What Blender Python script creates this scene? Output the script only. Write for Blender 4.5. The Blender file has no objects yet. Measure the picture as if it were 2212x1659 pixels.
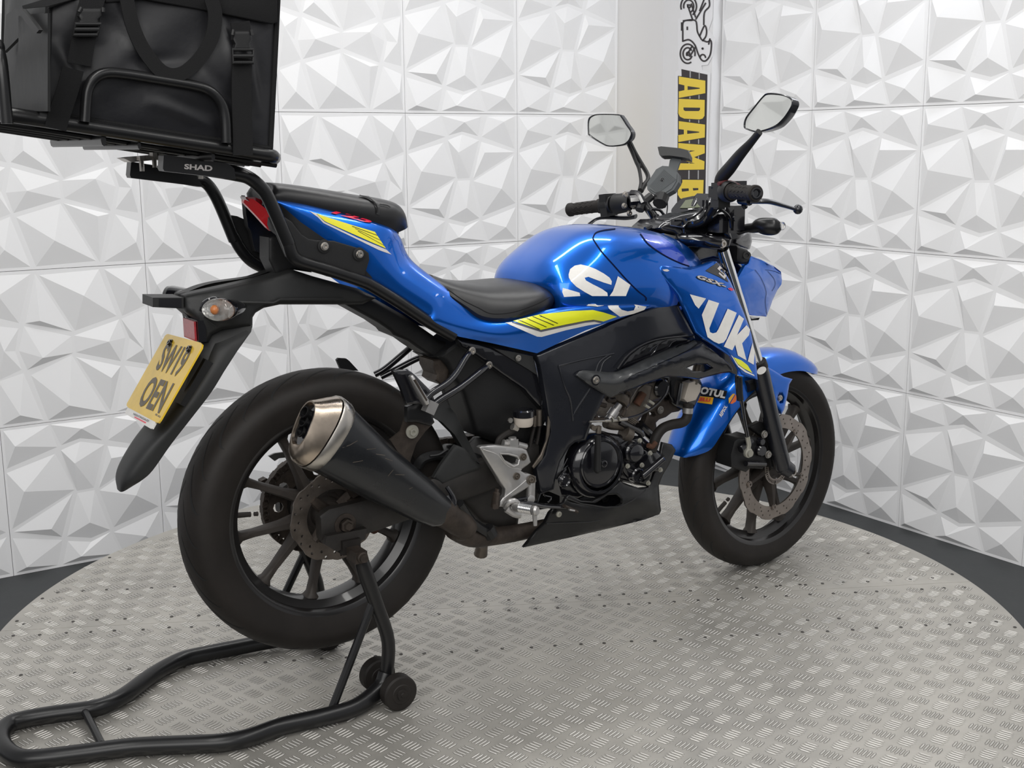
import bpy, math, random
import numpy as np
from mathutils import Vector, Matrix
from mathutils.geometry import delaunay_2d_cdt
from mathutils.bvhtree import BVHTree
from mathutils.kdtree import KDTree
random.seed(7); np.random.seed(7)
SC = bpy.context.scene
COL = SC.collection
# ------------------------------------------------------------------ camera, world, lights, exposure
F_PX, PITCH, ROLL, CAM_H = 2553.175, 0.19825, -0.00765, 1.14692
cam_d = bpy.data.cameras.new('camera'); cam = bpy.data.objects.new('camera', cam_d); COL.objects.link(cam)
cam_d.sensor_fit = 'HORIZONTAL'; cam_d.sensor_width = 36.0; cam_d.lens = 36.0*F_PX/2212.0
cam_d.clip_start = 0.05; cam_d.clip_end = 60
_f = Vector((0, math.cos(PITCH), -math.sin(PITCH))); _u = Vector((0, math.sin(PITCH), math.cos(PITCH))); _r = Vector((1, 0, 0))
_c, _s = math.cos(ROLL), math.sin(ROLL)
CR = _r*_c + _u*_s; CU = -_r*_s + _u*_c          # image right / up in the world
_m = Matrix((CR, CU, -_f)).transposed().to_4x4(); _m.translation = Vector((0, 0, CAM_H))
cam.matrix_world = _m; SC.camera = cam
CAMP = Vector((0, 0, CAM_H))
w = bpy.data.worlds.new('world'); SC.world = w; w.use_nodes = True
w.node_tree.nodes['Background'].inputs[0].default_value = (0.93, 0.94, 0.97, 1); w.node_tree.nodes['Background'].inputs[1].default_value = 0.43
def area(loc, size, energy, target, color=(1, 1, 1)):
    d = bpy.data.lights.new('area_light', 'AREA'); d.shape = 'RECTANGLE'; d.size, d.size_y = size; d.energy = energy; d.color = color
    o = bpy.data.objects.new('area_light', d); COL.objects.link(o); o.location = loc
    o.rotation_euler = (Vector(target)-Vector(loc)).to_track_quat('-Z', 'Y').to_euler(); return o
area((-0.7, 1.6, 2.5), (0.16, 2.8), 21, (-0.7, 1.6, 0), (1, 0.985, 0.95))
area((1.0, 1.3, 2.5), (0.16, 2.8), 21, (1.0, 1.3, 0), (1, 0.985, 0.95))
area((-0.6, -1.2, 2.3), (3.2, 1.6), 56, (0.3, 3.6, 0.9), (1, 0.985, 0.96))
area((0.1, 3.5, 2.6), (1.8, 0.16), 15, (0.1, 3.5, 0), (1, 0.99, 0.97))
area((1.62, 3.9, 2.25), (0.7, 0.10), 9, (1.55, 4.4, 1.5), (0.9, 0.93, 1))
SC.view_settings.view_transform = 'Standard'; SC.view_settings.look = 'None'; SC.view_settings.exposure = 0.18
SC.view_settings.gamma = 1.0; SC.view_settings.use_curve_mapping = False

# ------------------------------------------------------------------ materials (all procedural)
MATS = {}
def mat(name, col, rough=0.5, metal=0.0, coat=0.0, bump=0.0, bscale=60, var=0.0, vscale=6, spec=0.5, coatr=0.05, trans=0, emit=None, aniso=None, rvar=0.0, sheen=0):
    m = bpy.data.materials.new(name); m.use_nodes = True; nt = m.node_tree; b = nt.nodes['Principled BSDF']
    b.inputs['Base Color'].default_value = (*col, 1); b.inputs['Roughness'].default_value = rough; b.inputs['Metallic'].default_value = metal
    b.inputs['Coat Weight'].default_value = coat; b.inputs['Coat Roughness'].default_value = coatr; b.inputs['Specular IOR Level'].default_value = spec
    b.inputs['Transmission Weight'].default_value = trans; b.inputs['Sheen Weight'].default_value = sheen
    tc = nt.nodes.new('ShaderNodeTexCoord')
    if var > 0 or rvar > 0:
        n = nt.nodes.new('ShaderNodeTexNoise'); n.inputs['Scale'].default_value = vscale; n.inputs['Detail'].default_value = 6; n.inputs['Roughness'].default_value = 0.65
        nt.links.new(tc.outputs['Object'], n.inputs['Vector'])
        if var > 0:
            r = nt.nodes.new('ShaderNodeMapRange'); r.inputs[1].default_value = 0.3; r.inputs[2].default_value = 0.7
            r.inputs[3].default_value = 1-var; r.inputs[4].default_value = 1+var*0.6; nt.links.new(n.outputs[0], r.inputs[0])
            mx = nt.nodes.new('ShaderNodeVectorMath'); mx.operation = 'SCALE'; mx.inputs[0].default_value = col; nt.links.new(r.outputs[0], mx.inputs['Scale'])
            nt.links.new(mx.outputs[0], b.inputs['Base Color'])
        if rvar > 0:
            r = nt.nodes.new('ShaderNodeMapRange'); r.inputs[1].default_value = 0.3; r.inputs[2].default_value = 0.7
            r.inputs[3].default_value = max(0.02, rough-rvar); r.inputs[4].default_value = rough+rvar; nt.links.new(n.outputs[0], r.inputs[0])
            nt.links.new(r.outputs[0], b.inputs['Roughness'])
    if bump > 0:
        n2 = nt.nodes.new('ShaderNodeTexNoise'); n2.inputs['Scale'].default_value = bscale; n2.inputs['Detail'].default_value = 4
        nt.links.new(tc.outputs['Object'], n2.inputs['Vector'])
        bp = nt.nodes.new('ShaderNodeBump'); bp.inputs['Strength'].default_value = bump; bp.inputs['Distance'].default_value = 0.002
        nt.links.new(n2.outputs[0], bp.inputs['Height']); nt.links.new(bp.outputs[0], b.inputs['Normal'])
    if emit: b.inputs['Emission Color'].default_value = (*emit[0], 1); b.inputs['Emission Strength'].default_value = emit[1]
    MATS[name] = m; return m
mat('white_panel', (0.83, 0.83, 0.835), 0.42, bump=0.04, bscale=40)
mat('white_board', (0.80, 0.80, 0.81), 0.35)
mat('plain_wall', (0.72, 0.71, 0.70), 0.75, bump=0.05)
mat('dark_floor', (0.040, 0.043, 0.045), 0.6, var=0.25, vscale=5, bump=0.15, bscale=180, rvar=0.1)
mat('alu_plate', (0.47, 0.45, 0.41), 0.42, 0.55, var=0.22, vscale=3.2, rvar=0.1, bump=0.03, bscale=90)
mat('alu_bar', (0.58, 0.565, 0.53), 0.45, 0.35, var=0.2, vscale=9, rvar=0.08)
mat('tread_outline', (0.105, 0.097, 0.085), 0.6, 0.2, var=0.4, vscale=7)  # dark outline around the foot of every tread bar
mat('screw_dark', (0.09, 0.085, 0.08), 0.45, 0.6)
mat('blue_paint', (0.0005, 0.125, 0.60), 0.30, 0.85, coat=0.7, coatr=0.03)
mat('violet_paint', (0.006, 0.055, 0.48), 0.36, 0.4, coat=1.0, coatr=0.05)
mat('black_plastic', (0.0115, 0.0115, 0.012), 0.5, spec=0.35, bump=0.08, bscale=700)
mat('grey_plastic', (0.021, 0.0215, 0.0215), 0.48, spec=0.4, bump=0.08, bscale=700)
mat('gloss_black', (0.006, 0.006, 0.008), 0.18, coat=0.6)
mat('satin_metal', (0.0075, 0.0075, 0.008), 0.30, spec=0.4, bump=0.02, bscale=900)
mat('satin_side', (0.009, 0.010, 0.014), 0.28, coat=0.25, rvar=0.06, vscale=5)
mat('muffler_black', (0.010, 0.011, 0.013), 0.32, 0.2, coat=0.25, rvar=0.08, vscale=18)
mat('rubber', (0.0130, 0.0104, 0.0088), 0.62, spec=0.35, var=0.35, vscale=9, bump=0.12, bscale=120)
mat('rubber_groove', (0.006, 0.006, 0.006), 0.8)
mat('leather', (0.011, 0.011, 0.012), 0.36, bump=0.10, bscale=1600, rvar=0.05)
mat('wheel_black', (0.012, 0.011, 0.011), 0.30, coat=0.25, var=0.3, vscale=14)
mat('wheel_dusty', (0.028, 0.022, 0.018), 0.62, var=0.35, vscale=30)
mat('dirty_metal', (0.055, 0.043, 0.035), 0.55, 0.5, var=0.5, vscale=25, bump=0.3, bscale=150)
mat('dirty_black', (0.018, 0.0155, 0.0135), 0.55, 0.0, var=0.4, vscale=25, bump=0.2, bscale=150)
mat('dirty_disc', (0.17, 0.145, 0.125), 0.45, 0.9, var=0.4, vscale=18)
mat('steel_bronze_reflect', (0.50, 0.42, 0.34), 0.30, 1.0, var=0.15, vscale=14, rvar=0.08)  # stainless steel with its bronze reflection put into the base colour
mat('dull_alloy', (0.22, 0.22, 0.21), 0.5, 0.1)
mat('dull_red', (0.10, 0.02, 0.022), 0.5)
mat('engine_metal', (0.14, 0.12, 0.10), 0.45, 0.7, var=0.4, vscale=22, bump=0.2, bscale=150)
mat('rust', (0.085, 0.035, 0.018), 0.8, 0.1, var=0.5, vscale=40, bump=0.5, bscale=180)
mat('steel', (0.50, 0.47, 0.43), 0.32, 1.0, var=0.15, vscale=20, rvar=0.08)
mat('disc_steel', (0.34, 0.30, 0.27), 0.40, 1.0, var=0.2, vscale=20)
mat('chrome', (0.80, 0.80, 0.80), 0.08, 1.0)
mat('alu_cast', (0.46, 0.45, 0.44), 0.40, 0.85, var=0.12, vscale=25)
mat('bolt', (0.42, 0.40, 0.37), 0.35, 0.9)
mat('bolt_pale', (0.36, 0.35, 0.30), 0.45, 0.5)
mat('decal_white', (0.78, 0.76, 0.72), 0.35, coat=0.5, var=0.06, vscale=60)
mat('decal_yellow', (0.78, 0.72, 0.02), 0.35, coat=0.6)
mat('decal_lime', (0.80, 0.82, 0.02), 0.35, coat=0.6)
mat('decal_grey', (0.10, 0.10, 0.12), 0.35, coat=0.6)
mat('decal_silver', (0.62, 0.58, 0.56), 0.35, coat=0.5)
mat('decal_red', (0.80, 0.015, 0.06), 0.35, coat=0.5)
mat('decal_black', (0.010, 0.010, 0.012), 0.3, coat=0.5)
mat('decal_orange', (0.85, 0.16, 0.02), 0.35, coat=0.5)
mat('decal_amber', (0.85, 0.45, 0.02), 0.35, coat=0.5)
mat('seam_dark', (0.001, 0.004, 0.03), 0.8, spec=0.1)
mat('red_lens', (0.62, 0.006, 0.012), 0.12, coat=0.8)
mat('dark_red_lens', (0.10, 0.004, 0.008), 0.1, coat=0.8)
mat('red_reflector', (0.42, 0.03, 0.04), 0.3, coat=0.5, var=0.3, vscale=160)
mat('clear_lens', (0.95, 0.95, 0.94), 0.03, trans=0.95)
mat('amber_bulb', (0.50, 0.17, 0.05), 0.3)
mat('chrome_bowl', (0.80, 0.79, 0.76), 0.2, 0.5, bump=0.9, bscale=140)
mat('plate_yellow', (0.80, 0.52, 0.035), 0.3, coat=0.5, var=0.10, vscale=25)
mat('plate_ink', (0.12, 0.095, 0.06), 0.4, var=0.3, vscale=80)
mat('mirror_glass', (0.66, 0.67, 0.65), 0.03, 1.0)
mat('lcd', (0.12, 0.135, 0.08), 0.15, coat=1.0)
mat('nylon', (0.007, 0.007, 0.009), 0.45, bump=0.5, bscale=26, rvar=0.1, vscale=8)
mat('nylon_grey', (0.019, 0.0195, 0.020), 0.55, bump=0.3, bscale=30)
mat('webbing', (0.005, 0.005, 0.0055), 0.8, spec=0.3, bump=0.4, bscale=900)
mat('white_plastic', (0.48, 0.43, 0.37), 0.5)
mat('sign_yellow', (0.86, 0.64, 0.07), 0.4)
mat('sign_black', (0.035, 0.03, 0.033), 0.4)
mat('sign_grey', (0.45, 0.45, 0.46), 0.4)
mat('sign_white', (0.83, 0.83, 0.85), 0.35)
mat('phone_grey', (0.075, 0.082, 0.085), 0.6)
mat('seam_gap', (0.16, 0.155, 0.15), 0.9)
# carbon weave
m = mat('carbon', (0.02, 0.02, 0.021), 0.42, coat=0.25)
nt = m.node_tree; b = nt.nodes['Principled BSDF']; tc = nt.nodes.new('ShaderNodeTexCoord')
ck = nt.nodes.new('ShaderNodeTexChecker'); ck.inputs['Scale'].default_value = 760; ck.inputs[1].default_value = (0.012, 0.012, 0.013, 1); ck.inputs[2].default_value = (0.045, 0.048, 0.05, 1)
nt.links.new(tc.outputs['Object'], ck.inputs['Vector']); nt.links.new(ck.outputs[0], b.inputs['Base Color'])

# ------------------------------------------------------------------ scene helpers
def link(name, me, m=None, parent=None, label=None, cat=None, group=None, kind=None, smooth=35):
    if m is not None and len(me.materials) == 0: me.materials.append(MATS[m] if isinstance(m, str) else m)
    if smooth:
        me.shade_smooth(); me.set_sharp_from_angle(angle=math.radians(smooth))
    o = bpy.data.objects.new(name, me); COL.objects.link(o)
    if parent is not None: o.parent = parent
    return tag(o, label, cat, group, kind)
def tag(o, label=None, cat=None, group=None, kind=None):
    if label: o['label'] = label
    if cat: o['category'] = cat
    if group: o['group'] = group
    if kind: o['kind'] = kind
    return o
def empty(name, loc=(0, 0, 0), rz=0, **k):
    o = bpy.data.objects.new(name, None); COL.objects.link(o); o.location = loc; o.rotation_euler = (0, 0, rz); o.empty_display_size = 0.05
    return tag(o, **k)
class MB:
    """collects shapes into one mesh"""
    def __init__(s): s.v = []; s.f = []
    def add(s, vs, fs):
        n = len(s.v); s.v += [tuple(v) for v in vs]; s.f += [tuple(i+n for i in f) for f in fs]; return s
    def mesh(s, name='mesh', fix=True):
        me = bpy.data.meshes.new(name); me.from_pydata(s.v, [], s.f); me.update()
        if fix:
            import bmesh
            bm = bmesh.new(); bm.from_mesh(me); bmesh.ops.remove_doubles(bm, verts=bm.verts, dist=1e-6)
            bmesh.ops.recalc_face_normals(bm, faces=bm.faces); bm.to_mesh(me); bm.free()
        return me
    def obj(s, name, m, parent=None, smooth=35, fix=True, **k): return link(name, s.mesh(name, fix), m, parent, smooth=smooth, **k)
def catmull(P, n=8, closed=False):
    P = [np.array(p, float) for p in P]
    if len(P) < 3 and not closed: return [Vector(p) for p in P]
    out = []; N = len(P)
    for i in range(N if closed else N-1):
        if closed: a, b, c, d = P[i-1], P[i], P[(i+1) % N], P[(i+2) % N]
        else: b, c = P[i], P[i+1]; a = P[i-1] if i > 0 else 2*b-c; d = P[i+2] if i+2 < N else 2*c-b
        for k in range(n):
            t = k/n; out.append(0.5*((2*b)+(-a+c)*t+(2*a-5*b+4*c-d)*t*t+(-a+3*b-3*c+d)*t**3))
    if not closed: out.append(P[-1])
    return out
def tube(mb, pts, r, n=10, closed=False, smooth=0, flat=1.0, caps=True):
    """round bar along pts; r a number or one per point"""
    rs = list(r) if hasattr(r, '__len__') else [r]*len(pts)
    if smooth:
        q = catmull([(*p, rr) for p, rr in zip(pts, rs)], smooth, closed); pts = [Vector(p[:3]) for p in q]; rs = [p[3] for p in q]
    pts = [Vector(p) for p in pts]; N = len(pts); T = []
    for i in range(N):
        a = pts[i-1] if (i > 0 or closed) else pts[0]; b = pts[(i+1) % N] if (i < N-1 or closed) else pts[-1]
        T.append((b-a).normalized())
    up = Vector((0, 1, 0)) if abs(T[0].y) < 0.9 else Vector((0, 0, 1))
    nrm = (up - T[0]*up.dot(T[0])).normalized(); vs = []; fs = []
    for i in range(N):
        if i: nrm = (nrm - T[i]*nrm.dot(T[i])).normalized()
        bn = T[i].cross(nrm)
        for k in range(n):
            a = 2*math.pi*k/n; vs.append(pts[i]+nrm*(math.cos(a)*rs[i])+bn*(math.sin(a)*rs[i]*flat))
    for i in range(N if closed else N-1):
        j = (i+1) % N
        for k in range(n): fs.append((i*n+k, i*n+(k+1) % n, j*n+(k+1) % n, j*n+k))
    if caps and not closed: fs.append(tuple(range(n-1, -1, -1))); fs.append(tuple((N-1)*n+k for k in range(n)))
    mb.add(vs, fs); return mb
def lathe(mb, cen, axis, prof, n=32, closed=False, a0=0, a1=2*math.pi):
    """prof: (radius, offset along axis)"""
    cen = Vector(cen); ax = Vector(axis).normalized(); u = (Vector((0, 0, 1)) if abs(ax.z) < 0.9 else Vector((1, 0, 0))); u = (u-ax*u.dot(ax)).normalized(); v = ax.cross(u)
    full = abs(a1-a0-2*math.pi) < 1e-6; M = n if full else n+1; vs = []; fs = []; K = len(prof)
    for i in range(M):
        a = a0+(a1-a0)*i/n; d = u*math.cos(a)+v*math.sin(a)
        for (r, h) in prof: vs.append(cen+ax*h+d*r)
    for i in range(n):
        j = (i+1) % M
        for k in range(K if closed else K-1): l = (k+1) % K; fs.append((i*K+k, j*K+k, j*K+l, i*K+l))
    mb.add(vs, fs); return mb
def loft(mb, rings, closed_ring=True, caps=True):
    n = len(rings[0]); vs = [p for r in rings for p in r]; fs = []
    for i in range(len(rings)-1):
        for k in range(n if closed_ring else n-1): l = (k+1) % n; fs.append((i*n+k, i*n+l, (i+1)*n+l, (i+1)*n+k))
    if caps and closed_ring: fs.append(tuple(range(n-1, -1, -1))); fs.append(tuple((len(rings)-1)*n+k for k in range(n)))
    mb.add(vs, fs); return mb
def box(mb, c, s, M=None):
    hx, hy, hz = s[0]/2, s[1]/2, s[2]/2
    vs = [Vector((x, y, z)) for x in (-hx, hx) for y in (-hy, hy) for z in (-hz, hz)]
    if M is not None: vs = [M @ v for v in vs]
    c = Vector(c); vs = [v+c for v in vs]
    mb.add(vs, [(0, 1, 3, 2), (4, 6, 7, 5), (0, 4, 5, 1), (2, 3, 7, 6), (0, 2, 6, 4), (1, 5, 7, 3)]); return mb
def ball(mb, c, r, n=12, sc=(1, 1, 1)):
    c = Vector(c); vs = []; fs = []; h = n//2
    for i in range(h+1):
        for k in range(n):
            t = math.pi*i/h; a = 2*math.pi*k/n; vs.append(c+Vector((math.sin(t)*math.cos(a)*r*sc[0], math.sin(t)*math.sin(a)*r*sc[1], math.cos(t)*r*sc[2])))
    for i in range(h):
        for k in range(n): fs.append((i*n+k, (i+1)*n+k, (i+1)*n+(k+1) % n, i*n+(k+1) % n))
    mb.add(vs, fs); return mb
# ------------------------------------------------------------------ photogrammetry helpers: a sight line meets a plane of known place
def ray(u, v): return (_f*1.0 + CR*((u-1106)/F_PX) - CU*((v-829.5)/F_PX))
CROP = {'g': (0, 0, 1), 'A': (0, 0, .31646), 'B': (450, 350, .24864), 'C': (200, 560, .32552), 'D': (370, 760, .3979), 'E': (700, 700, .33152), 'F': (1100, 700, .33152),
        'G': (1200, 180, .27125), 'H': (1400, 450, .27125), 'I': (1400, 760, .30141), 'J': (0, 1130, .45208), 'K': (880, 450, .3255), 'L': (1300, 0, .30139),
        'M': (440, 1150, .18083), 'N': (440, 850, .18083), 'O': (1440, 950, .18083), 'Q': (1400, 360, .18083), 'R': (1200, 730, .13562), 'T': (1200, 900, .13562),
        'U': (980, 780, .21104), 'V': (500, 960, .18083)}
def G(c, a, b): s = CROP[c]; return (s[0]+a*s[2], s[1]+b*s[2])
def gp(c, pts): return [G(p[0], *p[1:3]) if isinstance(p[0], str) else G(c, *p[:2]) for p in pts]
BIKE_O = Vector((-0.413421, 2.444649, 0)); PHI = 0.571058
M_B = Matrix.Translation(BIKE_O) @ Matrix.Rotation(PHI, 4, 'Z'); M_BI = M_B.inverted()
DEL = 0.068552
M_FR = Matrix.Translation((1.30, 0, 0)) @ Matrix.Rotation(DEL, 4, 'Z')       # steered front frame inside the bike frame
M_FRI = M_FR.inverted()
def hit(u, v, p0, n, MI=M_BI):
    """point where the sight line through a photo pixel meets a plane, in the frame MI maps to"""
    o = MI @ CAMP; d = (MI.to_3x3() @ ray(u, v)); n = Vector(n); t = (Vector(p0)-o).dot(n)/d.dot(n); return o+d*t
def PY(u, v, Y): return hit(u, v, (0, Y, 0), (0, 1, 0))
def PX(u, v, X): return hit(u, v, (X, 0, 0), (1, 0, 0))
def PFY(u, v, Y): return M_FR @ hit(u, v, (0, Y, 0), (0, 1, 0), M_FRI @ M_BI)
def pts3(c, L, Y=None, fr=False):
    """list of (a, b[, Y]) in crop c -> bike-frame points"""
    out = []
    for p in L:
        q = p[1:] if isinstance(p[0], str) else p; cc = p[0] if isinstance(p[0], str) else c
        u, v = G(cc, q[0], q[1]); y = q[2] if len(q) > 2 else Y
        out.append((PFY if fr else PY)(u, v, y))
    return out
def inpoly(x, y, P):
    r = False; j = len(P)-1
    for i in range(len(P)):
        if (P[i][1] > y) != (P[j][1] > y) and x < (P[j][0]-P[i][0])*(y-P[i][1])/(P[j][1]-P[i][1])+P[i][0]: r = not r
        j = i
    return r
def tri_fill(outline, holes=(), res=12, rings=(), clear=0):
    """constrained triangulation of a 2-D polygon with inner points -> (pts, tris, boundary loops)"""
    V = []; E = []; loops = []
    for L in [outline]+list(holes):
        D = []
        for i in range(len(L)):
            a, b = np.array(L[i]), np.array(L[(i+1) % len(L)]); k = max(1, int(np.linalg.norm(b-a)/res))
            D += [tuple(a+(b-a)*t/k) for t in range(k)]
        n0 = len(V); V += D; E += [(n0+i, n0+(i+1) % len(D)) for i in range(len(D))]; loops.append(D)
    xs = [p[0] for p in outline]; ys = [p[1] for p in outline]
    B = np.array(V); y = min(ys)+res*0.5; row = 0
    def ok(px, py):
        if not inpoly(px, py, loops[0]) or any(inpoly(px, py, h) for h in loops[1:]): return False
        if np.min((B[:, 0]-px)**2+(B[:, 1]-py)**2) < (0.45*res)**2: return False
        return not clear or edge_dist(px, py, loops) > clear
    while y < max(ys):
        x = min(xs)+(res*0.5 if row % 2 else 0)
        while x < max(xs):
            if ok(x, y): V.append((x, y))
            x += res
        y += res*0.87; row += 1
    def region(px, py): return inpoly(px, py, loops[0]) and not any(inpoly(px, py, h) for h in loops[1:])
    for L in loops:
        n = len(L); nv = []
        for i in range(n):
            a, b, c = np.array(L[i-1]), np.array(L[i]), np.array(L[(i+1) % n]); d1 = (b-a)/max(1e-9, np.linalg.norm(b-a)); d2 = (c-b)/max(1e-9, np.linalg.norm(c-b))
            n1 = np.array((-d1[1], d1[0])); n2 = np.array((-d2[1], d2[0])); m_ = n1+n2; l_ = np.linalg.norm(m_); m_ = n1 if l_ < 1e-6 else m_/l_
            nv.append(m_/max(.6, float(m_ @ n1)))
        i0 = n//2; sg_ = 1 if region(*(((np.array(L[i0])+np.array(L[(i0+1) % n]))/2)+np.array((-(L[(i0+1) % n][1]-L[i0][1]), L[(i0+1) % n][0]-L[i0][0]))*.02)) else -1
        for dd in rings:
            prev = None; first = None
            for i in range(n+1):
                if i == n:
                    if first is not None and prev is not None: E.append((prev, first))
                    break
                q = np.array(L[i])+nv[i]*sg_*dd
                if region(q[0], q[1]) and edge_dist(q[0], q[1], loops) > dd*.8:
                    V.append((float(q[0]), float(q[1]))); k = len(V)-1
                    if prev is not None: E.append((prev, k))
                    prev = k
                    if i == 0: first = k
                else: prev = None
    r = delaunay_2d_cdt([Vector(p) for p in V], E, [], 0, 1e-5)
    pts = [tuple(p) for p in r[0]]; tris = []
    for f in r[2]:
        cx = sum(pts[i][0] for i in f)/len(f); cy = sum(pts[i][1] for i in f)/len(f)
        if inpoly(cx, cy, loops[0]) and not any(inpoly(cx, cy, h) for h in loops[1:]): tris.append(tuple(f))
    return pts, tris
class Surf:
    """depth of a body panel interpolated from control points (x, y, value) : thin plate, or creased linear"""
    def __init__(s, ctrl, lin=False):
        s.c = np.array([c[:2] for c in ctrl], float); s.y = np.array([c[2] for c in ctrl], float); s.lin = lin; n = len(ctrl)
        if n < 3: s.w = None; return
        if lin:
            r = delaunay_2d_cdt([Vector(p) for p in s.c], [], [], 0, 1e-6); s.P = [tuple(p) for p in r[0]]; s.T = r[2]
            s.Y = [s.y[np.argmin(((s.c-np.array(p))**2).sum(1))] for p in s.P]
        d = np.hypot(s.c[:, None, 0]-s.c[None, :, 0], s.c[:, None, 1]-s.c[None, :, 1])/300; K = s.k(d)+np.eye(n)*1e-4
        P = np.c_[np.ones(n), s.c/300]; A = np.block([[K, P], [P.T, np.zeros((3, 3))]])
        s.w = np.linalg.lstsq(A, np.r_[s.y, 0, 0, 0], rcond=None)[0]
    def k(s, d): return np.where(d > 1e-9, d*d*np.log(d+1e-12), 0)
    def __call__(s, x, y):
        if s.w is None: return float(s.y.mean())
        if s.lin:
            for t in s.T:
                (x0, y0), (x1, y1), (x2, y2) = s.P[t[0]], s.P[t[1]], s.P[t[2]]
                D = (y1-y2)*(x0-x2)+(x2-x1)*(y0-y2)
                if abs(D) < 1e-9: continue
                a = ((y1-y2)*(x-x2)+(x2-x1)*(y-y2))/D; b = ((y2-y0)*(x-x2)+(x0-x2)*(y-y2))/D; c = 1-a-b
                if a > -1e-4 and b > -1e-4 and c > -1e-4: return a*s.Y[t[0]]+b*s.Y[t[1]]+c*s.Y[t[2]]
            w_ = 1/(((s.c-np.array((x, y)))**2).sum(1)+1)**1.6; return float((w_*s.y).sum()/w_.sum())
        d = np.hypot(s.c[:, 0]-x, s.c[:, 1]-y)/300
        return float((s.k(d)*s.w[:len(s.c)]).sum()+s.w[-3]+s.w[-2]*x/300+s.w[-1]*y/300)
def edge_dist(x, y, loops):
    best = 1e9
    for L in loops:
        for i in range(len(L)):
            ax, ay = L[i]; bx, by = L[(i+1) % len(L)]; dx, dy = bx-ax, by-ay; q = dx*dx+dy*dy
            t = 0 if q == 0 else max(0, min(1, ((x-ax)*dx+(y-ay)*dy)/q)); best = min(best, (ax+dx*t-x)**2+(ay+dy*t-y)**2)
    return math.sqrt(best)
BVH = {}
def sheet(name, c, outline, ctrl, m, parent, thick=0.004, res=12, roll=None, holes=(), fr=False, lin=False, mirror=False, curve=0, smooth=40, key=None, **k):
    """body panel: outline traced, depth from control points, real thickness toward the bike's middle"""
    O = gp(c, outline)
    if curve: O = [tuple(p) for p in catmull([(p[0], p[1], 0) for p in O], curve, True)]; O = [(p[0], p[1]) for p in O]
    Hs = [gp(c, h) for h in holes]
    if isinstance(ctrl, (int, float)): S = lambda a, b: ctrl
    else: S = Surf([(*G(*((p[0], p[1], p[2]) if isinstance(p[0], str) else (c, p[0], p[1]))), p[-1]) for p in ctrl], lin)
    pts, tris = tri_fill(O, Hs, res, (roll[0]*.5, roll[0]*1.02) if roll else (), roll[0]*1.05+.35*res if roll else 0); proj = PFY if fr else PY; front = []
    YS = [S(x, y) for (x, y) in pts]
    if lin:
        nb = [set() for _ in pts]; bc = {}
        for t in tris:
            for i in range(3): a, b = t[i], t[(i+1) % 3]; nb[a].add(b); nb[b].add(a); e = (min(a, b), max(a, b)); bc[e] = bc.get(e, 0)+1
        bn = [set() for _ in pts]
        for (a, b), q in bc.items():
            if q == 1: bn[a].add(b); bn[b].add(a)
        for it in range(lin if lin is not True else 4):
            YS = [(YS[i]*.4+.6*sum(YS[j] for j in (bn[i] or nb[i]))/max(1, len(bn[i] or nb[i]))) if (bn[i] or nb[i]) else YS[i] for i in range(len(pts))]
    for (x, y), Y in zip(pts, YS):
        if roll:
            e = edge_dist(x, y, [O]+Hs)
            if e < roll[0]: Y += roll[1]*(1-e/roll[0])**2
        front.append(proj(x, y, Y))
    n = len(front); sgn = 1
    back = [p+Vector((0, thick, 0)) for p in front]
    if mirror: # close the shape across the bike's middle plane
        if fr: Mi = M_FR @ Matrix.Diagonal((1, -1, 1, 1)) @ M_FRI
        else: Mi = Matrix.Diagonal((1, -1, 1, 1))
    fs = []; ec = {}
    for t in tris:
        for i in range(3): e = tuple(sorted((t[i], t[(i+1) % 3]))); ec[e] = ec.get(e, 0)+1
    for t in tris: fs.append(t); fs.append(tuple(n+i for i in reversed(t)))
    for t in tris:
        for i in range(3):
            a, b = t[i], t[(i+1) % 3]
            if ec[tuple(sorted((a, b)))] == 1: fs.append((b, a, n+a, n+b))
    mb = MB(); mb.add(front+back, fs)
    if mirror: mb.add([Mi @ p for p in front+back], [tuple(reversed(f)) for f in fs])
    o = mb.obj(name, m, parent, smooth, **k)
    rim_ = sorted(set(i for e, q in ec.items() if q == 1 for i in e)); FA = [front[i] for i in rim_]; FB = [back[i] for i in rim_]
    if mirror: FA = FA+[Mi @ p for p in FA]
    me = o.data; T_ = []
    for L in (FA, FB):
        kd = KDTree(len(L)); [kd.insert(p, i) for i, p in enumerate(L)]; kd.balance(); T_.append([kd.find(v.co)[2] < 3e-6 for v in me.vertices])
    ta, tb = T_
    for e in me.edges:
        a, b = e.vertices
        if (ta[a] and ta[b]) or (tb[a] and tb[b]): e.use_edge_sharp = True
    if key: BVH[key] = BVHTree.FromPolygons([tuple(p) for p in front], tris)
    return o
def regbvh(key, objs):
    V = []; F = []
    for o in objs:
        n = len(V); V += [tuple(v.co) for v in o.data.vertices]; F += [tuple(n+i for i in p.vertices) for p in o.data.polygons]
    BVH[key] = BVHTree.FromPolygons(V, F)
def decal_pts(P2, key, off=0.0008, fallback=-0.15):
    o = M_BI @ CAMP; out = []; R3 = M_BI.to_3x3()
    for (u, v) in P2:
        d = (R3 @ ray(u, v)).normalized(); h = BVH[key].ray_cast(o, d) if key in BVH else (None,)*4
        if h[0] is None: out.append(None)
        else:
            nn = h[1].normalized(); nn = nn if nn.dot(d) < 0 else -nn
            out.append(h[0]+nn*off)
    T = np.array([(*P2[i], *out[i]) for i in range(len(out)) if out[i] is not None])
    for i in range(len(out)):
        if out[i] is None:
            if len(T): j = np.argmin((T[:, 0]-P2[i][0])**2+(T[:, 1]-P2[i][1])**2); q = Vector(T[j, 2:]); dd = (R3 @ ray(*P2[i])); t = (q-o).dot(dd)/dd.dot(dd); out[i] = o+dd*t
            else: out[i] = PY(*P2[i], fallback)
    return out
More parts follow.
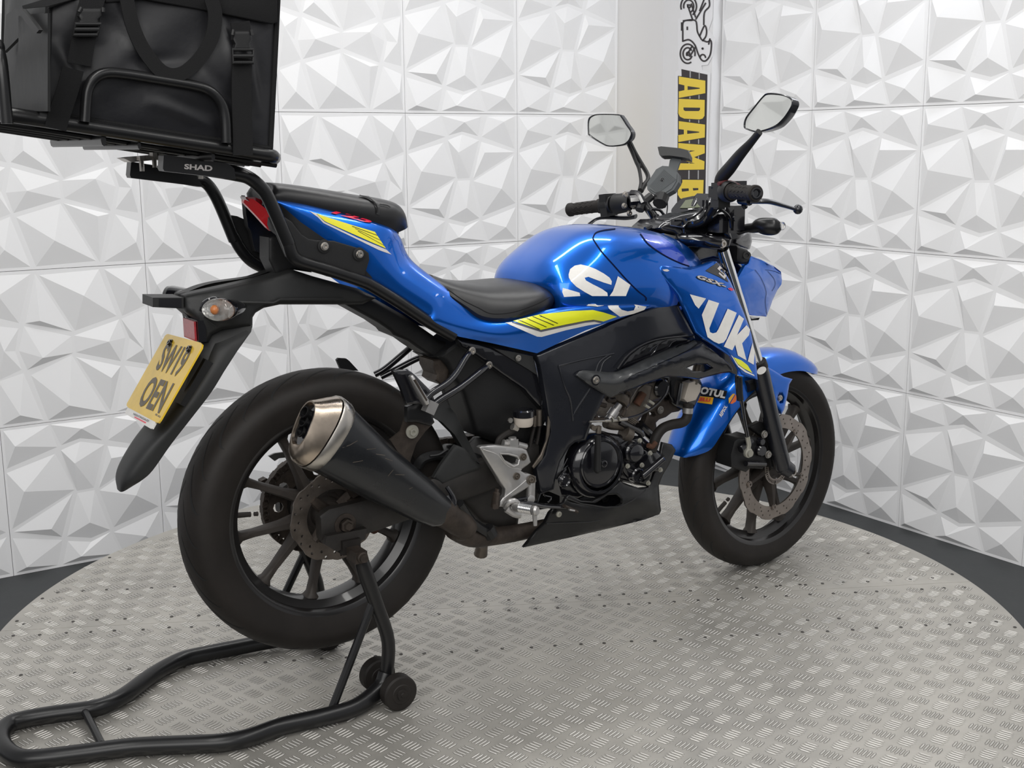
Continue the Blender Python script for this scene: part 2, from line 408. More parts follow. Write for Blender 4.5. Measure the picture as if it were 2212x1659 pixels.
def decal(name, c, polys, key, m, parent, off=0.0008, res=9, holes=(), curve=0, **k):
    """vinyl: polygons laid onto a panel, following its surface"""
    mb = MB()
    for poly in polys:
        O = gp(c, poly)
        if curve: O = [(p[0], p[1]) for p in catmull([(p[0], p[1], 0) for p in O], curve, True)]
        hs = [gp(c, h) for h in holes if inpoly(*G(c, *h[0][-2:]), O)]
        pts, tris = tri_fill(O, hs, res); mb.add(decal_pts(pts, key, off), tris)
    return mb.obj(name, m, parent, smooth=40, fix=False, **k)
def strip(name, c, lines, wpx, key, m, parent, off=0.0006, **k):
    """thin line (seam, pinstripe) laid onto a panel"""
    mb = MB()
    for L in lines:
        q = [(p[0], p[1]) for p in catmull([(*p, 0) for p in gp(c, L)], 6)]; vs = []
        for i, p in enumerate(q):
            a = np.array(q[max(0, i-1)]); b = np.array(q[min(len(q)-1, i+1)]); d = (b-a)/max(1e-6, np.linalg.norm(b-a)); nn = np.array((-d[1], d[0]))*wpx/2
            vs += [tuple(np.array(p)+nn), tuple(np.array(p)-nn)]
        mb.add(decal_pts(vs, key, off), [(2*i, 2*i+1, 2*i+3, 2*i+2) for i in range(len(q)-1)])
    return mb.obj(name, m, parent, smooth=40, fix=False, **k)
def text_polys(txt, bold=0.0, shear=0.0, space=1.0):
    """outline text as flat triangles: (verts2d, tris)"""
    cu = bpy.data.curves.new('t', 'FONT'); cu.body = txt; cu.size = 1; cu.offset = bold; cu.shear = shear; cu.space_character = space; cu.resolution_u = 3
    o = bpy.data.objects.new('t', cu); COL.objects.link(o); dg = bpy.context.evaluated_depsgraph_get(); dg.update()
    me = o.evaluated_get(dg).to_mesh(); V = [tuple(v.co) for v in me.vertices]; F = [tuple(p.vertices) for p in me.polygons]
    o.evaluated_get(dg).to_mesh_clear(); bpy.data.objects.remove(o); bpy.data.curves.remove(cu); return V, F
def text_quad(name, txt, quad, m, parent, key=None, plane=None, off=0.0008, bold=0.02, shear=0, space=1.0, **k):
    """text stretched into a quad; quad = photo pixels (key: raycast) or 3-D corners TL TR BR BL"""
    V, F = text_polys(txt, bold, shear, space); xs = [v[0] for v in V]; ys = [v[1] for v in V]; x0, x1, y0, y1 = min(xs), max(xs), min(ys), max(ys); out = []
    tl, tr, br, bl = [np.array(q, float) for q in quad]
    for v in V:
        s = (v[0]-x0)/(x1-x0); t = (y1-v[1])/(y1-y0); out.append((tl*(1-s)+tr*s)*(1-t)+(bl*(1-s)+br*s)*t)
    if key: P3 = decal_pts([tuple(p) for p in out], key, off)
    else: P3 = [Vector(p) for p in out]
    mb = MB(); mb.add(P3, F); return mb.obj(name, m, parent, smooth=0, fix=False, **k)

# ------------------------------------------------------------------ setting: floor, two walls clad in relief panels, corner trim
FLOOR_Z = -0.2277; TS = 0.5; Z1 = 1.2722
LW = Vector((-0.396655, 4.525112, 0)); LYAW = 0.578885
RW = Vector((0.87105, 4.975759, 0)); RYAW = LYAW-math.pi/2
LD = Vector((math.cos(LYAW), math.sin(LYAW), 0)); LN = Vector((math.sin(LYAW), -math.cos(LYAW), 0))
RD = Vector((math.cos(RYAW), math.sin(RYAW), 0)); RN = Vector((math.sin(RYAW), -math.cos(RYAW), 0))
mb = MB(); mb.add([(-6, -4, FLOOR_Z), (7, -4, FLOOR_Z), (7, 8, FLOOR_Z), (-6, 8, FLOOR_Z)], [(0, 1, 2, 3)])
mb.obj('floor', 'dark_floor', kind='structure', smooth=0)
# one panel's relief: cells (outline, apex) in panel fractions, u right, v down
def hom(src):
    dst = [(0, 0), (1, 0), (1, 1), (0, 1)]; A = []
    for (x, y), (a, b) in zip(src, dst): A += [[x, y, 1, 0, 0, 0, -a*x, -a*y, a], [0, 0, 0, x, y, 1, -b*x, -b*y, b]]
    A = np.array(A, float); h = np.r_[np.linalg.solve(A[:, :8], A[:, 8]), 1]
    return lambda x, y: ((h[0]*x+h[1]*y+h[2])/(h[6]*x+h[7]*y+1), (h[3]*x+h[4]*y+h[5])/(h[6]*x+h[7]*y+1))
h1 = hom([(393, 265), (1330, 345), (1240, 1510), (335, 1318)])
h2 = hom([(456, -845), (1419, -880), (1330, 345), (393, 265)])
CELLS = [(h1, [(408, 288), (655, 308), (680, 483), (393, 558)], (450, 405)), (h1, [(662, 308), (990, 342), (950, 507), (818, 455), (702, 476)], (830, 376)),
         (h1, [(1045, 347), (1305, 362), (1280, 662), (982, 516)], (1175, 402)), (h1, [(388, 588), (660, 530), (737, 832), (368, 988)], (455, 736)),
         (h1, [(695, 513), (815, 480), (958, 545), (850, 857), (748, 846)], (755, 625)), (h1, [(975, 560), (1278, 692), (878, 872)], (980, 655)),
         (h1, [(880, 890), (1265, 718), (1245, 1157), (930, 1207)], (1095, 995)), (h1, [(372, 1012), (722, 855), (620, 1152)], (565, 1062)),
         (h1, [(748, 863), (852, 877), (905, 1217), (785, 1232), (648, 1162)], (785, 1100)), (h2, [(413, -18), (690, 78), (638, 264), (410, 245)], (465, 210)),
         (h2, [(718, 95), (855, 145), (985, 100), (1030, 298), (668, 268)], (775, 231)), (h2, [(1003, 110), (1332, 15), (1312, 318), (1048, 297)], (1200, 190))]
cells = []
for h, poly, ap in CELLS:
    P = [tuple(min(0.985, max(0.015, t)) for t in h(*p)) for p in poly]; cells.append((P, h(*ap)))
def panel_mesh(apex_h):
    outer = [(0.0016, 0.0016), (0.9984, 0.0016), (0.9984, 0.9984), (0.0016, 0.9984)]
    V = list(outer); E = [(0, 1), (1, 2), (2, 3), (3, 0)]
    for P, a in cells:
        n = len(V); V += P; E += [(n+i, n+(i+1) % len(P)) for i in range(len(P))]
    r = delaunay_2d_cdt([Vector(p) for p in V], E, [], 0, 1e-6); vs = [Vector((p[0], -p[1], 0.012)) for p in r[0]]; fs = []
    for f in r[2]:
        cx = sum(r[0][i][0] for i in f)/3; cy = sum(r[0][i][1] for i in f)/3
        if not any(inpoly(cx, cy, P) for P, a in cells): fs.append(tuple(f))
    mb = MB(); mb.add([(v.x*TS, v.y*TS, v.z) for v in vs], fs)
    for P, a in cells:
        ar = abs(sum(P[i][0]*P[(i+1) % len(P)][1]-P[(i+1) % len(P)][0]*P[i][1] for i in range(len(P))))/2
        hh = apex_h*min(1.25, math.sqrt(ar)/0.26)
        # small bevel step at the cell edge, then facets up to the apex
        cen = np.mean(P, axis=0); V3 = [(p[0]*TS, -p[1]*TS, 0.012) for p in P]; k = len(V3)
        mb.add(V3+[(a[0]*TS, -a[1]*TS, 0.012+hh)], [(i, (i+1) % k, k) for i in range(k)])
    o4 = [(p[0]*TS, -p[1]*TS, 0.012) for p in outer]; b4 = [(p[0], p[1], 0.0) for p in o4]
    mb.add(o4+b4, [(i, (i+1) % 4, 4+(i+1) % 4, 4+i) for i in range(4)])
    me = mb.mesh('wall_panel'); me.materials.append(MATS['white_panel']); return me
PANEL = panel_mesh(0.0185)
def wall(name, org, d, nrm, cols, rows, rot, s0, s1, ztop):
    mb = MB(); a = org+d*s0-nrm*0.004; b = org+d*s1-nrm*0.004
    mb.add([(a.x, a.y, FLOOR_Z), (b.x, b.y, FLOOR_Z), (b.x, b.y, ztop), (a.x, a.y, ztop)], [(0, 1, 2, 3)])
    W = mb.obj(name, 'plain_wall', kind='structure', smooth=0)
    for i in cols:
        for j in rows:
            o = bpy.data.objects.new('wall_panel', PANEL); COL.objects.link(o); q = rot.get((i, j), 0)
            R = Matrix.Translation((TS/2, -TS/2, 0)) @ Matrix.Rotation(q*math.pi/2, 4, 'Z') @ Matrix.Translation((-TS/2, TS/2, 0))
            p = org+d*(i*TS); Mw = Matrix((d, Vector((0, 0, 1)), nrm)).transposed().to_4x4(); Mw.translation = Vector((p.x, p.y, Z1-j*TS))
            o.parent = W; o.matrix_world = Mw @ R
    return W
wall_left = wall('wall_left', LW, LD, LN, range(-7, 2), range(-4, 3), {(-1, -1): 3, (-1, 0): 1, (-2, 0): 3, (-3, 0): 3, (-2, 1): 1, (-3, 1): 1, (-1, 1): 1, (-2, -1): 1, (-3, -1): 2, (-4, 0): 1, (-4, 1): 3}, -3.6, 1.45, 2.9)
wall_right = wall('wall_right', RW, RD, RN, range(0, 6), range(-4, 3), {}, -0.55, 3.1, 2.9)
# corner trim board (proud of the right wall) and the sign on it
def wl(s, z, out=0.0): p = RW+RD*s+RN*out; return Vector((p.x, p.y, z))
mb = MB(); S0, S1 = -0.42, -0.012
mb.add([wl(S0, FLOOR_Z), wl(S1, FLOOR_Z), wl(S1, 2.9), wl(S0, 2.9), wl(S0, FLOOR_Z, .05), wl(S1, FLOOR_Z, .05), wl(S1, 2.9, .05), wl(S0, 2.9, .05)],
       [(0, 1, 2, 3), (4, 5, 6, 7), (0, 4, 7, 3), (1, 5, 6, 2), (3, 2, 6, 7), (0, 1, 5, 4)])
mb.obj('trim_1', 'white_board', kind='structure', smooth=0)
def WS(u, v, out=0.052): return hit(u, v, RW+RN*out, RN, Matrix.Identity(4))
def sign_poly(name, c, polys, m, out, parent, holes=(), thick=0.0012, curve=0, **k):
    mb = MB()
    for poly in polys:
        O = gp(c, poly)
        if curve: O = [(p[0], p[1]) for p in catmull([(*p, 0) for p in O], curve, True)]
        hs = [gp(c, h) for h in holes if inpoly(*G(c, *h[0]), O)]
        pts, tris = tri_fill(O, hs, 400); mb.add([WS(*p, out) for p in pts], tris)
    return mb.obj(name, m, parent, smooth=0, fix=False, **k)
sg = empty('wall_sign', WS(1490, 300, .05)); tag(sg, 'white cut-out wall sign with a line-drawn scooter above yellow letters running down the corner board', 'sign')
def SP(name, c, polys, m, out, **k):
    o = sign_poly(name, c, polys, m, out, None, **k); o.data.transform(Matrix.Translation(-sg.location)); o.parent = sg; return o
o = SP('backing_board', 'L', [[(545, -60), (800, -60), (795, 130), (765, 215), (815, 275), (795, 400), (760, 465), (715, 470), (720, 500), (780, 525), (765, 900), (752, 1500), (742, 1800), (505, 1800), (528, 515), (552, 500), (548, 465), (545, 300), (545, 140), (565, 125)]], 'sign_white', .0525)
mbb = MB(); BP = gp('L', [(545, -60), (800, -60), (795, 130), (765, 215), (815, 275), (795, 400), (760, 465), (715, 470), (720, 500), (780, 525), (765, 900), (752, 1500), (742, 1800), (505, 1800), (528, 515), (552, 500), (548, 465), (545, 300), (545, 140), (565, 125)])
f3 = [WS(*p, .0525)-sg.location for p in BP]; b3 = [WS(*p, .050)-sg.location for p in BP]; nn_ = len(BP)
mbb.add(f3+b3, [(i, (i+1) % nn_, nn_+(i+1) % nn_, nn_+i) for i in range(nn_)]); mbb.obj('board_edge', 'sign_grey', sg, smooth=0)
SP('lettering_ground', 'L', [[(570, 495), (757, 535), (750, 900), (740, 1500), (730, 1800), (533, 1800), (545, 1100), (545, 545), (572, 545)]], 'sign_black', .0532)
SP('ground_line', 'L', [[(630, 505), (638, 507), (622, 1800), (613, 1800)], [(695, 518), (702, 520), (690, 1800), (682, 1800)]], 'sign_grey', .0535)
# letters read when the head is tilted left: tops face left... traced as they stand
LETTERS = [([(552, 548), (742, 578), (742, 668), (552, 702), (552, 655), (592, 646), (592, 612), (552, 602)], [[(615, 617), (702, 630), (702, 636), (615, 645)]]),
           ([(552, 708), (738, 716), (736, 830), (722, 850), (700, 856), (590, 850), (560, 836), (548, 812)], [[(585, 770), (704, 772), (704, 786), (695, 796), (598, 796), (586, 788)]]),
           ([(552, 868), (740, 893), (738, 985), (548, 1018), (548, 968), (588, 962), (588, 930), (552, 925)], [[(612, 934), (698, 944), (698, 950), (612, 960)]]),
           ([(548, 1025), (738, 1040), (738, 1098), (662, 1127), (736, 1156), (734, 1215), (548, 1218), (548, 1170), (668, 1172), (560, 1142), (560, 1108), (668, 1080), (548, 1074)], []),
           ([(545, 1288), (730, 1290), (726, 1400), (712, 1425), (690, 1430), (655, 1420), (640, 1412), (620, 1428), (585, 1432), (560, 1420), (545, 1395)], [[(572, 1352), (622, 1350), (624, 1368), (574, 1374)], [(652, 1348), (692, 1348), (692, 1362), (655, 1366)]])]
for P, hs in LETTERS:
    ce = np.mean(P, axis=0); SP('letter_outline', 'L', [[tuple(ce+(np.array(p)-ce)*1.0+np.sign(np.array(p)-ce)*5) for p in P]], 'sign_black', .0537)
    SP('letter', 'L', [P], 'sign_yellow', .0542, holes=hs)
def sign_line(lines, w=3.0, c='L'):
    mb = MB()
    for Ln in lines:
        cl = Ln[0] == Ln[-1]; q = [(p[0], p[1]) for p in catmull([(*p, 0) for p in gp(c, Ln)], 5)]; vs = []
        for i, p in enumerate(q):
            a = np.array(q[max(0, i-1)]); b = np.array(q[min(len(q)-1, i+1)]); d = (b-a)/max(1e-6, np.linalg.norm(b-a)); nv = np.array((-d[1], d[0]))*w/2
            vs += [WS(*(np.array(p)+nv), .0540)-sg.location, WS(*(np.array(p)-nv), .0540)-sg.location]
        mb.add(vs, [(2*i, 2*i+1, 2*i+3, 2*i+2) for i in range(len(q)-1)])
    return mb.obj('scooter_drawing', 'sign_black', sg, smooth=0, fix=False)
def circ(cx, cy, r, a0=0, a1=360, sy=1.0, n=14): return [(cx+r*math.cos(math.radians(a0+(a1-a0)*i/n)), cy+r*sy*math.sin(math.radians(a0+(a1-a0)*i/n))) for i in range(n+1)]
sign_line([circ(622, 45, 56, -200, 60, 1.25), circ(622, 45, 36, -200, 70, 1.25), circ(625, 45, 10), [(612, 30), (650, 140)], [(640, 25), (672, 125)], [(650, 145), (585, 155), (580, 240), (580, 300)], [(580, 150), (640, 142), (672, 150), (680, 180), (686, 230), (715, 285)],
           [(672, 140), (745, 20)], [(700, 80), (735, -10)], [(730, 180), (735, 90), (770, 45), (768, -10)], [(700, 260), (735, 185), (750, 215), (745, 260), (720, 295)], [(580, 295), (625, 285), (665, 320), (690, 385), (715, 430), (745, 435), (775, 395), (785, 330), (780, 290), (755, 300), (715, 285)],
           circ(615, 385, 53, 60, 375, 1.3), circ(615, 385, 33, 20, 330, 1.3), circ(618, 385, 11), [(605, 400), (650, 325)], [(628, 408), (672, 335)], circ(723, 415, 20, 180, 360, 1.2), circ(722, 348, 3), [(612, 190), (612, 215)], [(572, 160), (572, 220)], [(765, 320), (775, 275)]], 3.4)

# ------------------------------------------------------------------ turntable with five-bar tread plate
TT_C = Vector((-0.01, 2.797, 0)); TT_R = 1.243
tt = empty('turntable', (TT_C.x, TT_C.y, FLOOR_Z)); tag(tt, 'round motorcycle turntable topped with worn aluminium five-bar tread plate', 'turntable')
mb = MB(); lathe(mb, (0, 0, 0), (0, 0, 1), [(0, 0), (TT_R-0.05, 0), (TT_R-0.05, -FLOOR_Z-0.03), (TT_R-0.004, -FLOOR_Z-0.03), (TT_R-0.004, -FLOOR_Z-0.004), (0, -FLOOR_Z-0.004)], 96); mb.obj('platform', 'gloss_black', tt)
mb = MB(); T0 = -FLOOR_Z
CH = 0.0470           # pitch of the tread cells
TYAW = math.radians(6.5); BYAW = math.radians(51)
# sheets: the plate is laid in strips; joints run along the strips
def tload():
    tu = Vector((math.cos(TYAW), math.sin(TYAW), 0)); tv = Vector((-math.sin(TYAW), math.cos(TYAW), 0)); return tu, tv
TU, TV = tload()
JO = [0.048]
edges = [-TT_R-.1]+JO+[TT_R+.1]
for a, b in zip(edges[:-1], edges[1:]):
    a2, b2 = max(a, -TT_R)+0.0006, min(b, TT_R)-0.0006; n = 60; up = []; dn = []
    for i in range(n+1):
        t = a2+(b2-a2)*i/n; r = math.sqrt(max(0, TT_R*TT_R-t*t)); up.append(TU*r+TV*t); dn.append(TU*-r+TV*t)
    ring = up+dn[::-1]; mbp = MB(); N = len(ring)
    mbp.add([(p.x, p.y, T0) for p in ring]+[(p.x, p.y, T0-0.004) for p in ring], [(i, i+1, 2*(n+1)-2-i, 2*(n+1)-1-i) for i in range(n)]+[(i, N+i, N+(i+1) % N, (i+1) % N) for i in range(N)])
    mbp.obj('tread_sheet', 'alu_plate', tt, smooth=30)
HB = 0.0016; L0, W0 = 0.0330/2, 0.0036/2
BU = Vector((math.cos(BYAW), math.sin(BYAW), 0)); BV = Vector((-math.sin(BYAW), math.cos(BYAW), 0)); bv = []; bf = []; bm_ = []
K = int(TT_R/CH)+4
for side in (0, 1):
    off = Vector((0, 0, 0)) if side == 0 else BU*0.017+BV*0.009
    for i in range(-K, K+1):
        for j in range(-K, K+1):
            c0 = BU*(i*CH)+BV*(j*CH)+off; q = c0.dot(TV)-JO[0]
            if c0.length > TT_R-0.018 or c0.y+TT_C.y < 1.72 or (q > 0) != (side == 0): continue
            if abs(q) < .011: continue
            dl, dw = (BU, BV) if (i+j) % 2 == 0 else (BV, BU)
            for k in range(5):
                c = c0+dw*((k-2)*0.0085); e = 1-0.09*abs(k-2)+random.uniform(-.03, .03); hb = HB*random.uniform(.75, 1.1); g_ = 0.0011
                R6 = ((-1, 0), (-.55, -1), (.55, -1), (1, 0), (.55, 1), (-.55, 1)); n0 = len(bv)
                bv += [(*(c+dl*(L0*e*t)+dw*(W0*s_)).xy, T0+.0003) for t, s_ in R6]
                bv += [(*(c+dl*(L0*e*t+g_*t)+dw*(W0*s_+g_*s_)).xy, T0+.0002) for t, s_ in R6]
                bv += [(*(c-dl*L0*.62*e).xy, T0+hb), (*(c+dl*L0*.62*e).xy, T0+hb)]
                bf += [(n0+a, n0+b, n0+d) if len(t) == 3 else (n0+a, n0+b, n0+d, n0+t[3]) for t in ((0, 1, 12), (1, 2, 13, 12), (2, 3, 13), (3, 4, 13), (4, 5, 12, 13), (5, 0, 12)) for a, b, d in (t[:3],)]; bm_ += [0]*6
                bf += [(n0+6+a, n0+6+(a+1) % 6, n0+(a+1) % 6, n0+a) for a in range(6)]; bm_ += [1]*6
bme = bpy.data.meshes.new('tread_bars'); bme.from_pydata(bv, [], bf); bme.materials.append(MATS['alu_bar']); bme.materials.append(MATS['tread_outline'])
bme.polygons.foreach_set('material_index', bm_); bme.update(); link('tread_bars', bme, None, tt, kind='stuff', smooth=0)
sm = MB(); lathe(sm, (0, 0, 0), (0, 0, 1), [(0.0044, 0), (0.0044, 0.0010), (0.0034, 0.0016), (0.0019, 0.0016), (0.0015, 0.0008), (0, 0.0008)], 10)
sme = sm.mesh('screw'); sme.materials.append(MATS['screw_dark']); sme.shade_smooth(); sme.set_sharp_from_angle(angle=0.6)
sc_pts = []
for q in (.295, .085, .013, -.217):
    r = math.sqrt(TT_R**2-q*q); t = -r+0.04
    while t < r-0.03:
        if random.random() > .12: sc_pts.append((t+random.uniform(-.005, .005), q+random.uniform(-.003, .003)))
        t += 0.0603
for q in (.295, .085, .013, -.217):
    for t in (.72, .80): sc_pts.append((t, q+.07))
for a in (2, 40, 75, 130, 150, 165, 172, 188, 205, 330, 345): sc_pts.append(((TT_R-.018)*math.cos(math.radians(a+3)), (TT_R-.018)*math.sin(math.radians(a+3))))
for cx, cy in sc_pts:
    p = TU*cx+TV*cy
    if p.y+TT_C.y < 1.75: continue
    o = bpy.data.objects.new('screw', sme); COL.objects.link(o); o.parent = tt; o.location = (p.x, p.y, T0); o.rotation_euler = (0, 0, random.uniform(0, 3))
# ------------------------------------------------------------------ motorcycle
bike = empty('motorcycle', BIKE_O, PHI); tag(bike, 'blue and black 125 naked motorcycle propped on a black rear paddock stand', 'motorcycle')
YA = (0, 1, 0)
def bolt(mb, p, r=0.006, axis=(0, -1, 0), h=0.004, hexa=False):
    n = 6 if hexa else 14
    lathe(mb, p, axis, [(r*1.25, 0), (r*1.25, h*.35), (r, h*.4), (r*.95, h), (r*.45, h), (r*.4, h*.5), (0, h*.5)], n)
def disc_mesh(ro, ri, th, nw, wave, holes, y=0, n=120, ph=0.0):
    """wavy drilled brake disc in the X-Z plane"""
    out = [((ro+wave*(0.5+0.5*math.tanh(3*math.sin(nw*2*math.pi*i/n+ph))))*math.cos(2*math.pi*i/n), (ro+wave*(0.5+0.5*math.tanh(3*math.sin(nw*2*math.pi*i/n+ph))))*math.sin(2*math.pi*i/n)) for i in range(n)]
    inn = [(ri*math.cos(2*math.pi*i/60), ri*math.sin(2*math.pi*i/60)) for i in range(60)]
    hs = [[(x+r*math.cos(2*math.pi*k/8), z+r*math.sin(2*math.pi*k/8)) for k in range(8)] for x, z, r in holes]
    loops = [out, inn]+hs; V = []; E = []
    for L in loops: n0 = len(V); V += L; E += [(n0+i, n0+(i+1) % len(L)) for i in range(len(L))]
    r = delaunay_2d_cdt([Vector(p) for p in V], E, [], 0, 1e-7); P = [tuple(p) for p in r[0]]; T = []
    for f in r[2]:
        cx = sum(P[i][0] for i in f)/3; cz = sum(P[i][1] for i in f)/3; rr = math.hypot(cx, cz)
        if not inpoly(cx, cz, out) or rr < ri*0.999: continue
        if any((cx-x)**2+(cz-z)**2 < (q*0.95)**2 for x, z, q in holes): continue
        T.append(tuple(f))
    mb = MB(); N = len(P); F = list(T)+[tuple(N+i for i in reversed(t)) for t in T]; ec = {}
    for t in T:
        for i in range(3): e = tuple(sorted((t[i], t[(i+1) % 3]))); ec[e] = ec.get(e, 0)+1
    for t in T:
        for i in range(3):
            if ec[tuple(sorted((t[i], t[(i+1) % 3])))] == 1: F.append((t[(i+1) % 3], t[i], N+t[i], N+t[(i+1) % 3]))
    mb.add([(p[0], y-th/2, p[1]) for p in P]+[(p[0], y+th/2, p[1]) for p in P], F); return mb
def wheel(name, cen, yaw, R, hw, rim_r, rim_hw, phase, pair, stem, front):
    w_ = empty(name); w_.parent = bike; w_.location = cen; w_.rotation_euler = (0, 0, yaw)
    # tyre: rounded crown, sidewall, bead
    mb = MB(); prof = []
    hgt = R-rim_r
    for i in range(25):
        a = -1+2*i/24; s = a*math.pi*0.5*1.12
        prof.append((rim_r+hgt*(0.16+0.84*max(0, math.cos(s*0.86))**0.62) if abs(a) < 1 else rim_r, hw*math.sin(max(-1.57, min(1.57, s)))*1.0))
    prof = [(rim_r-.004, -rim_hw*.95), (rim_r+.004, -rim_hw*1.04)]+prof[1:-1]+[(rim_r+.004, rim_hw*1.04), (rim_r-.004, rim_hw*.95)]
    prof = [(max(r, rim_r-.004), h) for r, h in prof]
    lathe(mb, (0, 0, 0), YA, prof, 96); mb.obj('tyre', 'rubber', w_)
    # tread grooves: curved sipes lying in the crown, tapering out on the shoulders
    g_ = MB(); half = prof[2:-2]
    def tp(ang, lat):  # lat -1..1 along profile
        k = (lat+1)/2*(len(half)-1); i = int(min(len(half)-2, max(0, math.floor(k)))); t = k-i; r = half[i][0]*(1-t)+half[i+1][0]*t; h = half[i][1]*(1-t)+half[i+1][1]*t
        r += .0004; h *= 1.004; return Vector((r*math.cos(ang), h, r*math.sin(ang)))
    NS = 26
    for k in range(NS):
        for sd in (-1, 1):
            a0 = 2*math.pi*(k+(0.5 if sd > 0 else 0))/NS; vs = []; n = 9
            for i in range(n+1):
                t = i/n; lat = sd*(0.06+0.62*t); ang = a0+0.30*math.sin(t*1.7)*(-1 if front else 1); wd = 0.0030*math.sin(math.pi*min(1, 0.12+t*.9))/R*1.6+0.0006
                vs += [tp(ang-wd*(1.2 if k % 2 else .7), lat), tp(ang+wd*(1.2 if k % 2 else .7), lat)]
            g_.add(vs, [(2*i, 2*i+1, 2*i+3, 2*i+2) for i in range(n)])
    g_.obj('tread_groove', 'rubber_groove', w_, fix=False, kind='stuff')
    # rim: flange lips, drop centre
    mb = MB(); h_ = rim_hw
    P = [(rim_r-.003, -h_), (rim_r+.006, -h_-.001), (rim_r+.007, -h_+.004), (rim_r-.004, -h_+.006), (rim_r-.008, -h_+.018), (rim_r-.021, -h_+.026), (rim_r-.024, 0), (rim_r-.021, h_-.026), (rim_r-.008, h_-.018), (rim_r-.004, h_-.006), (rim_r+.007, h_-.004), (rim_r+.006, h_+.001), (rim_r-.003, h_),
         (rim_r-.009, h_-.004), (rim_r-.012, h_-.018), (rim_r-.027, h_-.030), (rim_r-.031, 0), (rim_r-.027, -h_+.030), (rim_r-.012, -h_+.018), (rim_r-.009, -h_+.004)]
    lathe(mb, (0, 0, 0), YA, P, 96, closed=True); rim = mb.obj('rim', 'wheel_black', w_)
    # spokes in five V pairs
    re = rim_r-.028
    for q in range(5):
        ca = math.radians(pair+72*q)
        for sd in (-1, 1):
            mb = MB(); ea = ca+sd*math.radians(18); a1 = ca+sd*math.radians(7)
            p0 = Vector((math.cos(a1)*.045, 0, math.sin(a1)*.045)); p1 = Vector((math.cos(ea)*re, 0, math.sin(ea)*re)); rings = []
            d = (p1-p0).normalized(); nv = Vector((-d.z, 0, d.x))
            for t, wd, dp in ((0, .016, .026), (.35, .0092, .018), (.75, .0074, .014), (.93, .0090, .015), (1.0, .017, .018)):
                c = p0.lerp(p1, t); sec = [(-1, -.6), (-.6, -1), (.6, -1), (1, -.6), (1, .6), (.6, 1), (-.6, 1), (-1, .6)]
                rings.append([c+nv*(wd*s)+Vector((0, dp*e, 0)) for s, e in sec])
            loft(mb, rings); mb.obj('spoke', 'wheel_dusty', w_, smooth=50)
    mb = MB(); lathe(mb, (0, 0, 0), YA, [(0, -.055), (.028, -.055), (.034, -.045), (.036, -.025), (.062, -.020), (.062, .020), (.036, .025), (.034, .05), (0, .05)], 32); mb.obj('hub', 'wheel_dusty', w_)
    mb = MB(); a = math.radians(stem); p0 = Vector((math.cos(a)*re, 0, math.sin(a)*re)); tube(mb, [p0, p0*(1-.035/re)], [.006, .0055], 10); lathe(mb, p0*(1-.042/re), tuple(-p0.normalized()), [(0, 0), (.0048, .001), (.0048, .009), (0, .010)], 10); mb.obj('valve_stem', 'wheel_dusty', w_)
    return w_
RZ = .384
wr = wheel('rear_wheel', (0, 0, RZ), 0, .307, .065, .222, .0525, 8, 62, 174, False)
wf = wheel('front_wheel', (1.30, 0, .288), DEL, .288, .045, .222, .036, 9, 27, 213.7, True)
# rear disc
hs = []
for k in range(16):
    a = 2*math.pi*k/16; hs += [(.078*math.cos(a), .078*math.sin(a), .0032), (.088*math.cos(a+.16), .088*math.sin(a+.16), .0032)]
disc_mesh(.0935, .060, .0045, 8, .004, hs, -.062).obj('brake_disc', 'dirty_disc', wr, smooth=30)
mb = MB()
for k in range(4):
    a = math.radians(45+90*k); p0 = Vector((.028*math.cos(a), -.058, .028*math.sin(a))); p1 = Vector((.064*math.cos(a), -.060, .064*math.sin(a))); tube(mb, [p0, p1], [.014, .010], 8)
mb.obj('disc_carrier', 'dirty_metal', wr)
# sprocket and chain on the far side
hs = [(.072*math.cos(math.radians(36*k)), .072*math.sin(math.radians(36*k)), .012) for k in range(10)]
disc_mesh(.094, .052, .006, 42, .006, hs, .066, n=252).obj('sprocket', 'dirty_metal', wr, smooth=30)
wr['label'] = 'rear wheel with wide black tyre and five paired spokes'
wf['label'] = 'front wheel with narrow black tyre and wavy brake disc'
mb = MB(); NCH = 92
ch = []
fx, fz = .43, .052      # gearbox sprocket relative to the rear hub
for i in range(26): a = math.radians(90+180*i/25); ch.append(Vector((.104*math.cos(a), .066, .104*math.sin(a))))
for i in range(1, 33): t = i/32; ch.append(Vector((fx*t, .066, -.104*(1-t)+(fz-.034)*t-.012*math.sin(math.pi*t))))
for i in range(1, 9): a = math.radians(-90+180*i/8); ch.append(Vector((fx+.034*math.cos(a), .066, fz+.034*math.sin(a))))
for i in range(1, 32): t = 1-i/32; ch.append(Vector((fx*t, .066, .104*(1-t)+(fz+.034)*t)))
for i, p in enumerate(ch):
    q = ch[(i+1) % len(ch)]; d = (q-p); c = (p+q)/2; L = d.length; d.normalize(); M = Matrix((d, Vector((0, 1, 0)), d.cross(Vector((0, 1, 0))))).transposed()
    box(mb, c, (L*1.15, .014 if i % 2 else .020, .0125), M)
    lathe(mb, p, YA, [(0, -.010), (.0052, -.010), (.0052, .010), (0, .010)], 8)
mb2 = mb.obj('chain', 'dirty_metal', wr)
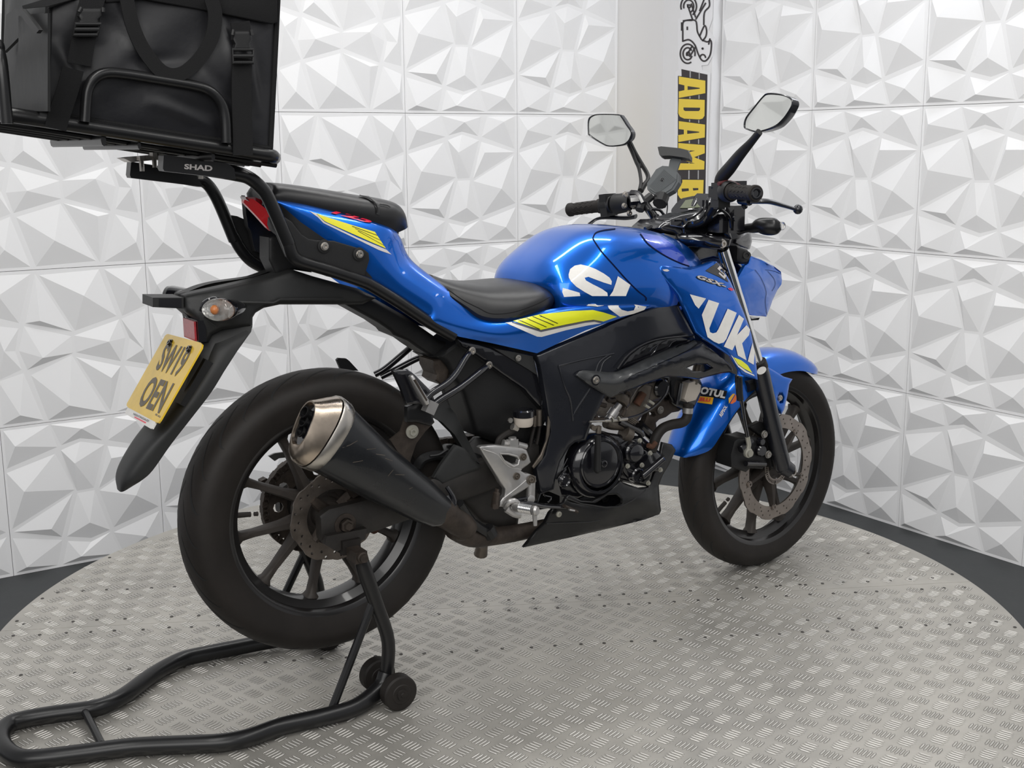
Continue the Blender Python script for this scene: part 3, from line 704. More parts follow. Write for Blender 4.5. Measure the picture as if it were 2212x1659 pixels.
# front disc (290 mm, wavy), carrier arms, ABS ring
hs = []
for k in range(12):
    a = 2*math.pi*k/12
    for j, (r, o) in enumerate(((.118, 0), (.126, .07), (.135, .15), (.121, .30), (.133, .37))): hs.append((r*math.cos(a+o), r*math.sin(a+o), .0026))
disc_mesh(.1415, .109, .0045, 10, .0042, hs, -.058, n=240, ph=.6).obj('brake_disc', 'disc_steel', wf, smooth=30)
for k in range(5):
    a = math.radians(27+72*k+18); mb = MB()
    p = [Vector((r*math.cos(a+o), y, r*math.sin(a+o))) for r, o, y in ((.030, 0, -.035), (.075, .06, -.050), (.112, .1, -.056))]
    tube(mb, p, [.026, .016, .0095], 8, flat=.5); mb.obj('disc_arm', 'wheel_dusty', wf)
    mb = MB(); bolt(mb, (.111*math.cos(a+.1), -.061, .111*math.sin(a+.1)), .0075); mb.obj('disc_bolt', 'disc_steel', wf)
mb = MB()
for k in range(44):
    a = 2*math.pi*k/44; r0, r1 = .036, .044; w0 = .055
    c = Vector((.040*math.cos(a), -.060, .040*math.sin(a))); M = Matrix.Rotation(-a, 3, 'Y'); box(mb, c, (.009, .002, .0026), M)
lathe(mb, (0, -.060, 0), YA, [(.0435, -.001), (.047, -.001), (.047, .001), (.0435, .001)], 48, closed=True)
lathe(mb, (0, -.060, 0), YA, [(.032, -.001), (.0365, -.001), (.0365, .001), (.032, .001)], 48, closed=True); mb.obj('sensor_ring', 'disc_steel', wf)

# ------------------------------------------------------------------ swingarm, exhaust, rear details
def part(name, m, mb, parent=None, **k): return mb.obj(name, m, parent or bike, **k)
def bar_prism(mb, P, y0, y1):
    """polygon in X-Z between two Y planes"""
    n = len(P); mb.add([(x, y0, z) for x, z in P]+[(x, y1, z) for x, z in P], [tuple(range(n)), tuple(range(2*n-1, n-1, -1))]+[(i, (i+1) % n, n+(i+1) % n, n+i) for i in range(n)])
sa = empty('swingarm'); sa.parent = bike
for sgn in (-1, 1):
    mb = MB(); rings = []
    for X, zc, hz, y in ((-.055, .384, .026, .112), (-.035, .385, .036, .112), (.02, .387, .037, .112), (.08, .392, .036, .110), (.25, .412, .036, .102), (.42, .437, .038, .090), (.50, .445, .034, .085)):
        rings.append([Vector((X, sgn*(y+dy), zc+dz*hz)) for dy, dz in ((-.014, -.8), (-.010, -1), (.010, -1), (.014, -.8), (.014, .8), (.010, 1), (-.010, 1), (-.014, .8))])
    loft(mb, rings); mb.obj('arm', 'dirty_black', sa, smooth=50)
    mb = MB(); lathe(mb, (-.002, sgn*.126, .384), (0, sgn, 0), [(.024, -.002), (.024, .002), (.015, .003), (.015, .005)], 24); lathe(mb, (-.002, sgn*.130, .384), (0, sgn, 0), [(.0145, 0), (.0145, .009), (.010, .010), (.008, .016), (0, .016)], 6); mb.obj('axle_nut', 'dirty_metal', sa)
mb = MB(); tube(mb, [(.36, -.09, .435), (.36, .09, .435)], .028, 14); mb.obj('cross_tube', 'satin_metal', sa)
# rear caliper and bracket
mb = MB()
for y in (-.080, -.050): box(mb, (.062, y, .462), (.075, .020, .052), Matrix.Rotation(-.35, 3, 'Y'))
box(mb, (.07, -.064, .492), (.07, .045, .016), Matrix.Rotation(-.35, 3, 'Y'))
lathe(mb, (.055, -.088, .462), (0, -1, 0), [(.017, 0), (.017, .006), (.012, .009), (0, .009)], 20); lathe(mb, (.09, -.086, .455), (0, -1, 0), [(.010, 0), (.010, .008), (0, .009)], 12)
tube(mb, [(.03, -.075, .41), (.10, -.078, .42), (.13, -.078, .45)], .009, 8); part('rear_caliper', 'dirty_metal', mb)
mb = MB(); bar_prism(mb, [(-.055, .355), (-.03, .335), (.035, .350), (.04, .372), (-.05, .372)], -.142, -.118); part('axle_block', 'dirty_black', mb)
# lower torque tab by the disc
mb = MB(); lathe(mb, pts3('V', [(1700, 1005)], -.075)[0], (0, -1, 0), [(.011, -.008), (.011, .004), (.005, .004), (.005, 0), (0, 0)], 16); part('bracket_lug', 'rust', mb)

def ringE(c, top, bot, yc, b, n=28, p=2.4, dy=0.0):
    """cross-section through top and bottom pixels at depth yc, half-depth b"""
    T, B_ = pts3(c, [(top[0], top[1], yc+dy), (bot[0], bot[1], yc-dy)]); ce = (T+B_)/2; A = (T-B_)/2; Bv = Vector((0, b, 0)); out = []
    for k in range(n):
        a = 2*math.pi*k/n; ca, sa_ = math.cos(a), math.sin(a)
        out.append(ce+A*(math.copysign(abs(ca)**(2/p), ca))+Bv*(math.copysign(abs(sa_)**(2/p), sa_)))
    return out
ex = empty('exhaust'); ex.parent = bike
mb = MB(); rr = [ringE('D', (1500, 790), (1440, 940), -.150, .030), ringE('D', (1462, 752), (1395, 945), -.152, .036), ringE('D', (1400, 690), (1310, 915), -.158, .041), ringE('D', (1200, 520), (1060, 800), -.174, .050), ringE('D', (985, 310), (762, 645), -.194, .058), ringE('D', (972, 296), (748, 640), -.195, .055)]
loft(mb, rr); mb.obj('muffler_body', 'muffler_black', ex, smooth=45)
mb = MB(); rr = [ringE('D', (974, 292), (744, 644), -.195, .057), ringE('D', (962, 272), (735, 640), -.196, .0605), ringE('D', (925, 243), (705, 630), -.199, .0605), ringE('D', (915, 240), (692, 622), -.200, .057)]
loft(mb, rr); mb.obj('end_band', 'steel', ex, smooth=40, label='worn bare steel band around the muffler end')
rr = [ringE('D', (905, 245), (690, 615), -.200, .055), ringE('D', (865, 250), (668, 600), -.203, .051), ringE('D', (800, 262), (655, 570), -.208, .043), ringE('D', (765, 266), (662, 520), -.212, .035), ringE('D', (762, 274), (668, 508), -.212, .031), ringE('D', (775, 290), (682, 500), -.208, .030)]
mb = MB(); loft(mb, rr, caps=False)
mb.obj('end_cap', 'steel_bronze_reflect', ex, smooth=50, label='brushed steel end cap with an oval opening')
mb = MB(); loft(mb, [rr[-1], ringE('D', (778, 292), (684, 500), -.206, .029)]); mb.obj('outlet_plate', 'gloss_black', ex)
for q, s in (((728, 330), 1), ((722, 378), 1), ((708, 432), 1)):
    mb = MB(); p = pts3('D', [q], -.212)[0]; lathe(mb, p, (-.82, -.12, .5), [(.0095, -.01), (.0095, .004), (.012, .004), (.012, 0)], 18); mb.obj('outlet_pipe', 'satin_metal', ex)
mb = MB(); pth = pts3('D', [(1440, 850, -.150), (1520, 900, -.148), (1590, 955, -.142)])+pts3('E', [(860, 1330, -.130), (960, 1385, -.118), (1080, 1385, -.108), (1200, 1370, -.100), (1330, 1345, -.095), (1450, 1320, -.09)])
tube(mb, pth, [.034, .031, .029, .027, .024, .021, .020, .019, .019], 18, smooth=4); mb.obj('link_pipe', 'dirty_metal', ex)
mb = MB(); tube(mb, pts3('D', [(1500, 780, -.155), (1540, 870, -.17), (1530, 930, -.17)]), .006, 8, smooth=4); tube(mb, pts3('E', [(800, 1060, -.155), (850, 1150, -.165), (835, 1250, -.165)]), .005, 8, smooth=3); mb.obj('clamp_band', 'gloss_black', ex)
mb = MB(); tube(mb, pts3('E', [(880, 1170, -.16), (960, 1290, -.14), (1080, 1370, -.125)]), [.011, .012, .014], 10, smooth=3); tube(mb, pts3('E', [(1060, 1330, -.13), (1090, 1380, -.13)]), .016, 10); mb.obj('pipe_clamp', 'satin_metal', ex)
# hanger strap and bolt above the muffler
sheet('hanger_tab', 'E', [(545, 560), (620, 545), (700, 590), (720, 640), (660, 700), (600, 780), (560, 900), (480, 830), (430, 755), (500, 700), (520, 640)], -.142, 'dirty_metal', ex, .006)
mb = MB(); p = pts3('E', [(572, 700)], -.150)[0]; lathe(mb, p, (0, -1, 0), [(.0145, 0), (.0145, .003), (.0075, .0035)], 24); lathe(mb, p+Vector((0, -.003, 0)), (0, -1, 0), [(.0085, 0), (.0085, .006), (.004, .006), (.0035, .003), (0, .003)], 6); mb.obj('hanger_bolt', 'bolt_pale', ex)
# scratches on the muffler shell
regbvh('muffler', [o for o in ex.children if o.name.startswith('muffler_body')])
strip('scratch', 'D', [[(930, 520), (970, 505)], [(965, 508), (1010, 482)], [(1060, 530), (1110, 524)], [(1110, 555), (1160, 562)], [(1160, 578), (1200, 592)], [(1175, 675), (1205, 640)], [(1215, 665), (1265, 668)], [(985, 600), (1040, 590)], [(1290, 745), (1310, 735)]], 1.4, 'muffler', 'engine_metal', ex)
# hugger behind the tyre and the grey guard on the swingarm
sheet('chain_guard', 'E', [(858, 790), (880, 795), (915, 810), (1020, 930), (1010, 945), (900, 985), (770, 1050), (712, 1002), (760, 920)], -.118, 'grey_plastic', bike, .010, roll=(6, .004))
sheet('tyre_hugger', 'E', [(700, 600), (712, 560), (790, 500), (860, 590), (890, 655), (930, 740), (985, 850), (1020, 915), (985, 890), (905, 810), (850, 720), (770, 640)], [(700, 600, -.085), (790, 500, -.06), (890, 655, -.08), (985, 850, -.10), (850, 720, -.10), (930, 740, -.07)], 'grey_plastic', bike, .02)
mb = MB(); tube(mb, pts3('E', [(610, 930, -.075), (640, 880, -.08), (720, 855, -.08), (800, 860, -.08)]), .011, 8, smooth=4); tube(mb, pts3('E', [(690, 860, -.09), (750, 850, -.095), (800, 820, -.095), (812, 835, -.095)]), .003, 6, smooth=4); part('brake_hose', 'black_plastic', mb)

sheet('far_heel_plate', 'N', [(775, 750), (850, 715), (970, 700), (1050, 700), (1050, 770), (985, 765), (900, 775), (850, 808)], .150, 'dull_alloy', bike, .006, res=10)
sheet('chain_adjuster', 'N', [(690, 1045), (750, 1015), (830, 1055), (800, 1130), (770, 1200), (730, 1205), (690, 1150)], .115, 'dirty_metal', bike, .02, res=8)
# ------------------------------------------------------------------ bodywork
def crown(rows, fr=False, n=13, q=0.8, tuck=0.0, under=None):
    """rows: (top pixel a, b, Ytop, edge pixel a, b, Yedge[, crop]) -> lofted shell, mirrored over the middle plane; section bulges with exponent q"""
    secs = []
    for r in rows:
        c = r[6] if len(r) > 6 else 'K'
        T = pts3(c, [(r[0], r[1], r[2])], fr=fr)[0]; E_ = pts3(c, [(r[3], r[4], r[5])], fr=fr)[0]; s = []
        if fr: Ti, Ei = M_FRI @ T, M_FRI @ E_
        else: Ti, Ei = T, E_
        Ti = Vector((Ti.x, 0, Ti.z)); w_ = -Ei.y
        for i in range(n):
            t = i/(n-1)*math.pi/2; cs, sn = math.cos(t)**q, math.sin(t)**q
            s.append(Vector((Ei.x+(Ti.x-Ei.x)*cs, -w_*sn, Ei.z+(Ti.z-Ei.z)*cs)))
        if tuck: s.append(Vector((Ei.x, -w_*(1-tuck), Ei.z-0.02)))
        full = s[::-1]+[Vector((p.x, -p.y, p.z)) for p in s[1:]]
        secs.append([M_FR @ p for p in full] if fr else full)
    return secs
def resample(secs, k=4):
    out = []; N = len(secs)
    cols = [catmull([s[j] for s in secs], k) for j in range(len(secs[0]))]
    return [[Vector(cols[j][i]) for j in range(len(cols))] for i in range(len(cols[0]))]
def shell(name, m, secs, parent=None, thick=.003, smooth=50, k=4, closed_bottom=False, **kw):
    R_ = resample(secs, k) if k else secs; mb = MB()
    if closed_bottom: loft(mb, R_)
    else:
        nS, nC = len(R_), len(R_[0]); V = [p for r in R_ for p in r]
        F = [(i*nC+j, i*nC+j+1, (i+1)*nC+j+1, (i+1)*nC+j) for i in range(nS-1) for j in range(nC-1)]
        # inner skin
        me = bpy.data.meshes.new('t'); me.from_pydata([tuple(v) for v in V], [], F); me.update()
        c0 = sum(V, Vector())/len(V); N_ = [v.normal.copy() for v in me.vertices]; sg_ = 1 if sum((V[i]-c0).dot(N_[i]) for i in range(len(V))) > 0 else -1
        V2 = [V[i]-N_[i]*sg_*thick for i in range(len(V))]; bpy.data.meshes.remove(me); n = len(V)
        F2 = F+[tuple(n+i for i in reversed(f)) for f in F]
        for i in range(nS-1): a = i*nC; b = (i+1)*nC; F2 += [(a, b, n+b, n+a), (a+nC-1, n+a+nC-1, n+b+nC-1, b+nC-1)]
        for j in range(nC-1): a = (nS-1)*nC+j; F2 += [(j, n+j, n+j+1, j+1), (a, a+1, n+a+1, n+a)]
        mb.add(V+V2, F2)
    return mb.obj(name, m, parent or bike, smooth, **kw)
# dark inner structure first (frame, airbox, under-tail), then the painted panels
sheet('airbox', 'E', [(700, 215), (870, 90), (1130, 110), (1440, 300), (1450, 560), (1440, 640), (1330, 820), (1150, 780), (975, 722), (950, 650), (880, 440), (810, 330), (790, 270)], [(700, 215, -.05), (870, 90, -.07), (880, 440, -.06), (975, 722, -.06), (1130, 110, -.09), (1440, 300, -.10), (1440, 640, -.09), (1100, 500, -.085), (1330, 820, -.07)], 'black_plastic', bike, .09, roll=(14, .02))
sheet('inner_fender', 'E', [('g', 742, 656), ('g', 800, 640), ('g', 870, 680), ('g', 950, 735), ('g', 1010, 750), (930, 220), (900, 260), (790, 265), (740, 235), (700, 215), (600, 150), (545, 110), (450, 70), (430, 45), (350, -10)], [(350, -10, -.025), (900, 130, -.035), (900, 260, -.035), (600, 150, -.03)], 'black_plastic', bike, .07, roll=(8, .01))
sheet('battery_tray', 'E', [(705, 235), (760, 225), (820, 300), (800, 400), (760, 395), (720, 365), (730, 330), (705, 280)], -.045, 'dirty_metal', bike, .06, res=8, roll=(4, .006))
# main frame side plate (black on black) and radiator side
sheet('frame_cover', 'F', [(168, 203), (400, 105), (650, 0), ('K', 1500, 700), ('K', 1620, 662), ('K', 1780, 610), ('K', 1905, 850), (1210, 95), (1120, 78), (960, 105), (860, 150), (790, 205), (740, 270), (705, 330), (620, 470), (540, 640), (500, 760), (430, 770), (390, 800), (330, 900), (300, 1010), (290, 1080), (200, 1110), (168, 940), (228, 850), (262, 700), (240, 540), (195, 270)],
      [(168, 203, -.135), (650, 0, -.150), ('K', 1620, 662, -.165), ('K', 1780, 610, -.150), (1210, 95, -.150), (860, 150, -.160), (620, 470, -.150), (400, 400, -.150), (240, 540, -.135), (168, 940, -.125), (300, 1010, -.130), (290, 1080, -.125)], 'satin_side', bike, .012, roll=(6, .006), mirror=True, key='cover')
mb = MB()
for L in ([(320, 272), (480, 232), (680, 192)], [(320, 272), (360, 400), (398, 500), (414, 630)], [(414, 630), (425, 575), (525, 420)], [(563, 308), (585, 250), (640, 205), (682, 192)], [(563, 308), (590, 310), (612, 250), (660, 210)]):
    q = [(p[0], p[1]) for p in catmull([(*p, 0) for p in gp('F', L)], 6)]; tube(mb, decal_pts(q, 'cover', .0004), .0022, 6)
part('embossed_rib', 'satin_side', mb)
sheet('knee_strip', 'F', [(255, 600), (268, 640), (262, 720), (215, 880), (160, 942), (150, 930), (205, 850), (240, 760)], -.140, 'engine_metal', bike, .003, roll=(3, .002))
sheet('air_scoop', 'F', [(700, 290), (770, 215), (850, 145), (960, 100), (1120, 72), (1200, 78), (1180, 150), (1000, 230), (880, 290), (760, 320)], -.140, 'gloss_black', bike, .01, roll=(4, .003), res=9)
mb = MB(); tube(mb, pts3('F', [(705, 292), (770, 205), (860, 140), (980, 98), (1200, 72)], -.163), .0024, 6, smooth=5)
tube(mb, pts3('F', [(915, 180), (930, 160), (970, 130), (950, 175), (920, 205)], -.158), .0016, 6); tube(mb, pts3('F', [(1040, 150), (1060, 120), (1090, 105)], -.158), .0016, 6); part('scoop_rib', 'gloss_black', mb)
# side of the painted cowl: tail panel running forward under the seat to the tank
def gridpanel(name, m, parent, rows, straight=(), nu=8, nv=5, thick=.004, mirror=True, key=None, smooth=50, fr=False, **k):
    """panel lofted through matching rows of (crop, a, b, Y) stations"""
    R_ = []
    for i, r in enumerate(rows):
        P = [(*G(*p[:3]), p[3]*1000) for p in r]
        if i in straight: q = [tuple(np.array(P[a])*(1-t/nu)+np.array(P[a+1])*t/nu) for a in range(len(P)-1) for t in range(nu)]+[P[-1]]
        else: q = [tuple(p) for p in catmull(P, nu)]
        R_.append(q)
    cols = [[tuple(p) for p in catmull([R_[i][j] for i in range(len(rows))], nv)] for j in range(len(R_[0]))]
    N, M = len(cols), len(cols[0]); F = [PY(p[0], p[1], p[2]/1000) for c in cols for p in c]; B_ = [p+Vector((0, thick, 0)) for p in F]; n = len(F)
    fs = [(i*M+j, i*M+j+1, (i+1)*M+j+1, (i+1)*M+j) for i in range(N-1) for j in range(M-1)]; fs2 = fs+[tuple(n+i for i in reversed(f)) for f in fs]
    for i in range(N-1): a, b = i*M, (i+1)*M; fs2 += [(a, b, n+b, n+a), (a+M-1, n+a+M-1, n+b+M-1, b+M-1)]
    for j in range(M-1): a = (N-1)*M+j; fs2 += [(j, n+j, n+j+1, j+1), (a, a+1, n+a+1, n+a)]
    mb = MB(); mb.add(F+B_, fs2)
    if mirror: mb.add([Vector((p.x, -p.y, p.z)) for p in F+B_], [tuple(reversed(f)) for f in fs2])
    o = mb.obj(name, m, parent, smooth, **k)
    if key: BVH[key] = BVHTree.FromPolygons([tuple(p) for p in F], fs)
    return o
B_r = lambda L: [(p if isinstance(p[0], str) else ('B', *p)) for p in L]
gridpanel('tail_cowl', 'blue_paint', bike, [
  B_r([(560, 322, -.070), (860, 362, -.076), (1300, 466, -.082), (1560, 546, -.084), (1665, 650, -.078), (1765, 850, -.080), (2060, 1090, -.096), ('K', 300, 600, -.112), ('K', 470, 712, -.122), ('K', 640, 737, -.132), ('K', 960, 668, -.150), ('K', 1280, 633, -.164), ('K', 1600, 636, -.168)]),
  B_r([(572, 330, -.077), (868, 385, -.090), (1292, 510, -.102), (1555, 610, -.103), (1625, 730, -.101), (1735, 905, -.102), (1995, 1115, -.112), ('K', 268, 636, -.122), ('K', 445, 745, -.132), ('K', 650, 768, -.144), ('K', 960, 705, -.160), ('K', 1280, 662, -.172), ('K', 1606, 643, -.170)]),
  B_r([(585, 345, -.080), (860, 450, -.100), (1220, 640, -.114), (1440, 760, -.119), (1540, 900, -.121), (1690, 1050, -.122), (1940, 1230, -.128), ('K', 225, 735, -.134), ('K', 420, 800, -.141), ('K', 640, 840, -.149), ('K', 920, 800, -.158), ('K', 1250, 715, -.170), ('K', 1612, 650, -.170)]),
  B_r([(600, 400, -.076), (800, 600, -.090), (1080, 800, -.104), (1300, 960, -.108), (1420, 1060, -.110), (1600, 1190, -.112), (1900, 1400, -.116), ('K', 100, 760, -.120), ('K', 345, 852, -.128), ('K', 560, 895, -.132), ('K', 860, 962, -.136), ('K', 1180, 812, -.156), ('K', 1622, 655, -.168)])], straight=(3,), key='tail')
# tank
secs = crown([(722, 500, 0, 965, 600, -.100), (738, 420, 0, 985, 636, -.124), (800, 332, 0, 1040, 644, -.146), (890, 250, 0, 1140, 642, -.160), (1000, 165, 0, 1260, 638, -.170), (1090, 124, 0, 1350, 636, -.174), (1210, 107, 0, 1450, 634, -.174), (1400, 115, 0, 1560, 632, -.172), (1560, 145, 0, 1690, 640, -.166), (1680, 190, 0, 1780, 640, -.152), (1780, 262, 0, 1850, 620, -.135), (1880, 385, 0, 1900, 560, -.10)], q=.66, tuck=.10)
tank = shell('fuel_tank', 'blue_paint', secs, closed_bottom=True); regbvh('tank', [tank])
mb = MB(); lathe(mb, (.80, 0, .945), (.12, 0, 1), [(.060, -.01), (.060, .006), (.052, .012), (0, .012)], 28); mb.obj('filler_cap', 'satin_metal', tank)
strip('panel_seam', 'K', [[(1230, 200), (1245, 225), (1290, 290), (1370, 380), (1450, 470), (1530, 550), (1580, 590), (1582, 615)], [(1230, 200), (1250, 165), (1300, 148), (1380, 138)], [(1545, 170), (1600, 240), (1700, 310), (1800, 360), (1870, 385)]], 2.6, 'tank', 'seam_dark', tank, .0009)
decal('cap_surround', 'K', [[(1545, 168), (1600, 172), (1680, 190), (1760, 240), (1830, 310), (1872, 380), (1800, 355), (1700, 308), (1600, 240)]], 'tank', 'violet_paint', tank, .0007, curve=3)
# lettering on the tank: a large S and the start of a U, cut by the panel seams
decal('lettering', 'K', [[(1070, 440), (1080, 405), (1110, 382), (1150, 374), (1200, 385), (1250, 405), (1300, 432), (1340, 460), (1355, 485), (1352, 508), (1300, 492), (1240, 470), (1200, 455), (1175, 462), (1185, 480), (1230, 505), (1290, 535), (1325, 560), (1328, 582), (1225, 582), (1175, 555), (1120, 520), (1085, 485), (1072, 462)],
      [(1032, 528), (1142, 560), (1146, 582), (1040, 588), (1028, 555)], [(1395, 450), (1478, 508), (1448, 582), (1340, 582), (1362, 550), (1380, 500)]], 'tank', 'decal_white', tank, .0012)
regbvh('tailm', [])if False else None
decal('lettering', 'K', [[(1158, 638), (1325, 632), (1300, 648), (1260, 655), (1200, 650)], [(1325, 640), (1400, 634), (1400, 655), (1420, 672), (1460, 682), (1500, 675), (1512, 650), (1500, 640), (1585, 652), (1570, 672), (1500, 698), (1410, 718), (1370, 690), (1335, 665)]], 'tail', 'decal_white', bike, .0014)
decal('stripe', 'K', [[(700, 748), (880, 705), (1080, 682), (1230, 675), (1300, 690), (1390, 718), (1300, 750), (1235, 738), (1180, 745), (1050, 770), (885, 806)]], 'tail', 'decal_lime', bike, .0010)
decal('stripe_border', 'K', [[(648, 760), (690, 755), (885, 820), (1050, 785), (1180, 758), (1240, 752), (1285, 762), (1200, 775), (1050, 808), (890, 852), (860, 850)]], 'tail', 'decal_white', bike, .0010)
decal('stripe_shade', 'K', [[(700, 755), (885, 808), (1050, 772), (1180, 747), (1240, 741), (1290, 752), (1285, 758), (1240, 751), (1180, 757), (1050, 784), (885, 820), (690, 760)]], 'tail', 'decal_grey', bike, .0012)
decal('stripe_lines', 'K', [[(735, 742), (741, 740), (880, 800), (872, 802)], [(782, 730), (788, 728), (925, 786), (918, 788)], [(828, 720), (834, 718), (975, 774), (966, 776)], [(873, 712), (878, 710), (1000, 762), (992, 764)]], 'tail', 'decal_black', bike, .0014)
decal('stripe', 'B', [[(935, 445), (1000, 470), (1250, 550), (1445, 608), (1540, 752), (1300, 645), (1080, 548), (1010, 515), (970, 480)]], 'tail', 'decal_yellow', bike, .0010)
decal('stripe_border', 'B', [[(872, 425), (930, 445), (1010, 522), (1300, 660), (1545, 762), (1590, 805), (1480, 765), (1290, 672), (1060, 560), (1000, 530), (950, 480)]], 'tail', 'decal_silver', bike, .0010)
decal('stripe_lines', 'B', [[(1245, 562), (1250, 558), (1465, 636), (1468, 642)], [(1270, 580), (1275, 578), (1490, 678), (1495, 684)], [(1295, 602), (1300, 600), (1520, 722), (1525, 728)]], 'tail', 'decal_black', bike, .0014)
text_quad('number_lettering', '125', [G('B', 1075, 420), G('B', 1455, 512), G('B', 1425, 545), G('B', 1062, 447)], 'decal_red', bike, key='tail', bold=.04, shear=.25, off=.0022)
# front seat and pillion pad
secs = crown([(118, 432, 0, 135, 470, -.060), (200, 462, 0, 260, 560, -.100), (300, 478, 0, 400, 655, -.122), (420, 488, 0, 500, 715, -.135), (560, 482, 0, 640, 728, -.145), (650, 475, 0, 800, 696, -.150), (730, 474, 0, 910, 665, -.145), (790, 492, 0, 962, 640, -.128), (850, 520, 0, 968, 615, -.115)], q=.72, tuck=.12)
seat = shell('rider_seat', 'leather', secs, closed_bottom=True, label='black vinyl rider seat')
mb = MB(); regbvh('seat', [seat]); strip('seat_seam', 'K', [[(170, 470), (270, 540), (370, 610), (470, 660), (560, 700), (700, 690), (850, 640), (945, 590)]], 1.5, 'seat', 'webbing', seat, .0008)
secs = crown([(485, 195, 0, 530, 275, -.045, 'B'), (510, 176, 0, 560, 292, -.072, 'B'), (700, 195, 0, 700, 318, -.082, 'B'), (950, 232, 0, 950, 375, -.090, 'B'), (1200, 275, 0, 1200, 430, -.095, 'B'), (1400, 305, 0, 1400, 482, -.097, 'B'), (1540, 345, 0, 1545, 530, -.095, 'B'), (1610, 420, 0, 1625, 580, -.085, 'B'), (1650, 540, 0, 1655, 610, -.07, 'B')], q=.62, tuck=.12)
pil = shell('pillion_seat', 'leather', secs, closed_bottom=True, label='black vinyl pillion pad with a strap across'); regbvh('pil', [pil])
decal('seat_strap', 'B', [[(1310, 296), (1390, 304), (1462, 345), (1490, 395), (1482, 460), (1455, 452), (1450, 400), (1420, 350), (1370, 322)]], 'pil', 'leather', pil, .0022)
strip('seat_seam', 'B', [[(1310, 300), (1400, 330), (1455, 380), (1460, 440)], [(1480, 375), (1545, 385), (1575, 400)]], 2.0, 'pil', 'webbing', pil, .0032)
sheet('tail_trim', 'B', [(535, 296), (700, 312), (900, 345), (1100, 385), (1400, 470), (1560, 520), (1560, 552), (1300, 472), (1060, 412), (860, 370), (700, 340), (540, 322)], -.074, 'gloss_black', bike, .01)
# tail light and black lower tail
sheet('rear_light', 'B', [(318, 320), (390, 320), (520, 420), (545, 600), (510, 570), (420, 470), (305, 350)], [(318, 320, -.030), (390, 320, -.055), (545, 600, -.055), (305, 350, -.02)], 'red_lens', bike, .012, label='red wedge shaped rear light lens')
sheet('rear_light_top', 'B', [(322, 302), (400, 306), (470, 330), (460, 420), (400, 370), (330, 325)], -.040, 'dark_red_lens', bike, .03)
sheet('lower_tail', 'B', [(545, 310), (640, 380), (800, 520), (1000, 660), (1240, 800), (1420, 1000), (1440, 1080), (1100, 960), (800, 860), (700, 830), (620, 640), (560, 590), (520, 480)], [(545, 310, -.082), (640, 380, -.096), (800, 520, -.110), (1000, 660, -.117), (1240, 800, -.119), (1420, 1000, -.118), (700, 830, -.10), (520, 480, -.07), (1100, 960, -.112)], 'black_plastic', bike, .02, mirror=True)
sheet('under_tail_box', 'B', [(525, 655), (640, 620), (800, 800), (900, 960), (730, 935), (590, 985), (525, 850)], -.03, 'black_plastic', bike, .05, roll=(6, .004), res=8)
# number-plate hanger, mudguard
sheet('plate_hanger', 'C', [(600, 238), (850, 185), (1100, 130), (1320, 66), ('B', 900, 990), ('B', 1300, 1100), ('B', 1460, 1180), ('B', 1340, 1235), ('B', 1190, 1238), ('B', 620, 1238), ('B', 480, 1268), ('B', 410, 1310), ('B', 385, 1350), ('B', 383, 1440), (1000, 450), (860, 465), (790, 500), (770, 553), (720, 553), (705, 470), (690, 400), (620, 350), (605, 330)],
      [(600, 238, -.035), (1100, 130, -.045), (1320, 66, -.055), ('B', 1460, 1180, -.07), ('B', 1190, 1238, -.06), ('B', 620, 1200, -.060), (900, 250, -.070), (850, 360, -.075), (1040, 440, -.06), (770, 553, -.05), (605, 330, -.04), (700, 300, -.05)], 'grey_plastic', bike, .03, res=10, roll=(8, .012), mirror=True, key='hanger')
mb = MB(); tube(mb, pts3('C', [(940, 285), (1200, 290)], -.072)+pts3('B', [(620, 1195), (1180, 1190)], -.068), .003, 6); tube(mb, pts3('C', [(740, 385), (825, 450)], -.076), .002, 6); part('hanger_rib', 'grey_plastic', mb)
secs = crown([(735, 556, 0, 1050, 455, -.055, 'C'), (690, 640, 0, 1010, 530, -.062, 'C'), (610, 790, 0, 900, 700, -.066, 'C'), (500, 960, 0, 790, 880, -.066, 'C'), (390, 1110, 0, 660, 1050, -.062, 'C'), (290, 1230, 0, 520, 1230, -.056, 'C'), (200, 1370, 0, 400, 1400, -.048, 'C'), (168, 1460, 0, 330, 1465, -.040, 'C'), (172, 1535, 0, 250, 1515, -.022, 'C')], q=.55)
shell('rear_mudguard', 'grey_plastic', secs, thick=.004)
sheet('mudguard_side', 'C', [(722, 545), (770, 540), (800, 490), (870, 455), (1000, 440), (1062, 432), (1052, 482), (960, 610), (860, 765), (760, 900), (650, 1000), (600, 900), (660, 700)], [(722, 545, -.030), (1062, 432, -.056), (860, 765, -.064), (650, 1000, -.062), (600, 900, -.045), (760, 700, -.052)], 'grey_plastic', bike, .01, res=10)
# plate-light box and left indicator peeking past it
mb = MB(); P = pts3('C', [(400, 255), (605, 255), (605, 328), (400, 318)], -.035); Q_ = [p+Vector((0, .07, 0)) for p in P]; mb.add(P+Q_, [(0, 1, 2, 3), (7, 6, 5, 4)]+[(i, 4+i, 4+(i+1) % 4, (i+1) % 4) for i in range(4)]); part('plate_light_housing', 'grey_plastic', mb, smooth=0)
mb = MB(); P = pts3('C', [(442, 262), (590, 260), (590, 322), (442, 316)], -.0362); mb.add(P+[p+Vector((0, .004, 0)) for p in P], [(0, 1, 2, 3)]+[(i, 4+i, 4+(i+1) % 4, (i+1) % 4) for i in range(4)]); part('light_window', 'gloss_black', mb, smooth=0)
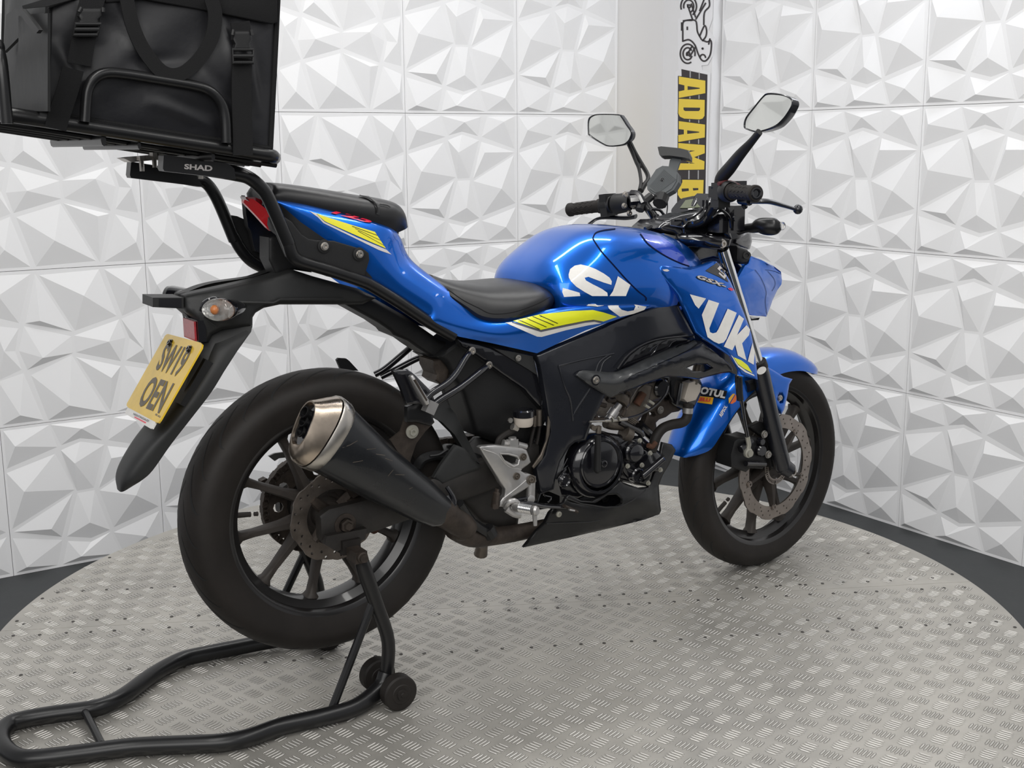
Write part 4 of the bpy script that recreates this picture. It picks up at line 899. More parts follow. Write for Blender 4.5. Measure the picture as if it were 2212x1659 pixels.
# right and left rear indicators
def indicator(p, d, L, name='rear_indicator', lens='clear_lens', **k):
    e = empty(name); e.parent = bike; p = Vector(p); d = Vector(d).normalized(); tag(e, **k)
    mb = MB(); a = p; b_ = p+d*L; tube(mb, [a, a+d*L*.45, b_-d*.035, b_-d*.012], [.008, .008, .021, .024], 16, smooth=3, flat=.75); mb.obj('housing', 'gloss_black', e)
    mb = MB(); tube(mb, [b_-d*.014, b_-d*.004, b_+d*.006, b_+d*.011], [.0245, .0235, .016, .004], 20, smooth=3, flat=.75); mb.obj('lens', lens, e)
    mb = MB(); tube(mb, [b_-d*.0135, b_-d*.0125], [.0225, .0215], 20, flat=.75); mb.obj('reflector_bowl', 'chrome_bowl', e)
    mb = MB(); ball(mb, b_-d*.004, .008); mb.obj('bulb', 'amber_bulb', e); return e

sheet('shroud_inner', 'H', [(-60, 640), (120, 560), (260, 640), (400, 900), (480, 1030), (700, 1160), (710, 1330), (560, 1260), (380, 1110), (240, 1010), (60, 960)], -.105, 'gloss_black', bike, .02, res=16)
# rear right indicator: an oval clear lens facing back, with its housing running forward
ri = empty('rear_indicator'); ri.parent = bike
def facet_oval(c, cen, Y, ru, rv, tilt, d, prof, n=24):
    """ovals stacked along direction d; prof (scale, offset)"""
    u0, v0 = G(c, *cen); C0 = PY(u0, v0, Y); d = Vector(d).normalized(); up = Vector((0, 0, 1)); sd = d.cross(up).normalized(); up = sd.cross(d).normalized(); R_ = []
    for s, o in prof:
        R_.append([C0+d*o+(sd*math.cos(a)*ru+up*math.sin(a)*rv)*s for a in [2*math.pi*k/n for k in range(n)]])
    return R_
dd = (-.80, -.58, .05)
mb = MB(); loft(mb, facet_oval('C', (838, 335), -.115, .036, .0215, 0, dd, [(.35, -.075), (.75, -.045), (.98, -.012), (1.02, -.004), (1.0, 0)])); mb.obj('housing', 'gloss_black', ri)
mb = MB(); loft(mb, facet_oval('C', (838, 335), -.115, .036, .0215, 0, dd, [(.97, 0.0005), (.95, .001)])); mb.obj('reflector_bowl', 'chrome_bowl', ri)
mb = MB(); loft(mb, facet_oval('C', (838, 335), -.115, .036, .0215, 0, dd, [(1.0, 0.001), (.97, .006), (.85, .011), (.6, .014), (.2, .0155)])); mb.obj('lens', 'clear_lens', ri)
mb = MB(); ball(mb, PY(*G('C', 828, 332), -.118)+Vector((-.006, -.004, 0)), .0095); mb.obj('bulb', 'amber_bulb', ri)
mb = MB(); tube(mb, pts3('C', [(720, 340, -.085), (740, 290, -.095), (800, 262, -.10), (870, 275, -.095)]), .004, 8, smooth=4); tube(mb, pts3('C', [(900, 330, -.07), (960, 340, -.10)]), .013, 10); mb.obj('stalk', 'gloss_black', ri)
li = empty('rear_indicator'); li.parent = bike
mb = MB(); loft(mb, facet_oval('C', (520, 240), .13, .034, .020, 0, (-.80, .58, .05), [(1.0, 0.0), (.95, .007), (.6, .013), (.2, .0145)])); mb.obj('lens', 'clear_lens', li)
mb = MB(); loft(mb, facet_oval('C', (520, 240), .13, .034, .020, 0, (-.80, .58, .05), [(.35, -.07), (.75, -.04), (1.0, -.005), (1.0, 0)])); tube(mb, [PY(*G('C', 600, 245), .05), PY(*G('C', 560, 240), .11)], .010, 10); mb.obj('housing', 'gloss_black', li)
# red reflector and the number plate
mb = MB(); mb2 = MB()
P = pts3('C', [(598, 412), (690, 425), (690, 530), (598, 515)], -.012)
pn = Vector((-.86, 0, .28)).normalized()
def slab(mb, P, off, th):
    nrm = (P[1]-P[0]).cross(P[3]-P[0]).normalized(); nrm = nrm if nrm.x < 0 else -nrm; A = [p+nrm*off for p in P]; B_ = [p+nrm*(off-th) for p in P]; n = len(P)
    mb.add(A+B_, [tuple(range(n)), tuple(range(2*n-1, n-1, -1))]+[(i, n+i, n+(i+1) % n, (i+1) % n) for i in range(n)]); return nrm
rp = hit(*G('C', 642, 465), (-.268, 0, 0), (1, 0, 0))
rc = [Vector((rp.x-.0*dz, rp.y+dy, rp.z+dz)) for dy, dz in ((.034, .019), (-.034, .019), (-.034, -.019), (.034, -.019))]
slab(mb, rc, .001, .004); part('rear_reflector', 'red_reflector', mb, smooth=0)
slab(mb2, [Vector((p.x+.004, p.y*1.12, rp.z+(p.z-rp.z)*1.1)) for p in rc], 0, .016); part('reflector_base', 'gloss_black', mb2, smooth=0)
pl = empty('number_plate'); pl.parent = bike
# plate plane through the top and bottom edges measured in the bike frame
pT, pB = Vector((-.274, 0, .7805)), Vector((-.3665, 0, .6435)); pdir = (pB-pT).normalized(); pnorm = pdir.cross(Vector((0, 1, 0))).normalized(); pnorm = pnorm if pnorm.x < 0 else -pnorm
def plane_px(c, a, b, off=0): return hit(*G(c, a, b), pT+pnorm*off, pnorm)
rnd = [(495, 500), (505, 498), (722, 556), (731, 566), (727, 590), (452, 1072), (440, 1087), (428, 1086), (238, 985), (230, 972), (232, 958), (484, 510)]
mb = MB(); Pp = [plane_px('C', *p) for p in rnd]; slab(mb, Pp, .0015, .0035); mb.obj('plate_face', 'plate_yellow', pl, smooth=0)
mb = MB(); slab(mb, [plane_px('C', *p) for p in [(236, 985), (420, 1080), (420, 1090), (400, 1126), (388, 1126), (222, 1028), (220, 1018)]], .0012, .003); mb.obj('dealer_strip', 'decal_white', pl, smooth=0)
def plate_text(txt, q, m='plate_ink', bold=.0, space=1.0, name='registration', off=.0022): text_quad(name, txt, [plane_px('C', *p, off) for p in q], m, pl, bold=bold, space=space)
plate_text('SW19', [(492, 552), (667, 592), (562, 785), (412, 735)], bold=.026, space=1.0)
plate_text('OEN', [(392, 772), (545, 822), (438, 1026), (290, 968)], bold=.026, space=1.0)
plate_text('NIGHTINGALES', [(272, 1018), (376, 1068), (368, 1080), (268, 1032)], 'decal_grey', .02, name='dealer_name')
plate_text('BS AU', [(420, 1022), (452, 1040), (446, 1052), (414, 1034)], 'decal_black', .02, name='plate_mark')
mb = MB(); slab(mb, [plane_px('C', *p, .0008) for p in [(282, 1044), (356, 1082), (352, 1090), (280, 1052)]], .0013, .001); mb.obj('dealer_line', 'decal_red', pl, smooth=0)
for q in ((516, 556), (643, 598)):
    mb = MB(); bolt(mb, plane_px('C', *q, .002), .0065, tuple(pnorm), .005); mb.obj('plate_screw', 'gloss_black', pl)
mb = MB(); box(mb, (-.272, 0, .70), (.02, .12, .10), Matrix.Rotation(.59, 3, 'Y')); part('plate_bracket', 'black_plastic', mb)

# ------------------------------------------------------------------ luggage rack and tray (bolted to the bike)
rk = empty('luggage_rack'); rk.parent = bike; rk['label'] = 'black tubular top-box rack with a wire luggage tray'
Yk = -.118
mb = MB(); tube(mb, pts3('A', [(1130, 1118), (1400, 1150), (1610, 1185), (1700, 1215), (1775, 1275), (1835, 1360), (1960, 1640)], Yk)+pts3('B', [(700, 720), (728, 800), (780, 855), (900, 895), (1100, 955), (1320, 1030), (1420, 1075), (1650, 1215), (1900, 1380), (2130, 1515)], Yk), [.0145]*3+[.013]*14, 14, smooth=4); mb.obj('right_tube', 'satin_metal', rk)
mb = MB(); tube(mb, pts3('A', [(905, 1155), (1100, 1185), (1330, 1225), (1400, 1245), (1455, 1310), (1510, 1420), (1600, 1640)], .118)+pts3('B', [(215, 640), (270, 740), (340, 830), (420, 890), (560, 950), (720, 990)], .118), [.0145]*3+[.0125]*10, 14, smooth=4); mb.obj('left_tube', 'satin_metal', rk)
sheet('side_plate', 'A', [(1118, 1060), (1140, 1058), (1560, 1118), (1600, 1150), (1610, 1225), (1122, 1168), (1112, 1150)], Yk-.0165, 'satin_metal', rk, .033, res=20, key='rackplate')
sheet('side_plate', 'A', [(895, 1105), (1118, 1140), (1330, 1180), (1385, 1275), (895, 1215), (887, 1195)], .103, 'satin_metal', rk, .030, res=20)
text_quad('maker_lettering', 'SHAD', [G('A', 1258, 1118), G('A', 1450, 1130), G('A', 1448, 1170), G('A', 1256, 1154)], 'decal_silver', rk, key='rackplate', bold=.035, space=1.0)
sheet('mounting_plate', 'B', [(618, 455), (660, 478), (725, 520), (770, 580), (810, 630), (870, 668), (935, 680), (1090, 685), (1360, 765), (1392, 790), (1398, 850), (1358, 985), (1330, 1000), (1060, 905), (790, 830), (720, 740)], Yk-.004, 'black_plastic', rk, .006, roll=(3, .001), key='rp')
for q in ((1006, 732), (1310, 800)):
    mb = MB(); p = pts3('B', [q], Yk-.006)[0]; lathe(mb, p, (0, -1, 0), [(.0135, -.001), (.0135, .001), (.009, .002)], 24); mb.obj('washer', 'black_plastic', rk); mb = MB(); bolt(mb, p+Vector((0, -.001, 0)), .0068, h=.006); mb.obj('rack_bolt', 'steel', rk)
sheet('mounting_plate', 'B', [(200, 462), (250, 470), (330, 505), (385, 560), (440, 620), (500, 652), (560, 655), (600, 700), (740, 930), (590, 978), (430, 920), (320, 830), (240, 720)], .118, 'black_plastic', rk, .006)
mb = MB()
for q in ((965, 1095), (1052, 1070)):
    p = pts3('A', [(q[0], q[1])], -.01)[0]; lathe(mb, p, (0, 0, -1), [(.0085, -.008), (.0085, 0), (.0045, 0), (.0045, .020), (0, .020)], 6)
mb.obj('clamp_bolt', 'steel', rk)
mb = MB(); tube(mb, pts3('A', [(1370, 1200), (1370, 1222)], -.02), .005, 6); mb.obj('small_bolt', 'bolt', rk)
sheet('clamp_plate', 'A', [(845, 1080), (905, 1072), (1110, 1055), (1118, 1085), (900, 1108)], -.01, 'steel', rk, .05, res=30)
# tray: plane measured from its right rail
tA = PY(*G('A', 100, 788), -.205); tB = PY(*G('A', 1830, 1058), -.205)
tdir = (tB-tA).normalized(); TX = lambda s, y, dz=0: Vector((tA.x+tdir.x*s, y, tA.z+tdir.z*s+dz)); TLn = (tB-tA).length
tray = empty('luggage_tray'); tray.parent = rk
ring_ = [TX(.02, -.205), TX(TLn*.5, -.205), TX(TLn-.02, -.203), TX(TLn+.022, -.175), TX(TLn+.055, -.08), TX(TLn+.062, 0), TX(TLn+.055, .08), TX(TLn+.02, .17), TX(TLn-.02, .195), TX(TLn*.5, .20), TX(.02, .20), TX(-.018, .18), TX(-.025, .1), TX(-.025, -.1), TX(-.015, -.185)]
mb = MB(); tube(mb, ring_, .0125, 12, closed=True, smooth=5); mb.obj('tray_rail', 'satin_metal', tray)
for y in (-.13, -.05, .04, .12):
    mb = MB(); tube(mb, [TX(-.02, y, -.012), TX(TLn+.045, y, -.012)], .0055, 8); mb.obj('tray_rod', 'satin_metal', tray)
for s, r in ((.14, .010), (.20, .0065), (.33, .008)):
    mb = MB(); tube(mb, [TX(s, -.20, -.018), TX(s, .19, -.018)], r, 8, flat=.45); mb.obj('tray_cross_bar', 'satin_metal', tray)
sheet('tray_floor_plate', 'A', [(1100, 1050), (1300, 1015), (1650, 1060), (1860, 1085), (1700, 1135), (1500, 1110)], 0.0, 'satin_metal', tray, .006, res=30)
mb = MB(); tube(mb, pts3('A', [(580, 832), (588, 700), (600, 610), (640, 540), (720, 500), (850, 505), (1100, 545), (1330, 585), (1430, 620), (1500, 690), (1535, 790), (1545, 975)], -.222), .0092, 12, smooth=4); mb.obj('tray_hoop', 'satin_metal', tray)
hx = TX(-.026, 0).x; mb = MB(); P0 = PX(*G('A', 45, 800), hx); y0 = P0.y
tube(mb, [Vector((hx, y0, P0.z-.01)), Vector((hx, y0, P0.z+.07)), Vector((hx, y0+.012, P0.z+.098)), Vector((hx, y0+.04, P0.z+.112)), Vector((hx, -.02, P0.z+.114)), Vector((hx, .10, P0.z+.112)), Vector((hx, .135, P0.z+.09)), Vector((hx, .14, P0.z-.01))], .0092, 12, smooth=5); mb.obj('tray_hoop', 'satin_metal', tray)
# ------------------------------------------------------------------ front end
def seg(mb, a, b, r0, r1=None, n=16): tube(mb, [a, b], [r0, r1 if r1 is not None else r0], n)
def frp(x, y, z): return M_FR @ Vector((x, y, z))
# fork: axle-centred frame; line of the right leg traced top to bottom
ft = pts3('Q', [(866, 905)], -.098, fr=True)[0]; fm = pts3('H', [(874, 1235)], -.098, fr=True)[0]; fb = pts3('I', [(962, 815)], -.098, fr=True)[0]
fork = empty('front_fork'); fork.parent = bike
def mirf(p): q = M_FRI @ p; return M_FR @ Vector((q.x, -q.y, q.z))
for sd in (0, 1):
    f = (lambda p: p) if sd == 0 else mirf
    up = (ft-fm).normalized()
    mb = MB(); seg(mb, f(ft-up*.02), f(fm-up*.02), .0152, n=24); mb.obj('stanchion', 'chrome', fork, label='polished chrome fork tube')
    mb = MB(); tube(mb, [f(fm), f(fm-up*.03), f(fm.lerp(fb, .5)), f(fb), f(fb-up*.02)], [.0215, .0225, .0225, .0235, .016], 20); mb.obj('fork_leg', 'satin_side', fork)
    mb = MB(); tube(mb, [f(fm+up*.006), f(fm-up*.014)], [.0225, .0235], 20); mb.obj('dust_seal', 'rubber', fork)
    mb = MB(); ax = M_FR.to_3x3() @ Vector((0, -1 if sd == 0 else 1, 0)); p = frp(0, -.108 if sd == 0 else .108, .288); lathe(mb, p, ax, [(.017, -.03), (.017, .004), (.012, .005), (.0115, .012), (.007, .012), (.006, .005), (0, .005)], 20); mb.obj('axle_end', 'steel', fork)
    mb = MB(); tube(mb, [f(fb), p], [.023, .020], 16); mb.obj('axle_lug', 'satin_side', fork)
mb = MB(); p = M_FRI @ (ft+up*.0); tube(mb, [M_FR @ Vector((p.x-.01, -.112, p.z+.0)), M_FR @ Vector((p.x-.045, -.06, p.z+.005)), M_FR @ Vector((p.x-.05, .06, p.z+.005)), M_FR @ Vector((p.x-.01, .112, p.z+.0))], .024, 12, smooth=5, flat=.7)
tube(mb, [M_FR @ Vector((p.x-.015, -.12, p.z-.14)), M_FR @ Vector((p.x-.02, .12, p.z-.14))], .026, 12); mb.obj('fork_clamp', 'gloss_black', fork)
mb = MB(); q = pts3('Q', [(880, 920)], -.140)[0]; bolt(mb, q, .009, tuple(M_FR.to_3x3() @ Vector((0, -1, 0))), .008); mb.obj('pinch_bolt', 'steel', fork)
mb = MB(); P = pts3('H', [(904+37*math.cos(t), 1292+30*math.sin(t)-.28*37*math.cos(t)) for t in [2*math.pi*k/20 for k in range(20)]], -.1222, fr=True); mb.add(P, [tuple(range(20))]); mb.obj('fork_sticker', 'decal_white', fork, smooth=0)
# front fender: one curved shell over the tyre
def fen(ang, r, w_, drop, n=13):
    a = math.radians(ang); s = []
    for i in range(n):
        t = -1+2*i/(n-1); y = w_*math.sin(t*math.pi/2); rr = r-drop*(1-math.cos(t*math.pi/2)**.7); s.append(frp(rr*math.cos(a), y, .288+rr*math.sin(a)))
    return s
FW = .071
secs = [fen(46.5, .309, .004, .001), fen(49, .312, .022, .008), fen(54, .316, .046, .026), fen(62, .319, .062, .042), fen(75, .321, FW, .052), fen(90, .321, FW+.003, .058), fen(105, .321, FW+.005, .062), fen(120, .322, FW+.005, .064), fen(135, .324, FW+.003, .066), fen(150, .328, FW, .064), fen(160, .333, FW-.006, .056), fen(164.5, .336, .050, .034), fen(167, .337, .03, .014)]
fender = shell('front_mudguard', 'blue_paint', secs, k=4, thick=.003); regbvh('fender', [fender])
sheet('fender_bracket', 'H', [(872, 1210), (930, 1250), (1000, 1290), (1080, 1340), (1150, 1360), (1125, 1400), (1108, 1500), (1085, 1600), (1062, 1640), (1000, 1560), (965, 1400), (890, 1260)], -.082, 'blue_paint', bike, .01, fr=True, res=8, roll=(4, .004), holes=[[(1035, 1495), (1045, 1472), (1062, 1475), (1074, 1505), (1068, 1545), (1050, 1548), (1036, 1525)]])
mb = MB(); bolt(mb, pts3('H', [(1050, 1510)], -.080, fr=True)[0], .0065); part('fender_bolt', 'steel', mb)
sheet('fender_side', 'I', [(490, 195), (600, 150), (640, 168), (650, 330), (640, 385), (600, 420), (560, 455), (520, 500), (490, 560), (440, 640), (400, 690), (350, 715), (330, 600), (350, 480), (400, 350)], [(600, 150, -.078), (640, 385, -.080), (490, 560, -.080), (350, 715, -.066), (350, 480, -.064), (490, 195, -.064)], 'blue_paint', bike, .004, fr=True, res=9, key='fside') if False else None
decal('sponsor_patch', 'F', [[(1205, 398), (1420, 438), (1405, 492), (1235, 465), (1215, 440)]], 'fender', 'decal_black', fender, .0012)
text_quad('sponsor_lettering', 'MOTUL', [G('F', 1205, 398), G('F', 1412, 440), G('F', 1405, 488), G('F', 1196, 448)], 'decal_white', fender, key='fender', bold=.05, shear=.2, off=.0022)
decal('sponsor_patch', 'F', [[(1232, 470), (1332, 480), (1322, 525), (1225, 512)]], 'fender', 'decal_amber', fender, .0012)
text_quad('sponsor_lettering', 'IRELLI', [G('F', 1215, 478), G('F', 1315, 486), G('F', 1308, 508), G('F', 1212, 502)], 'decal_red', fender, key='fender', bold=.03, off=.0022)
decal('sponsor_roundel', 'F', [[(1455, 455), (1470, 455), (1430, 520), (1428, 485)]], 'fender', 'decal_amber', fender, .0014); decal('sponsor_roundel', 'F', [[(1474, 458), (1482, 480), (1474, 505), (1452, 520), (1438, 518)]], 'fender', 'decal_orange', fender, .0014)
text_quad('sponsor_lettering', 'REPSOL', [G('F', 1366, 590), G('F', 1404, 525), G('F', 1420, 540), G('F', 1382, 608)], 'decal_white', fender, key='fender', bold=.03, off=.0016)
# caliper, hose, sensor bracket
cal = empty('front_caliper'); cal.parent = bike
sheet('caliper_body', 'I', [(612, 640), (640, 618), (700, 615), (740, 600), (830, 625), (850, 700), (848, 800), (820, 840), (730, 835), (700, 862), (590, 825), (585, 740)], -.088, 'black_plastic', cal, .055, fr=True, res=9, roll=(5, .006))
mb = MB()
for q, r in (((800, 705), .016), ((800, 640), .010)): lathe(mb, pts3('I', [q], -.092, fr=True)[0], (0, -1, 0), [(r, -.004), (r, .008), (r*.8, .012), (0, .012)], 20)
tube(mb, pts3('I', [(700, 800), (835, 805)], -.098, fr=True), .008, 10); tube(mb, pts3('I', [(660, 700), (740, 640)], -.096, fr=True), .010, 10); mb.obj('piston_housing', 'gloss_black', cal)
sheet('caliper_bracket', 'I', [(720, 540), (800, 500), (880, 520), (930, 620), (960, 780), (930, 850), (880, 830), (850, 700), (830, 620)], -.078, 'black_plastic', cal, .014, fr=True, res=9, roll=(4, .004))
for q in ((830, 590), (858, 735)):
    mb = MB(); bolt(mb, pts3('I', [q], -.094, fr=True)[0], .0085, h=.006); mb.obj('caliper_bolt', 'bolt', cal)
mb = MB(); tube(mb, pts3('I', [(635, 170), (640, 260), (665, 340), (680, 430), (690, 500), (708, 590), (718, 660)], -.105, fr=True), .0052, 10, smooth=5); mb.obj('brake_line', 'gloss_black', cal)
mb = MB(); tube(mb, pts3('I', [(712, 610), (722, 665), (715, 705)], -.107, fr=True), .0065, 10); lathe(mb, pts3('I', [(710, 722)], -.105, fr=True)[0], (0, -1, 0), [(.013, 0), (.013, .007), (.009, .009), (.009, .014), (0, .014)], 12); mb.obj('banjo_fitting', 'bolt_pale', cal)
mb = MB(); tube(mb, pts3('I', [(650, 180), (655, 300), (660, 345)], -.108, fr=True), .009, 10); tube(mb, pts3('I', [(700, 250), (760, 230), (800, 260)], -.07, fr=True), .016, 10); mb.obj('line_clamp', 'black_plastic', cal)
# headlight cowl: faceted nose panel, mirrored
sheet('headlight_cowl', 'H', [(815, 378), (900, 410), (1000, 460), (1058, 505), (1066, 570), (1062, 605), (1030, 650), (992, 730), (968, 800), (942, 862), (870, 858), (800, 848), (782, 800), (757, 745), (735, 660), (706, 575), (735, 520), (770, 458), (800, 440)],
      [(815, 378, -.092), (1058, 505, -.040), (1066, 570, -.032), (1030, 650, -.034), (942, 862, -.050), (800, 848, -.088), (706, 575, -.120), (770, 458, -.106), (845, 492, -.096), (712, 560, -.122), (850, 560, -.108), (750, 668, -.116), (930, 560, -.082), (940, 690, -.074), (985, 600, -.056), (900, 440, -.078)], 'blue_paint', bike, .006, res=6, lin=1, mirror=True, roll=(3, .002), key='cowl', smooth=22)
strip('cowl_seam', 'H', [[(850, 490), (900, 560), (938, 660), (932, 740), (945, 850)], [(950, 500), (1000, 560), (1010, 610), (985, 660)], [(930, 490), (1000, 500), (1055, 522)]], 0.7, 'cowl', 'seam_dark', bike, .001)
sheet('cowl_facet', 'H', [(770, 462), (845, 492), (712, 560)], [(770, 462, -.110), (845, 492, -.104), (712, 560, -.128)], 'blue_paint', bike, .010, res=20, lin=1)
mb = MB(); rings = []
for s, o in ((1.0, 0), (.95, .02), (.75, .032), (.3, .04)):
    rings.append([Vector((1.175+o, .055*math.cos(a)*s, .765+.065*math.sin(a)*s)) for a in [2*math.pi*i/24 for i in range(24)]])
loft(mb, rings); part('headlight_lens', 'clear_lens', mb)
sheet('cowl_bracket', 'H', [(705, 300), (790, 330), (820, 390), (800, 440), (745, 445), (700, 420)], -.095, 'black_plastic', bike, .03, res=8, roll=(4, .006)); mb = MB(); lathe(mb, pts3('H', [(785, 375)], -.098)[0], (-.5, -.8, .2), [(.010, 0), (.010, .004), (.005, .004), (.004, 0), (0, 0)], 18); part('bracket_grommet', 'black_plastic', mb)
sheet('dark_headstock', 'H', [(50, 160), (120, 100), (300, 90), (620, 60), (720, 100), (760, 200), (740, 300), (710, 420), (760, 470), (700, 580), (760, 740), (800, 850), (830, 880), (890, 870), (880, 890), (800, 895), (760, 800), (660, 560), (600, 480), (560, 420), (520, 410), (430, 430), (340, 465), (310, 330), (260, 240), (200, 200), (120, 190)], [(50, 160, -.02), (620, 60, -.06), (740, 300, -.07), (340, 465, -.07), (560, 420, -.06), (800, 895, -.04), (760, 740, -.06)], 'gloss_black', bike, .09, res=12, roll=(8, .01))
# shrouds with the big lettering
sheet('radiator_shroud', 'H', [(88, 470), (110, 456), (200, 462), (330, 478), (430, 450), (515, 420), (545, 424), (600, 490), (660, 590), (700, 680), (755, 810), (800, 930), (822, 1000), (845, 1120), (862, 1250), (872, 1365), (800, 1345), (740, 1325), (700, 1250), (650, 1175), (540, 1100), (440, 1040), (378, 990), (300, 830), (230, 690), (150, 590), (100, 530)],
      [(88, 470, -.168), (110, 456, -.166), (330, 478, -.160), (515, 420, -.145), (545, 424, -.142), (660, 590, -.150), (755, 810, -.156), (822, 1000, -.160), (862, 1250, -.166), (872, 1365, -.170), (740, 1325, -.174), (700, 1250, -.176), (440, 1040, -.178), (378, 990, -.176), (230, 690, -.168), (100, 530, -.162), (300, 560, -.182), (430, 540, -.172), (560, 600, -.165), (500, 750, -.188), (600, 800, -.180), (650, 1000, -.182), (700, 900, -.168), (780, 1200, -.174)], 'blue_paint', bike, .006, res=9, lin=16, mirror=True, roll=(4, .002), key='shroud', smooth=50)
decal('emblem_window', 'H', [[(455, 498), (545, 432), (600, 500), (640, 590), (560, 545)]], 'shroud', 'decal_black', bike, .0012)
decal('emblem', 'Q', [[(850, 1188), (926, 1244), (914, 1260), (862, 1222), (848, 1238), (930, 1306), (905, 1344), (834, 1278), (847, 1263), (892, 1306), (902, 1294), (818, 1220)]], 'shroud', 'decal_silver', bike, .0020, res=6)
sh_ = [[(330, 684), (458, 718), (400, 798), (372, 770)],
       [(478, 728), (562, 755), (485, 955), (490, 985), (512, 995), (540, 988), (555, 965), (630, 800), (702, 832), (620, 1040), (598, 1068), (560, 1078), (520, 1060), (470, 1025), (425, 848)],
       [(720, 848), (760, 880), (705, 1010), (780, 930), (808, 965), (800, 1010), (745, 1075), (780, 1210), (712, 1172), (690, 1085), (668, 1130), (600, 1100)],
       [(828, 1070), (845, 1140), (838, 1245), (790, 1218)]]
decal('lettering', 'H', sh_, 'shroud', 'decal_white', bike, .0014)
decal('stripe', 'H', [[(678, 1185), (740, 1210), (790, 1250), (828, 1312), (760, 1275), (712, 1240)]], 'shroud', 'decal_lime', bike, .0014); decal('stripe_border', 'H', [[(655, 1165), (672, 1180), (712, 1245), (780, 1295), (840, 1325), (846, 1336), (770, 1305), (715, 1262)]], 'shroud', 'decal_white', bike, .0014)
text_quad('model_lettering_outline', 'GSX-', [G('H', 388, 524), G('H', 628, 606), G('H', 616, 640), G('H', 380, 560)], 'decal_black', bike, key='shroud', bold=.10, shear=.25, off=.0016, space=1.1)
text_quad('model_lettering', 'GSX-', [G('H', 392, 528), G('H', 622, 608), G('H', 612, 634), G('H', 386, 556)], 'decal_silver', bike, key='shroud', bold=.03, shear=.25, off=.0022, space=1.1); text_quad('model_lettering', 'S', [G('H', 640, 620), G('H', 680, 650), G('H', 672, 668), G('H', 630, 640)], 'decal_red', bike, key='shroud', bold=.05, shear=.3, off=.002)
decal('shroud_tag', 'H', [[(112, 488), (150, 484), (168, 496), (150, 504), (125, 500)]], 'shroud', 'decal_silver', bike, .0012)
sheet('tank_front_cover', 'K', [(1590, 632), (1640, 560), (1800, 540), (1880, 640), (1800, 650), (1700, 650)], -.15, 'gloss_black', bike, .01, res=15)
# carbon-look side wing between cover and shroud
sheet('side_wing', 'F', [(435, 338), (448, 318), (470, 304), (520, 302), (560, 306), (640, 316), (700, 312), (790, 280), (900, 225), (1000, 185), (1120, 130), (1215, 105), (1250, 112), (1330, 175), (1440, 262), (1455, 290), (1458, 312), (1380, 322), (1290, 345), (1235, 360), (1150, 350), (1020, 345), (900, 385), (800, 425), (700, 462), (660, 478), (600, 445), (540, 410)],
      [(435, 338, -.160), (470, 304, -.156), (640, 316, -.150), (900, 225, -.150), (1215, 105, -.150), (560, 365, -.178), (700, 378, -.186), (900, 305, -.192), (1100, 225, -.196), (1240, 170, -.196), (1440, 262, -.176), (1458, 312, -.160), (1235, 360, -.150), (1020, 345, -.168), (800, 425, -.168), (660, 478, -.158), (540, 410, -.160), (1000, 250, -.194)], 'satin_side', bike, .006, res=8, lin=2, roll=(3, .003), key='wing', holes=[[(1160, 285), (1215, 262), (1290, 262), (1325, 285), (1270, 312), (1200, 308)]])
decal('carbon_strip', 'F', [[(440, 336), (455, 315), (475, 307), (560, 310), (640, 320), (700, 316), (790, 284), (900, 229), (1000, 189), (1120, 134), (1210, 110), (1225, 130), (1180, 165), (1100, 205), (1000, 248), (900, 295), (800, 335), (740, 370), (760, 400), (700, 455), (662, 472), (600, 440), (540, 402)]], 'wing', 'carbon', bike, .0022, res=4, holes=[[(535, 365), (545, 345), (575, 345), (592, 368), (575, 392), (548, 388)]])
mb = MB(); p = decal_pts([G('F', 562, 366)], 'wing', .001)[0]; lathe(mb, p, (0, -1, 0), [(.0125, 0), (.0125, .0015), (.0095, .0015)], 24); part('bolt_recess', 'gloss_black', mb); mb = MB(); bolt(mb, p, .0072, h=.006); part('wing_bolt', 'steel', mb)
# handlebar, controls, mirrors
hb = empty('handlebar'); hb.parent = bike
gR0, gR1 = PY(*G('Q', 1292, 320), -.372), PY(*G('Q', 990, 300), -.262); gL0, gL1 = PY(*G('G', 108, 1008), .372), PY(*G('G', 372, 975), .262)
mb = MB(); pr = pts3('Q', [(870, 330, -.20), (800, 460, -.15), (680, 640, -.10), (500, 700, -.05)]); plf = pts3('G', [(560, 950, .20), (680, 930, .145), (740, 1000, .115), (800, 1080, .085), (850, 1120, .06)])
tube(mb, [gR1]+pr+[PY(*G('G', 900, 1130), 0)]+plf[::-1]+[gL1], .0112, 12, smooth=5); mb.obj('bar_tube', 'satin_metal', hb)
for a, b, s in ((gR0, gR1, 'R'), (gL0, gL1, 'L')):
    ge = empty('grip'); ge.parent = hb; d = (b-a).normalized(); L = (b-a).length
    mb = MB(); lathe(mb, a, tuple(d), [(.009, .004), (.0105, -.001), (.016, -.001), (.0185, .002), (.0185, .010), (.0165, .013), (.0160, L*.5), (.0165, L-.012), (.0195, L-.010), (.0195, L)], 28); lathe(mb, a+d*.004, tuple(d), [(.0095, -.003), (.0095, .01), (0, .01)], 20); mb.obj('grip_rubber', 'rubber', ge)
    mb = MB(); u_ = Vector((0, 0, 1)); u_ = (u_-d*u_.dot(d)).normalized(); v_ = d.cross(u_)
    for k in range(9):
        a0 = 2*math.pi*k/9; q = []
        for i in range(9): t = .022+(L-.045)*i/8; aa = a0+.22*(1 if i % 2 else -1)*.6; q.append(a+d*t+(u_*math.cos(aa)+v_*math.sin(aa))*.0162)
        tube(mb, q, .0011, 5, smooth=2, caps=False)
    mb.obj('grip_ribs', 'rubber', ge)
    mb = MB(); lathe(mb, a, tuple(d), [(.0075, -.0015), (.0105, -.0025), (.0135, -.0015)], 24); lathe(mb, a+d*.001, tuple(d), [(0, 0), (.009, 0)], 20); mb.obj('bar_end', 'gloss_black', ge)
